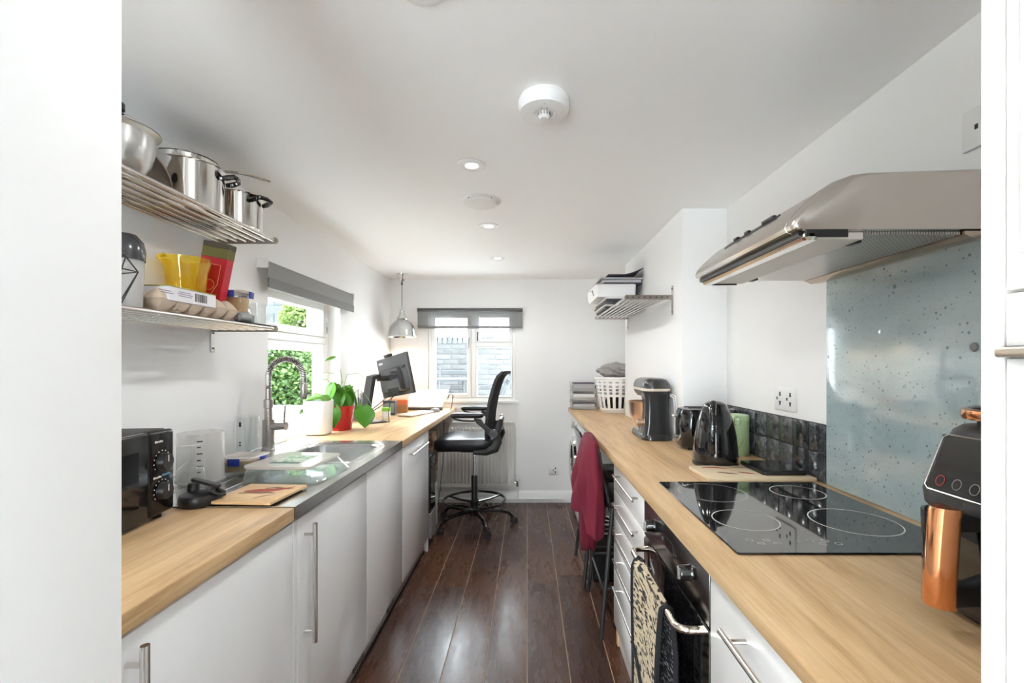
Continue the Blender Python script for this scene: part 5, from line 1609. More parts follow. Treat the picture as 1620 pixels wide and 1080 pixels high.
# things under the desk
t = thing('computer_tower', 'black computer tower under the desk beside the end cabinet', 'computer', (-0.940, 3.46, 0))
bm = nb(); box(bm, -0.22, 0.22, -0.085, 0.085, 0.235, 0.66, 0.006, 2); obj('tower_case', bm, M['black'], t)
bm = nb(); box(bm, 0.2195, 0.224, -0.075, 0.075, 0.25, 0.65, 0.002, 1); obj('front_bezel', bm, M['black_gloss'], t)
for zz in (0.60, 0.56, 0.40):
    bm = nb(); box(bm, 0.2235, 0.226, -0.055, 0.055, zz, zz + 0.025, 0.001, 1); obj('drive_slot', bm, M['dark_grey'], t)
bm = nb(); box(bm, -0.23, 0.23, -0.09, 0.09, 0.05, 0.234, 0.004, 1); obj('tower_stand', bm, M['grey'], t)
for u in (-0.19, 0.19):
    for v in (-0.07, 0.07):
        bm = nb(); cyl(bm, (u, v - 0.012, 0.025), (u, v + 0.012, 0.025), 0.025, n=14); obj('castor', bm, M['rubber'], t)
m = pmat('brown_patterned_paper', (0.3, 0.15, 0.06), 0.7)
g = NT(m); nz = g.noise(g.coords((1, 1, 1)), 18, 6, 0.7, 1.5)
g.l(g.ramp(nz, [(0.35, (0.06, 0.03, 0.02)), (0.5, (0.33, 0.16, 0.06)), (0.65, (0.62, 0.50, 0.36))]), g.b.inputs['Base Color'])
t = thing('paper_bag', 'brown patterned paper bag under the desk by the radiator', 'paper bag', (-0.893, 3.74, 0))
bm = nb(); rloft(bm, [(0, 0, 0.26, 0.20, 0.01, 0.36), (0, 0, 0.28, 0.22, 0.01, 0.50), (0, 0.01, 0.27, 0.20, 0.01, 0.70), (0, 0.015, 0.25, 0.16, 0.01, 0.78)]); obj('bag', bm, m, t)
bm = nb(); box(bm, -0.135, 0.135, -0.11, 0.11, 0.0, 0.3595, 0.004, 1); bx_ = obj('carton', bm, pmat('white_green_carton', (0.55, 0.57, 0.52), 0.6), t)
bm = nb(); box(bm, 0.1345, 0.1365, -0.10, 0.02, 0.16, 0.24); obj('green_label', bm, pmat('green_card', (0.10, 0.20, 0.06), 0.6), bx_)
bm = nb(); tube(bm, [(-0.745, 4.10, 0.88), (-0.748, 4.06, 0.70), (-0.745, 4.02, 0.48), (-0.76, 3.98, 0.25), (-0.79, 3.94, 0.02), (-0.83, 3.90, 0.004), (-0.9, 3.97, 0.004)], 0.0032, 6)
solo('power_cable', bm, M['black'], 'black cable dangling from the desk in front of the radiator', 'cable', at=(-0.79, 3.94, 0))

# ------------------------------------------------------------------ office chair (faces -x)
t = thing('office_chair', 'black high drafting chair with a foot ring at the desk', 'office chair', (-0.44, 3.80, 0))
bm = nb()
specs = []
for zz, gr, rr_ in ((0.655, -0.06, 0.08), (0.668, -0.02, 0.10), (0.695, 0.0, 0.11), (0.722, 0.0, 0.11), (0.742, -0.012, 0.10), (0.752, -0.05, 0.09), (0.755, -0.12, 0.08)):
    specs.append((-0.055, 0, 0.51 + gr, 0.49 + gr, rr_, zz))
rloft(bm, specs, n=7)
for v in bm.verts:      # waterfall front
    if v.co.x < -0.15:
        v.co.z -= 0.018 * min(1, ((-0.15 - v.co.x) / 0.15) ** 2)
obj('seat', bm, M['leather'], t, smooth=60)
bm = nb(); rloft(bm, [(-0.0, 0, 0.22, 0.20, 0.03, 0.625), (-0.0, 0, 0.28, 0.26, 0.04, 0.656)]); obj('seat_plate', bm, M['black'], t)
bm = nb(); cyl(bm, (0, 0, 0.40), (0, 0, 0.630), 0.0135, n=20); obj('gas_lift', bm, M['chrome'], t)
bm = nb(); lathe(bm, [(0.0, 0.10), (0.030, 0.10), (0.030, 0.17), (0.026, 0.175), (0.026, 0.41), (0.022, 0.416), (0.0, 0.416)], n=24); obj('lift_sleeve', bm, M['black'], t)
bm = nb(); tube(bm, [(0.255 * math.cos(2 * PI * k / 48), 0.255 * math.sin(2 * PI * k / 48), 0.212) for k in range(48)], 0.0105, 10, ring=True); fr = obj('foot_ring', bm, M['black_gloss'], t)
for k in range(3):
    a = math.radians(35 + 120 * k)
    bm = nb(); tube(bm, [(0.03 * math.cos(a), 0.03 * math.sin(a), 0.190), (0.14 * math.cos(a), 0.14 * math.sin(a), 0.194), (0.253 * math.cos(a), 0.253 * math.sin(a), 0.211)], 0.009, 8); obj('ring_spoke', bm, M['black_gloss'], fr)
bm = nb(); lathe(bm, [(0.0, 0.165), (0.036, 0.165), (0.036, 0.208), (0.03, 0.212), (0.0, 0.212)], n=24); obj('ring_hub', bm, M['black'], fr)
bm = nb(); lathe(bm, [(0.0, 0.085), (0.042, 0.085), (0.045, 0.10), (0.040, 0.145), (0.0, 0.15)], n=24); obj('base_hub', bm, M['black'], t)
for k in range(5):
    a = math.radians(-68 + 72 * k)
    c, s = math.cos(a), math.sin(a)
    path = [(0.03, 0.122), (0.12, 0.128), (0.22, 0.120), (0.285, 0.098), (0.315, 0.070), (0.320, 0.058)]
    bm = nb(); tube(bm, [(u * c, u * s, z) for u, z in path], [0.020, 0.019, 0.017, 0.015, 0.013, 0.011], 10); lg = obj('base_leg', bm, M['black_gloss'], t)
    aa = a + 0.9
    ca, sa = math.cos(aa), math.sin(aa)
    ctr = Vector((0.320 * c + 0.014 * ca, 0.320 * s + 0.014 * sa, 0.0285))
    ax = Vector((-sa, ca, 0))
    bm = nb()
    for e in (-1, 1):
        cyl(bm, ctr + ax * (e * 0.006), ctr + ax * (e * 0.024), 0.0275, 0.025, 18)
    cyl(bm, ctr - ax * 0.02, ctr + ax * 0.02, 0.010, n=10)
    cyl(bm, (0.320 * c, 0.320 * s, 0.030), (0.320 * c, 0.320 * s, 0.062), 0.009, n=10)
    obj('castor', bm, M['rubber'], lg)
# backrest
def backpt(u, v):
    # u across 0..1, v up 0..1
    s = (u - 0.5) * 2
    w_ = 0.20 + 0.045 * math.sin(PI * (0.15 + 0.75 * v))
    zz = 0.74 + 0.535 * v
    xx = 0.165 + 0.06 * v + 0.035 * v * v - 0.02 * math.sin(PI * v) + 0.03 * max(0, (v - 0.88) / 0.12) ** 2
    xx -= 0.045 * s * s
    return Vector((xx, s * w_, zz))
bm = nb(); sheet(bm, lambda u, v: backpt(0.04 + 0.92 * u, 0.02 + 0.96 * v), 14, 22, 0.006); bk_ = obj('mesh_back', bm, M['black_fabric'], t)
outl = [backpt(0, k / 16) for k in range(17)] + [backpt(k / 10, 1) for k in range(1, 10)] + [backpt(1, 1 - k / 16) for k in range(17)] + [backpt(1 - k / 10, 0) for k in range(1, 10)]
bm = nb(); tube(bm, outl, 0.015, 8, ring=True); obj('back_frame', bm, M['black_soft'], t)
bm = nb(); rloft(bm, [(0.205, 0, 0.03, 0.24, 0.014, 0.82), (0.218, 0, 0.036, 0.26, 0.016, 0.85), (0.226, 0, 0.036, 0.24, 0.016, 0.885), (0.224, 0, 0.02, 0.22, 0.009, 0.90)]); obj('lumbar_support', bm, M['black'], t)
# J-shaped spine from under the seat to the back
bm = nb()
for e in (-1, 1):
    tube(bm, [(0.02, e * 0.235, 0.652), (0.12, e * 0.25, 0.655), (0.185, e * 0.255, 0.685), (0.210, e * 0.25, 0.74), (0.205, e * 0.235, 0.80), (0.215, e * 0.215, 0.90)], [0.018, 0.026, 0.038, 0.036, 0.024, 0.014], 10)
tube(bm, [(0.215, -0.22, 0.80), (0.225, -0.10, 0.81), (0.23, 0, 0.81), (0.225, 0.10, 0.81), (0.215, 0.22, 0.80)], 0.012, 8)
obj('back_bracket', bm, M['black_soft'], t)
for e in (-1, 1):
    bm = nb(); cyl(bm, (0.180, e * 0.262, 0.805), (0.180, e * 0.300, 0.805), 0.032, n=24); hg = obj('arm_hinge', bm, M['dark_grey'], t)
    bm = nb(); cyl(bm, (0.180, e * 0.300, 0.805), (0.180, e * 0.305, 0.805), 0.020, n=20); obj('hinge_cap', bm, M['black'], hg)
    bm = nb()
    prism(bm, [(0.205, 0.785), (0.165, 0.835), (0.105, 0.885), (0.085, 0.918), (0.03, 0.928), (0.03, 0.912), (0.05, 0.885), (0.10, 0.845), (0.145, 0.785), (0.18, 0.765)], 'y', *sorted((e * 0.272, e * 0.292)), 0.004); obj('arm_lever', bm, M['black_soft'], t)
    bm = nb(); rloft(bm, [(-0.02, e * 0.283, 0.22, 0.05, 0.022, 0.928), (-0.025, e * 0.283, 0.255, 0.065, 0.028, 0.938), (-0.025, e * 0.283, 0.262, 0.07, 0.03, 0.950), (-0.025, e * 0.283, 0.24, 0.06, 0.026, 0.962), (-0.025, e * 0.283, 0.20, 0.03, 0.014, 0.966)]); obj('armrest_pad', bm, M['leather'], t, smooth=60)
    bm = nb(); tube(bm, [(-0.145, e * 0.283, 0.938), (-0.12, e * 0.283, 0.918), (-0.06, e * 0.283, 0.905), (0.02, e * 0.283, 0.903), (0.07, e * 0.283, 0.91)], 0.007, 8); obj('arm_loop', bm, M['black_soft'], t)

# ------------------------------------------------------------------ bar stools
def bar_stool(label, x, y, rz=0.0):
    t = thing('bar_stool', label, 'bar stool', (x, y, 0), rz, group='bar stools under the worktop')
    feet = {(-1, -1): (-0.205, -0.235), (-1, 1): (-0.205, 0.235), (1, -1): (0.19, -0.225), (1, 1): (0.19, 0.225)}
    tops = {(-1, -1): (-0.135, -0.165), (-1, 1): (-0.135, 0.165), (1, -1): (0.14, -0.16), (1, 1): (0.14, 0.16)}
    for k in feet:
        f, q = feet[k], tops[k]
        bm = nb(); tube(bm, [(f[0], f[1], 0.0), (q[0], q[1], 0.622)], 0.0115, 10); obj('leg', bm, M['black_soft'], t)
    def lp(k, z):
        f, q = feet[k], tops[k]
        s = z / 0.622
        return (f[0] + (q[0] - f[0]) * s, f[1] + (q[1] - f[1]) * s, z)
    for a, b, z in (((-1, -1), (-1, 1), 0.21), ((1, -1), (1, 1), 0.21), ((-1, -1), (1, -1), 0.235), ((-1, 1), (1, 1), 0.235)):
        bm = nb(); tube(bm, [lp(a, z), lp(b, z)], 0.0085, 8); obj('rung', bm, M['black_soft'], t)
    bm = nb(); rloft(bm, [(0, 0, 0.36, 0.38, 0.06, 0.624), (0, 0, 0.375, 0.395, 0.07, 0.634), (0, 0, 0.37, 0.39, 0.07, 0.650), (0, 0, 0.33, 0.35, 0.06, 0.656)]); obj('seat', bm, M['black'], t)
    for e in (-1, 1):
        bm = nb(); tube(bm, [(-0.145, e * 0.165, 0.600), (-0.165, e * 0.168, 0.70), (-0.190, e * 0.168, 0.80), (-0.205, e * 0.165, 0.90)], 0.0105, 10); obj('back_post', bm, M['black_soft'], t)
    def bp(u, v):
        s = (u - 0.5) * 2
        return (-0.205 - 0.035 * v + 0.022 * s * s + 0.012 * math.sin(PI * v), 0.195 * s, 0.765 + 0.185 * v - 0.02 * s * s)
    bm = nb(); sheet(bm, bp, 16, 8, 0.012); obj('backrest', bm, M['black_gloss'], t)
    return t
bar_stool('black bar stool with a bare glossy backrest near the washing machine', 0.545, 2.965)
bar_stool('black bar stool with a crimson sweatshirt over its back', 0.566, 2.462)

# crimson sweatshirt over the nearer stool
t = thing('sweatshirt', 'crimson sweatshirt draped over the back of the bar stool', 'sweatshirt', (0.36, 2.43, 0.36))
def cloth(u, v):
    # u round the closed loop, v from the top (0) down (1)
    a = 2 * PI * u
    zt = 0.970
    zb = 0.545 + 0.05 * math.sin(a * 2 + 1.0)
    z = zt + (zb - zt) * v
    hy = 0.165 + 0.055 * min(1, v * 2.2) + 0.02 * v
    hx = 0.030 + 0.042 * min(1, v * 1.6) ** 0.7
    cy_ = 2.43 - 0.015 * v
    cx_ = 0.334 - 0.010 * v
    fold = 1 + 0.30 * math.sin(a * 7 + v * 3) * min(1, v * 1.5) + 0.13 * math.sin(a * 13 - v * 5) * min(1, v * 1.5)
    if v < 0.08:
        hx *= 0.62 + 4.75 * v
        z += 0.0
    return Vector((cx_ + hx * math.cos(a) * fold, cy_ + hy * math.sin(a) * (1 + 0.05 * math.sin(a * 5 + v * 4) * v), z - 0.014 * abs(math.sin(a)) ** 3 * (1 - v)))
bm = nb()
tt = nb()
loft(tt, [[cloth(u / 56, v / 26) for u in range(56)] for v in range(27)])
bmesh.ops.recalc_face_normals(tt, faces=tt.faces); merge(bm, tt)
obj('body', bm, M['sweat'], t, True, smooth=80)
bm = nb()
def sleeve(path, rad, ph):
    tt = nb()
    loops = []
    for i, (p, r) in enumerate(zip(path, rad)):
        loops.append([Vector((p[0] + 0.55 * r * math.cos(2 * PI * k / 24) * (1 + 0.12 * math.sin(5 * 2 * PI * k / 24 + i * 0.7 + ph)), p[1] + r * math.sin(2 * PI * k / 24) * (1 + 0.10 * math.sin(4 * 2 * PI * k / 24 + i + ph)), p[2] + 0.008 * math.sin(3 * 2 * PI * k / 24))) for k in range(24)])
    loft(tt, loops); bmesh.ops.recalc_face_normals(tt, faces=tt.faces)
    return tt
merge(bm, sleeve([(0.335, 2.36, 0.72), (0.322, 2.37, 0.62), (0.322, 2.40, 0.55), (0.325, 2.42, 0.47), (0.326, 2.43, 0.40), (0.33, 2.44, 0.365)], [0.07, 0.085, 0.085, 0.08, 0.072, 0.055], 0)); obj('sleeve', bm, M['sweat'], t, True, smooth=80)
bm = nb(); merge(bm, sleeve([(0.325, 2.50, 0.66), (0.318, 2.53, 0.56), (0.318, 2.55, 0.46), (0.318, 2.55, 0.37), (0.320, 2.55, 0.315)], [0.06, 0.06, 0.05, 0.04, 0.032], 2)); obj('sleeve', bm, M['sweat'], t, True, smooth=80)

# ------------------------------------------------------------------ washing machine and boxes under the worktop
t = thing('washing_machine', 'white washing machine with a chrome porthole at the end wall', 'washing machine', (0.74, 4.06, 0))
bm = nb(); box(bm, 0.425, 1.03, 3.76, 4.36, 0.012, 0.862, 0.008, 2); obj('cabinet', bm, M['white'], t, True)
bm = nb(); box(bm, 0.418, 0.4255, 3.765, 4.355, 0.745, 0.858, 0.003, 1); wp = obj('control_panel', bm, M['white_soft'], t, True)
bm = nb(); lathe(bm, [(0, 0.022), (0.026, 0.022), (0.03, 0.0)], n=24, m=Matrix.Rotation(-PI / 2, 4, 'Y'), c=(0.418, 4.06, 0.80)); obj('dial', bm, M['satin'], wp, True)
bm = nb(); box(bm, 0.415, 0.4185, 3.80, 3.90, 0.77, 0.83, 0.002, 1); obj('display', bm, M['black_gloss'], wp, True)
bm = nb(); box(bm, 0.4155, 0.4185, 4.20, 4.34, 0.76, 0.845, 0.002, 1); obj('detergent_drawer', bm, M['white'], wp, True)
R90 = Matrix.Rotation(-PI / 2, 4, 'Y')
bm = nb(); lathe(bm, [(0.225, 0.0), (0.228, 0.012), (0.215, 0.032), (0.190, 0.040), (0.165, 0.030), (0.160, 0.015)], n=48, m=R90, c=(0.425, 4.0, 0.485)); dr = obj('door_ring', bm, M['polished'], t, True)
bm = nb(); lathe(bm, [(0.162, 0.020), (0.14, 0.010), (0.08, -0.0), (0.0, 0.004)], n=40, m=R90, c=(0.424, 4.0, 0.485)); obj('door_glass', bm, M['black_gloss'], dr, True)
bm = nb(); box(bm, 0.388, 0.404, 3.79, 3.815, 0.44, 0.53, 0.004, 2); obj('door_latch', bm, M['satin'], dr, True)
for v in (3.80, 4.32):
    for u in (0.46, 1.0):
        bm = nb(); cyl(bm, (u, v, 0.0), (u, v, 0.013), 0.02, n=12); obj('foot', bm, M['rubber'], t, True)
t = thing('storage_box', 'pale storage box with a dark green lid under the worktop', 'storage box', (0.62, 3.47, 0))
bm = nb(); rloft(bm, [(0.62, 3.47, 0.38, 0.36, 0.02, 0.0), (0.62, 3.47, 0.41, 0.40, 0.02, 0.378)]); obj('tub', bm, M['milky'], t, True)
bm = nb(); rloft(bm, [(0.62, 3.47, 0.42, 0.41, 0.02, 0.3785), (0.62, 3.47, 0.425, 0.415, 0.02, 0.392), (0.62, 3.47, 0.41, 0.40, 0.02, 0.396)]); obj('lid', bm, pmat('dark_green_lid', (0.012, 0.075, 0.05), 0.45), t, True)
t = thing('storage_box', 'brown-bottomed clear box under the nearer bar stool', 'storage box', (0.5425, 2.965, 0))
bm = nb(); rloft(bm, [(0.5425, 2.965, 0.27, 0.31, 0.02, 0.0), (0.5425, 2.965, 0.285, 0.33, 0.02, 0.30), (0.5425, 2.965, 0.28, 0.325, 0.02, 0.30), (0.5425, 2.965, 0.265, 0.305, 0.02, 0.004)]); obj('tub', bm, M['smoke'], t, True)
bm = nb(); box(bm, 0.415, 0.67, 2.82, 3.11, 0.006, 0.20, 0.01, 2); obj('contents', bm, pmat('taupe_card', (0.20, 0.15, 0.12), 0.8, bump=0.4, bscale=20), t, True)
bm = nb(); tube(bm, [p for p in rr(0.5425, 2.965, 0.286, 0.332, 0.02, 0.302, 4)], 0.007, 8, ring=True); obj('rim', bm, M['grey'], t, True)
rc = random.Random(4)
t = thing('cable_coil', 'coil of black and white cable on the clear storage box', 'cable', (0.52, 2.99, 0.2005))
for k, mt in enumerate((M['black'], M['black'], M['white_soft'])):
    pts = [(0.045 * math.cos(a * 0.9 + k) * (1 + 0.2 * math.sin(a * 3.1)) , 0.06 * math.sin(a * 0.9 + k), 0.012 + 0.016 * k + a * 0.004) for a in [q * 0.35 for q in range(60)]]
    bm = nb(); tube(bm, pts, 0.005, 6); obj('cable_loop', bm, mt, t)

# ------------------------------------------------------------------ right worktop things
# kettle
t = thing('kettle', 'gloss black cordless kettle on the right worktop', 'kettle', (0.795, 1.925, WT))
bm = nb(); lathe(bm, [(0.0, 0.0), (0.088, 0.0), (0.091, 0.004), (0.091, 0.016), (0.0, 0.016)], n=40); obj('power_base', bm, M['black'], t)
bm = nb(); lathe(bm, [(0.0, 0.0175), (0.089, 0.0175), (0.0905, 0.030), (0.0885, 0.075), (0.083, 0.125), (0.0735, 0.175), (0.060, 0.220), (0.047, 0.248), (0.044, 0.252)], n=48); obj('kettle_body', bm, M['black_gloss'], t)
bm = nb(); lathe(bm, [(0.0455, 0.251), (0.043, 0.258), (0.030, 0.266), (0.012, 0.269), (0.0, 0.2695)], n=40); ld_ = obj('lid', bm, M['black_gloss'], t)
a = math.radians(-118)
c, s = math.cos(a), math.sin(a)
bm = nb(); tube(bm, [(u * c, u * s, z) for u, z in ((0.035, 0.250), (0.062, 0.262), (0.085, 0.248), (0.098, 0.205), (0.104, 0.150), (0.103, 0.100), (0.094, 0.068), (0.082, 0.060))], [0.012, 0.014, 0.013, 0.012, 0.012, 0.012, 0.012, 0.010], 10); obj('grip', bm, M['black_gloss'], t)
c2, s2 = math.cos(a + PI), math.sin(a + PI)
bm = nb(); tube(bm, [(u * c2, u * s2, z) for u, z in ((0.040, 0.215), (0.066, 0.235), (0.084, 0.252))], [0.024, 0.017, 0.009], 12); obj('spout', bm, M['black_gloss'], t)
for k in range(4):
    bm = nb(); box(bm, -0.0895, -0.0885, -0.004, 0.004, 0.034, 0.037, m=Matrix.Rotation(math.radians(38 + k * 9), 4, 'Z')); obj('printed_mark', bm, M['print'], t, smooth=0)
bm = nb(); box(bm, -0.010, 0.010, -0.0920, -0.0905, 0.040, 0.054, 0.0005, 1, m=Matrix.Rotation(math.radians(58), 4, 'Z')); obj('rating_plate', bm, M['grey'], t)

# toaster
t = thing('toaster', 'gloss black toaster between the mixer and the green canister', 'toaster', (0.91, 2.312, WT))
bm = nb(); rloft(bm, [(0, 0, 0.27, 0.165, 0.05, 0.012), (0, 0, 0.285, 0.178, 0.055, 0.030), (0, 0, 0.288, 0.180, 0.055, 0.120), (0, 0, 0.280, 0.174, 0.055, 0.180), (0, 0, 0.262, 0.158, 0.05, 0.200), (0, 0, 0.24, 0.13, 0.045, 0.204)], n=7); obj('shell', bm, M['black_gloss'], t)
for v in (-0.032, 0.032):
    bm = nb(); rloft(bm, [(0, v, 0.205, 0.030, 0.01, 0.2035), (0, v, 0.205, 0.030, 0.01, 0.206), (0, v, 0.195, 0.020, 0.008, 0.206)]); obj('slot', bm, M['rubber'], t)
bm = nb(); box(bm, -0.152, -0.142, -0.006, 0.006, 0.05, 0.17, 0.002, 1); obj('lever_track', bm, M['black'], t)
bm = nb(); box(bm, -0.174, -0.150, -0.022, 0.022, 0.158, 0.170, 0.004, 2); obj('lever', bm, M['satin'], t)
bm = nb(); cyl(bm, (-0.140, 0.0, 0.052), (-0.163, 0.0, 0.052), 0.019, 0.017, 20); obj('browning_knob', bm, M['satin'], t)
for u in (-0.10, 0.10):
    for v in (-0.055, 0.055):
        bm = nb(); cyl(bm, (u, v, 0.0), (u, v, 0.013), 0.012, n=12); obj('foot', bm, M['rubber'], t)

# green canister
M['mint'] = pmat('mint_green_enamel', (0.40, 0.56, 0.30), 0.28)
t = thing('canister', 'mint green canister behind the kettle', 'canister', (0.992, 2.150, WT))
bm = nb(); lathe(bm, [(0.0, 0.0), (0.050, 0.0), (0.052, 0.003), (0.052, 0.158), (0.050, 0.160), (0, 0.160)], n=36); obj('can', bm, M['mint'], t)
bm = nb(); lathe(bm, [(0.0535, 0.1605), (0.0535, 0.180), (0.050, 0.186), (0.030, 0.190), (0.0, 0.190)], n=36); obj('lid', bm, M['mint'], t)
a = math.radians(-115)
bm = nb(); tube(bm, [(math.cos(a + d_) * 0.055, math.sin(a + d_) * 0.055, z) for d_, z in ((-0.22, 0.178), (-0.22, 0.148), (0, 0.140), (0.22, 0.148), (0.22, 0.178), (0, 0.182), (-0.22, 0.178))], 0.0016, 6); obj('wire_clasp', bm, M['satin'], t)
bm = nb(); tube(bm, [(math.cos(a + d_) * 0.0525, math.sin(a + d_) * 0.0525, z) for d_, z in ((-0.3, 0.03), (-0.1, 0.05), (0.1, 0.035), (0.35, 0.055), (0.5, 0.075))], 0.0008, 5); obj('leaf_print', bm, M['chilli_dark'], t)

# chopping board and scales
t = thing('chopping_board', 'wide wooden board with printed chillies beside the hob', 'chopping board', (0.85, 1.745, WT))
bm = nb(); box(bm, -0.195, 0.198, -0.100, 0.100, 0.0, 0.014, 0.002, 2); obj('board', bm, pmat('pale_printed_board', (0.70, 0.56, 0.38), 0.5, bump=0.1, bscale=30), t)
chilli(t, [(-0.155, 0.065), (-0.13, 0.070), (-0.10, 0.062), (-0.08, 0.055), (-0.055, 0.050)], 0.010, 0.0143, M['chilli'])
chilli(t, [(-0.125, -0.010), (-0.11, -0.018), (-0.09, -0.03), (-0.075, -0.038), (-0.06, -0.045)], 0.009, 0.0143, M['chilli_dark'])
chilli(t, [(-0.045, -0.008), (-0.03, -0.018), (-0.015, -0.028), (-0.005, -0.033), (0.01, -0.04)], 0.009, 0.0143, M['chilli'])
chilli(t, [(-0.06, 0.075), (-0.03, 0.065), (0.0, 0.062), (0.02, 0.06), (0.04, 0.06)], 0.004, 0.0143, M['chilli_dark'])
t = thing('kitchen_scale', 'flat black kitchen scale lying on the wide board', 'kitchen scale', (0.955, 1.775, WT + 0.0145))
bm = nb(); rloft(bm, [(0, 0, 0.16, 0.185, 0.012, 0.0), (0, 0, 0.168, 0.192, 0.014, 0.004), (0, 0, 0.168, 0.192, 0.014, 0.012), (0, 0, 0.164, 0.188, 0.012, 0.014)]); obj('scale_body', bm, M['black'], t)
bm = nb(); box(bm, -0.080, 0.080, -0.091, 0.091, 0.0141, 0.0168, 0.001, 1); obj('glass_plate', bm, M['black_gloss'], t)
bm = annulus((-0.045, -0.05), 0.008, 0.001, 0.0171, n=24); obj('touch_mark', bm, M['grey'], t, smooth=0)

# stand mixer (faces away from the camera)
t = thing('stand_mixer', 'charcoal stand mixer with a copper bowl by the chimney breast', 'stand mixer', (0.724, 2.50, WT))
bm = nb(); rloft(bm, [(0, 0.165, 0.160, 0.320, 0.05, 0.0), (0, 0.165, 0.170, 0.330, 0.055, 0.004), (0, 0.165, 0.168, 0.328, 0.055, 0.026), (0, 0.165, 0.154, 0.314, 0.05, 0.036)], n=6); obj('foot_plate', bm, M['charcoal'], t)
bm = nb(); rloft(bm, [(0, 0.085, 0.160, 0.150, 0.03, 0.030), (0, 0.078, 0.148, 0.130, 0.03, 0.060), (0, 0.072, 0.136, 0.115, 0.028, 0.100), (0, 0.070, 0.128, 0.110, 0.026, 0.170), (0, 0.072, 0.132, 0.120, 0.026, 0.225), (0, 0.075, 0.144, 0.140, 0.03, 0.262)], n=6); obj('column', bm, M['charcoal'], t)
bm = nb(); rloft(bm, [(0, 0.150, 0.118, 0.270, 0.04, 0.240), (0, 0.155, 0.146, 0.310, 0.05, 0.262), (0, 0.160, 0.152, 0.328, 0.055, 0.285), (0, 0.160, 0.148, 0.322, 0.055, 0.312), (0, 0.158, 0.126, 0.296, 0.05, 0.334), (0, 0.155, 0.08, 0.24, 0.035, 0.344)], n=7); obj('head', bm, M['charcoal'], t, smooth=50)
bm = nb(); rloft(bm, [(0, 0.159, 0.1515, 0.326, 0.0555, 0.274), (0, 0.160, 0.1545, 0.330, 0.0565, 0.276), (0, 0.160, 0.1545, 0.330, 0.0565, 0.287), (0, 0.160, 0.1515, 0.326, 0.0555, 0.289)], False, False, n=7); obj('trim_band', bm, M['cream'], t)
bm = nb(); lathe(bm, [(0.0, 0.036), (0.040, 0.036), (0.045, 0.045), (0.074, 0.080), (0.096, 0.130), (0.100, 0.200), (0.103, 0.204), (0.098, 0.204), (0.094, 0.132), (0.072, 0.084), (0.0, 0.046)], c=(-0.014, 0.225, 0), n=44); obj('mixing_bowl', bm, M['rose_copper'], t)
bm = nb(); cyl(bm, (-0.005, 0.232, 0.17), (-0.005, 0.232, 0.245), 0.014, 0.020, 16); obj('beater_shaft', bm, M['black'], t)
bm = nb(); cyl(bm, (-0.066, 0.085, 0.095), (-0.100, 0.085, 0.095), 0.020, 0.018, 20); kn = obj('speed_knob', bm, M['rose_copper'], t)
bm = nb(); cyl(bm, (-0.100, 0.085, 0.095), (-0.103, 0.085, 0.095), 0.013, n=18); obj('knob_cap', bm, M['cream'], kn)
bm = nb(); tube(bm, [(0.06, 0.03, 0.26), (0.086, -0.005, 0.25), (0.089, -0.02, 0.20), (0.087, -0.03, 0.10), (0.084, -0.02, 0.02), (0.088, 0.02, 0.004)], 0.004, 7); tube(bm, [(0.06, 0.05, 0.26), (0.087, 0.02, 0.235), (0.088, 0.0, 0.15), (0.086, -0.01, 0.05), (0.086, 0.03, 0.004)], 0.004, 7); obj('mains_cord', bm, M['white_soft'], t)

# air fryer (faces the aisle)
M['fryer'] = pmat('air_fryer_plastic', (0.035, 0.035, 0.037), 0.40)
t = thing('air_fryer', 'black air fryer with a copper handle beside the tall cupboard', 'air fryer', (0.855, 0.728, WT))
def fl_(specs):
    bm = nb(); rloft(bm, specs, n=8); return bm
obj('lower_body', fl_([(0, 0, 0.23, 0.23, 0.09, 0.0), (0, 0, 0.262, 0.262, 0.10, 0.014), (0, 0, 0.285, 0.275, 0.10, 0.060), (0, 0, 0.292, 0.280, 0.10, 0.176)]), M['fryer'], t, smooth=50)
obj('upper_body', fl_([(0, 0, 0.300, 0.286, 0.10, 0.1785), (0, 0, 0.304, 0.290, 0.10, 0.200), (0.004, 0, 0.292, 0.278, 0.10, 0.240), (0.012, 0, 0.250, 0.240, 0.09, 0.310), (0.014, 0, 0.232, 0.224, 0.085, 0.318)]), M['fryer'], t, smooth=50)
obj('lid_collar', fl_([(0.014, 0, 0.20, 0.195, 0.08, 0.3185), (0.014, 0, 0.20, 0.195, 0.08, 0.331)]), M['rubber'], t)
obj('lid_ring', fl_([(0.014, 0, 0.236, 0.228, 0.09, 0.331), (0.014, 0, 0.242, 0.234, 0.095, 0.337), (0.014, 0, 0.240, 0.232, 0.095, 0.347), (0.014, 0, 0.226, 0.218, 0.09, 0.350)]), M['copper'], t)
obj('lid_top', fl_([(0.014, 0, 0.224, 0.216, 0.088, 0.3505), (0.014, 0, 0.214, 0.206, 0.085, 0.354)]), M['black_gloss'], t)
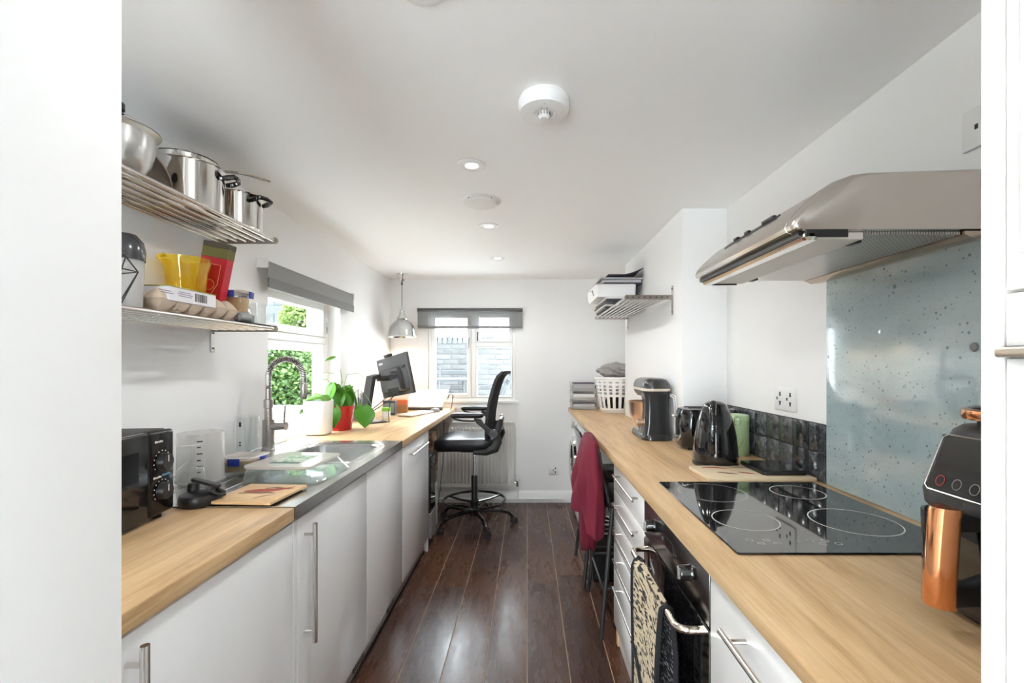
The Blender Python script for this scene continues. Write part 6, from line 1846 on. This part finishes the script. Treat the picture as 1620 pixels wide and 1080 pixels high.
# control window on the sloping front
def face(v, w):
    # point on the upper front slope; v along y, w 0 (low) .. 1 (high)
    z = 0.208 + 0.098 * w
    x_ = -0.153 + 0.0375 * max(0, (z - 0.205) / 0.105)
    return Vector((x_ - 0.0035, v, z))
bm = nb(); sheet(bm, lambda u, v: face(-0.075 + 0.15 * u, 0.05 + 0.92 * v), 4, 6, 0.003); cpn = obj('control_panel', bm, M['black_gloss'], t)
bm = nb(); tube(bm, [face(a, b) + Vector((-0.001, 0, 0)) for a, b in ((-0.068, 0.02), (0.066, 0.02), (0.075, 0.08), (0.071, 0.92), (0.062, 0.98), (-0.062, 0.98), (-0.071, 0.92), (-0.075, 0.08))], 0.0016, 6, ring=True); obj('panel_outline', bm, M['satin'], cpn)
for v, mt in ((0.050, pmat('red_ring', (0.45, 0.05, 0.05), 0.4)), (0.020, M['grey']), (-0.010, M['grey']), (-0.04, M['grey'])):
    bm = nb(); tube(bm, [face(v + 0.0075 * math.cos(2 * PI * k / 20), 0.20 + 0.085 * math.sin(2 * PI * k / 20)) + Vector((-0.0006, 0, 0)) for k in range(20)], 0.0007, 5, ring=True); obj('touch_button', bm, mt, cpn)
# basket and handle
bm = nb(); rloft(bm, [(-0.10, 0, 0.10, 0.20, 0.04, 0.030), (-0.104, 0, 0.105, 0.205, 0.04, 0.050), (-0.106, 0, 0.106, 0.206, 0.04, 0.170)]); bs = obj('basket_front', bm, M['black_gloss'], t, smooth=50)
HY = -0.012
bm = nb()
prism(bm, [(-0.150, 0.052), (-0.200, 0.050), (-0.212, 0.060), (-0.204, 0.190), (-0.196, 0.200), (-0.150, 0.188), (-0.150, 0.166), (-0.186, 0.166), (-0.192, 0.084), (-0.150, 0.080)], 'y', HY - 0.017, HY + 0.017, 0.004); hd_ = obj('handle', bm, M['black'], bs)
bm = nb()
tt = nb()
loops = []
for z_, x_ in ((0.048, -0.221), (0.054, -0.224), (0.12, -0.220), (0.196, -0.214), (0.202, -0.211)):
    loops.append([Vector((x_ + 0.020 - 0.026 * math.cos(aa), HY + 0.0205 * math.sin(aa), z_)) for aa in [math.radians(-100 + 200 * k / 14) for k in range(15)]])
loft(tt, loops); bmesh.ops.recalc_face_normals(tt, faces=tt.faces); merge(bm, tt)
obj('copper_grip', bm, M['copper'], hd_, smooth=50)

# letter trays
t = thing('letter_tray', 'stack of clear letter trays full of papers at the far worktop end', 'letter tray', (0.53, 4.325, WT))
for k in range(3):
    z0 = 0.001 + k * 0.085
    bm = nb()
    box(bm, -0.115, 0.115, -0.1, 0.1, z0, z0 + 0.004); box(bm, -0.115, -0.111, -0.1, 0.1, z0, z0 + 0.055); box(bm, 0.111, 0.115, -0.1, 0.1, z0, z0 + 0.055); box(bm, -0.115, 0.115, -0.1, -0.096, z0, z0 + 0.028)
    for u in (-0.113, 0.113):
        for v in (-0.095, 0.095):
            box(bm, u - 0.002, u + 0.002, v - 0.004, v + 0.004, z0 + 0.05, z0 + 0.085)
    obj('tray', bm, M['milky'], t)
for k, (h, mt) in enumerate(((0.045, M['paper_grey']), (0.050, M['paper']), (0.060, M['paper_grey']))):
    z0 = WT + 0.006 + k * 0.085
    bm = nb()
    rp = random.Random(k)
    zz = z0
    while zz < z0 + h:
        d_ = 0.003 + 0.006 * rp.random(); a = (rp.random() - 0.5) * 0.012
        box(bm, 0.53 - 0.100 + a, 0.53 + 0.100 + a, 4.325 - 0.090 + a, 4.325 + 0.085, zz, zz + d_ - 0.0006); zz += d_
    solo('paper_stack', bm, mt, ('grey papers in the bottom letter tray', 'white papers in the middle letter tray', 'grey papers in the top letter tray')[k], 'papers', at=(0.53, 4.325, z0), group='papers in the letter trays')
bm = nb(); box(bm, 0.435, 0.628, 4.232, 4.415, WT + 0.2385, WT + 0.247, 0.001, 1); solo('folder', bm, M['purple'], 'dark purple folder on top of the letter trays', 'folder', at=(0.53, 4.325, WT + 0.2385))

# laundry basket with clothes
t = thing('laundry_basket', 'white slotted plastic laundry basket on the far worktop', 'laundry basket', (0.79, 4.015, WT))
bm = nb()
N, Rz = 80, 30
def bp(k, j):
    z = 0.004 + 0.296 * j / Rz
    r = 0.138 + 0.050 * (j / Rz) ** 0.8
    if j < 2: r -= 0.010 * (2 - j)
    a = 2 * PI * k / N
    return (r * math.cos(a) * 1.0, r * math.sin(a) * 0.92, z)
tt = nb()
g_ = [[tt.verts.new(bp(k, j)) for k in range(N)] for j in range(Rz + 1)]
for j in range(Rz):
    for k in range(N):
        c4 = k % 4
        hole = (c4 in (1, 2)) and ((4 <= j <= 13) or (16 <= j <= 17) or (19 <= j <= 20) or (22 <= j <= 23) or j == 26)
        if hole:
            continue
        tt.faces.new((g_[j][k], g_[j][(k + 1) % N], g_[j + 1][(k + 1) % N], g_[j + 1][k]))
bmesh.ops.recalc_face_normals(tt, faces=tt.faces)
bmesh.ops.solidify(tt, geom=list(tt.faces), thickness=0.004)
for v in [v for v in tt.verts if not v.link_faces]:
    tt.verts.remove(v)
merge(bm, tt)
obj('basket_wall', bm, M['white'], t, smooth=50)
bm = nb(); lathe(bm, [(0.0, 0.002), (0.130, 0.002), (0.130, 0.006), (0, 0.006)], n=40); xf(bm, Matrix.Diagonal((1, 0.92, 1, 1))); obj('basket_floor', bm, M['white'], t)
bm = nb(); tube(bm, [(0.192 * math.cos(2 * PI * k / 48), 0.177 * math.sin(2 * PI * k / 48), 0.302) for k in range(48)], 0.010, 8, ring=True); obj('rim', bm, M['white'], t)
M['grey_cloth'] = pmat('grey_laundry', (0.36, 0.34, 0.33), 0.9, bump=0.3, bscale=200)
M['white_cloth'] = pmat('white_laundry', (0.70, 0.69, 0.68), 0.9, bump=0.3, bscale=200)
M['dark_cloth'] = pmat('dark_laundry', (0.02, 0.02, 0.022), 0.9, bump=0.3, bscale=200)
rc = random.Random(9)
def clothes(name, label, c, rx, ry, rz_, mat, seed):
    r2 = random.Random(seed)
    ph = [r2.random() * 6 for _ in range(8)]
    bm = nb()
    tt = nb()
    bmesh.ops.create_icosphere(tt, subdivisions=4, radius=1.0)
    for v in tt.verts:
        d_ = v.co.normalized()
        f = 1 + 0.10 * math.sin(d_.x * 7 + ph[0] + 3 * math.sin(d_.z * 3 + ph[5])) + 0.09 * math.sin(d_.y * 8 + ph[1] + 2.5 * math.sin(d_.x * 4 + ph[4])) + 0.07 * math.sin((d_.x + d_.y) * 13 + ph[2] + d_.z * 6) + 0.04 * math.sin(d_.z * 19 + ph[3] + d_.y * 5)
        v.co = Vector((c[0] + d_.x * f * rx, c[1] + d_.y * f * ry, c[2] + d_.z * f * rz_))
    merge(bm, tt)
    return solo(name, bm, mat, label, 'laundry', at=(c[0], c[1], c[2] - rz_), smooth=80)
clothes('laundry', 'crumpled dark clothes low in the white laundry basket', (0.79, 4.015, WT + 0.082), 0.108, 0.10, 0.062, M['dark_cloth'], 1)
clothes('laundry', 'crumpled white clothes halfway up the laundry basket', (0.79, 4.015, WT + 0.220), 0.140, 0.128, 0.055, M['white_cloth'], 2)
clothes('laundry', 'crumpled grey clothes heaped on top of the laundry basket', (0.775, 4.015, WT + 0.368), 0.145, 0.13, 0.062, M['grey_cloth'], 3)

# papers on the chimney shelf
PZ = 1.720 + 0.0078
def pile(name, label, x0, x1, y0, y1, z0, z1, mats, seed, cat='papers', skew=0.012, rot=0.0):
    r2 = random.Random(seed)
    t = thing(name, label, cat, ((x0 + x1) / 2, (y0 + y1) / 2, z0), rot)
    z = 0.0
    wx, wy = (x1 - x0) / 2, (y1 - y0) / 2
    while z < z1 - z0 - 0.003:
        d_ = min(0.004 + 0.010 * r2.random(), z1 - z0 - z)
        a, b = (r2.random() - 0.5) * skew * 2, (r2.random() - 0.5) * skew * 2
        bm = nb(); box(bm, -wx + a, wx + a, -wy + b, wy + b, z, z + d_ - 0.0008, 0.0008, 1, m=Matrix.Rotation((r2.random() - 0.5) * 0.06, 4, 'Z'))
        obj('sheaf', bm, mats[r2.randrange(len(mats))], t)
        z += d_
    return t
pile('magazine_pile', 'pile of pale magazines at the bottom of the chimney shelf stack', 0.545, 0.785, 3.15, 3.62, PZ, PZ + 0.090, [M['paper'], M['paper_grey'], M['paper'], M['dark_grey']], 1)
t = thing('file_box', 'white file box leaning over the chimney shelf edge', 'file box', (0.63, 3.42, PZ + 0.0905))
bm = nb(); rloft(bm, [(0.0, 0, 0.27, 0.42, 0.012, 0.0), (-0.004, 0, 0.282, 0.44, 0.016, 0.03), (-0.006, 0, 0.286, 0.44, 0.016, 0.086), (-0.006, 0, 0.27, 0.42, 0.012, 0.092)]); obj('box', bm, M['white'], t)
bm = nb(); tube(bm, [(-0.151, -0.12, 0.02), (-0.153, -0.10, 0.06), (-0.153, 0.02, 0.07)], 0.002, 6); obj('elastic', bm, M['black'], t)
pile('folder_pile', 'pile of dark purple folders and papers on top of the file box', 0.53, 0.80, 3.22, 3.60, PZ + 0.1832, PZ + 0.235, [M['purple'], M['paper_grey'], M['purple'], M['dark_grey']], 5, 'folders', 0.02)
t = thing('magazine', 'dark curled magazine leaning on the chimney breast', 'magazine', (0.70, 3.30, PZ + 0.241))
bm = nb(); sheet(bm, lambda u, v: (-0.13 + 0.24 * u, -0.12 + 0.30 * v, 0.004 + 0.045 * max(0, u - 0.45) ** 1.5 * 2.4 + 0.004 * math.sin(v * 5)), 14, 8, 0.006); obj('cover', bm, M['purple'], t)

# ------------------------------------------------------------------ outside: back garden seen through the end window
GZ = 0.42
def stuff_label(o, label, cat): return tag(o, label, cat, kind='stuff')
bm = nb(); box(bm, -3.2, 2.6, YB + T + 0.01, 7.6, GZ - 0.3, GZ)
tag(obj('patio', bm, pmat('pale_patio', (0.74, 0.74, 0.73), 0.9, bump=0.3, bscale=8)), 'pale paved patio outside the end window', 'patio', kind='structure')
wy = 6.9
bm = nb(); box(bm, -2.3, 0.9, wy + 0.02, wy + 0.20, GZ, 1.70)
gw = tag(obj('garden_wall', bm, pmat('pale_mortar', (0.0986, 0.0997, 0.0997), 0.95)), 'pale brick garden wall beyond the end window', 'garden wall', kind='structure')
m = pmat('weathered_brick', (0.0540, 0.0519, 0.0507), 0.9)
g = NT(m)
r = g.rand()
base_c = g.ramp(r, [(0.0, (0.0363, 0.0382, 0.0391)), (0.5, (0.0552, 0.0564, 0.0564)), (1.0, (0.0703, 0.0714, 0.0714))])
nz = g.noise(g.coords((1, 1, 1)), 28, 5, 0.7)
g.l(g.mix(g.ramp(nz, [(0.45, (0, 0, 0)), (0.65, (0.6, 0.6, 0.6))]), base_c, (0.085, 0.087, 0.087)), g.b.inputs['Base Color'])
M['brick'] = m
bp_ = None
br = random.Random(8)
nrow = 15
for j in range(nrow):
    z = 1.60 - j * 0.0765
    if z < GZ: break
    x = -2.28 + (0.115 if j % 2 else 0.0)
    while x < 0.86:
        if bp_ is None:
            bm = nb(); box(bm, -0.106, 0.106, -0.05, 0.05, -0.0325, 0.0325, 0.004, 1); bp_ = obj('brick', bm, m, gw); o = bp_
        else:
            o = bp_.copy(); COL.objects.link(o)
        o.location = (x + 0.11, wy + 0.062 - 0.008 * br.random(), z)
        x += 0.225
cp_ = None
x = -2.28
while x < 0.86:     # soldier course on top
    if cp_ is None:
        bm = nb(); box(bm, -0.0325, 0.0325, -0.07, 0.13, -0.055, 0.055, 0.004, 1); cp_ = obj('coping_brick', bm, m, gw); o = cp_
    else:
        o = cp_.copy(); COL.objects.link(o)
    o.location = (x + 0.035, wy + 0.07, 1.70 + 0.005 * br.random())
    x += 0.0765
M['garden_metal'] = pmat('grey_garden_metal', (0.0270, 0.0312, 0.0336), 0.5)
t = thing('garden_table', 'grey metal garden table outside the end window', 'garden table', (-1.02, 5.85, GZ))
bm = nb(); rloft(bm, [(0, 0, 0.62, 0.62, 0.03, 0.715), (0, 0, 0.62, 0.62, 0.03, 0.735)]); obj('table_top', bm, M['garden_metal'], t)
for u in (-0.25, 0.25):
    for v in (-0.25, 0.25):
        bm = nb(); tube(bm, [(u * 0.9, v * 0.9, 0.715), (u * 1.05, v * 1.05, 0.35), (u * 0.95, v * 0.95, 0.0)], 0.013, 8); obj('table_leg', bm, M['garden_metal'], t)
def garden_chair(label, x, y, rz):
    t = thing('garden_chair', label, 'garden chair', (x, y, GZ), rz, group='folding garden chairs')
    for e in (-0.2, 0.2):
        bm = nb(); tube(bm, [(-0.22, e, 0.0), (0.20, e, 0.86)], 0.012, 8); obj('back_leg', bm, M['garden_metal'], t)
        bm = nb(); tube(bm, [(0.22, e * 0.9, 0.0), (-0.20, e * 0.9, 0.47)], 0.012, 8); obj('front_leg', bm, M['garden_metal'], t)
    for k in range(5):
        u = -0.20 + k * 0.09
        bm = nb(); box(bm, u, u + 0.06, -0.19, 0.19, 0.455, 0.468, 0.003, 1); obj('seat_slat', bm, M['garden_metal'], t)
    for z in (0.70, 0.80):
        u = -0.22 + 0.42 * z / 0.86
        bm = nb(); box(bm, u - 0.008, u + 0.008, -0.2, 0.2, z - 0.03, z + 0.03, 0.003, 1); obj('back_slat', bm, M['garden_metal'], t)
    return t
garden_chair('folding garden chair behind the right-hand pane of the end window', -0.36, 5.75, math.radians(8))
garden_chair('folding garden chair tucked behind the garden table', -1.05, 6.45, math.radians(95))

# ------------------------------------------------------------------ outside: side garden seen through the sink window
bm = nb(); box(bm, -7.5, XL - T - 0.01, 0.0, YB + T, GZ - 0.3, GZ); box(bm, -7.5, -3.201, YB + T, 11.0, GZ - 0.3, GZ)
tag(obj('side_garden', bm, pmat('garden_path', (0.74, 0.71, 0.66), 0.95, bump=0.4, bscale=6)), 'pale garden path outside the sink window', 'path', kind='structure')
def hedge(name, label, blobs, n, size, mat, seed):
    r2 = random.Random(seed)
    verts, faces = [], []
    tot = sum(b[3] * b[4] * b[5] for b in blobs)
    for b in blobs:
        cnt = int(n * b[3] * b[4] * b[5] / tot)
        for _ in range(cnt):
            d_ = Vector((r2.gauss(0, 1), r2.gauss(0, 1), r2.gauss(0, 1))).normalized() * (0.72 + 0.32 * r2.random())
            p = Vector((b[0] + d_.x * b[3], b[1] + d_.y * b[4], b[2] + d_.z * b[5]))
            if p.z < GZ + 0.01: continue
            s = size * (0.6 + 0.8 * r2.random())
            ax = Vector((r2.gauss(0, 1), r2.gauss(0, 1), r2.gauss(0, 0.6))).normalized()
            up = Vector((r2.gauss(0, 1), r2.gauss(0, 1), r2.gauss(0, 1)))
            sd = ax.cross(up).normalized()
            i = len(verts)
            verts += [p - ax * s * 0.5, p + sd * s * 0.3, p + ax * s * 0.5, p - sd * s * 0.3]
            faces.append((i, i + 1, i + 2, i + 3))
    me = bpy.data.meshes.new('foliage')
    me.from_pydata([tuple(v) for v in verts], [], faces)
    me.materials.append(mat)
    b0 = blobs[0]
    t = thing(name, label, 'shrub', (b0[0], b0[1], GZ))
    o = bpy.data.objects.new('foliage', me); COL.objects.link(o); o.parent = t; o.location = (-b0[0], -b0[1], -GZ); o['kind'] = 'stuff'
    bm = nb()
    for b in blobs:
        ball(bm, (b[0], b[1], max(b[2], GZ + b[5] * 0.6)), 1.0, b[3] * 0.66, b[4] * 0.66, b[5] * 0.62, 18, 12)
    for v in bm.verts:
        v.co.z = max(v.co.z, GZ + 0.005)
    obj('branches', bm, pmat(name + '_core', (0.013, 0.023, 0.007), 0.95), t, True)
    bm = nb(); tube(bm, [(b0[0], b0[1], GZ), (b0[0] + 0.03, b0[1], GZ + 0.3), (b0[0], b0[1] + 0.02, b0[2])], [0.06, 0.05, 0.04], 8); obj('trunk', bm, pmat(name + '_bark', (0.050, 0.032, 0.018), 0.9), t, True)
    return t
M['ivy'] = leafy('ivy_leaves', (0.022, 0.065, 0.011), (0.122, 0.202, 0.058), 0.5, 0.35)
M['lime'] = leafy('lime_leaves', (0.079, 0.151, 0.022), (0.216, 0.274, 0.090), 0.5, 0.4)
hedge('garden_hedge', 'dense green hedge outside the lower sink window pane', [(-2.95, 5.55, 1.05, 0.42, 0.50, 0.52), (-3.15, 5.35, 1.50, 0.42, 0.45, 0.22), (-2.75, 5.75, 0.62, 0.30, 0.35, 0.35)], 15000, 0.055, M['ivy'], 3)
hedge('garden_shrub', 'bright lime shrub outside the upper sink window pane', [(-3.5, 7.25, 2.00, 0.40, 0.45, 0.42), (-3.65, 7.1, 1.45, 0.35, 0.4, 0.5)], 7000, 0.065, M['lime'], 4)
# slate-hung neighbouring wall behind
t = thing('slate_wall', 'blue-grey slate hung wall of the house next door', 'building', (-5.3, 8.3, GZ))
bm = nb(); box(bm, -7.3, -3.95, 8.05, 8.4, GZ, 4.6); obj('wall', bm, pmat('slate_backing', (0.0066, 0.0087, 0.0096), 0.9), t, True)
m = pmat('slate', (0.0141, 0.0195, 0.0216), 0.6)
g = NT(m)
g.l(g.ramp(g.rand(), [(0.0, (0.0096, 0.0135, 0.0150)), (1.0, (0.0228, 0.0291, 0.0309))]), g.b.inputs['Base Color'])
g.bump(g.noise(g.coords((1, 1, 1)), 14, 4, 0.6), 0.3, 0.01)
sl = None
rs = random.Random(2)
for j in range(12):
    for i in range(12):
        if sl is None:
            bm = nb(); box(bm, -0.138, 0.138, -0.012, 0.008, -0.075, 0.075, 0.003, 1); sl = obj('slate', bm, m, t); o = sl
        else:
            o = sl.copy(); COL.objects.link(o)
        o.location = (-7.15 + (i + (0.5 if j % 2 else 0)) * 0.283 + 5.3, 8.04 - 8.3 - 0.01 * rs.random(), 1.55 + j * 0.15 - GZ)
# white rendered wall at the right of the view
bm = nb(); box(bm, -3.06, -1.75, 6.3, 6.45, GZ, 3.4, 0.01, 1)
tag(obj('rendered_wall', bm, pmat('white_render', (0.288, 0.288, 0.281), 0.85, bump=0.2, bscale=12)), 'white rendered garden wall outside the sink window', 'wall', kind='structure')
t = thing('garden_pedestal', 'pale stone planter at the foot of the hedge', 'planter', (-2.62, 4.72, GZ))
bm = nb(); rloft(bm, [(0, 0, 0.22, 0.22, 0.02, 0.0), (0, 0, 0.36, 0.36, 0.02, 0.42), (0, 0, 0.40, 0.40, 0.02, 0.44), (0, 0, 0.40, 0.40, 0.02, 0.48), (0, 0, 0.32, 0.32, 0.02, 0.48), (0, 0, 0.30, 0.30, 0.02, 0.42)]); obj('planter_body', bm, pmat('pale_stone', (0.259, 0.256, 0.245), 0.9), t)
bm = nb(); rloft(bm, [(0, 0, 0.30, 0.30, 0.02, 0.42), (0, 0, 0.28, 0.28, 0.02, 0.43)]); obj('soil', bm, M['soil'], t)

# added wall, out of view, cuts low sky light through the sink window
bm = nb(); box(bm, -4.45, -4.25, 0.2, 6.4, GZ, 2.55, 0.01, 1)
tag(obj('added_shade_wall', bm, pmat('shade_wall_brown', (0.16, 0.13, 0.10), 0.95, bump=0.3, bscale=10)), 'added tall brown wall shading the sink window, out of view', 'garden wall', kind='structure')
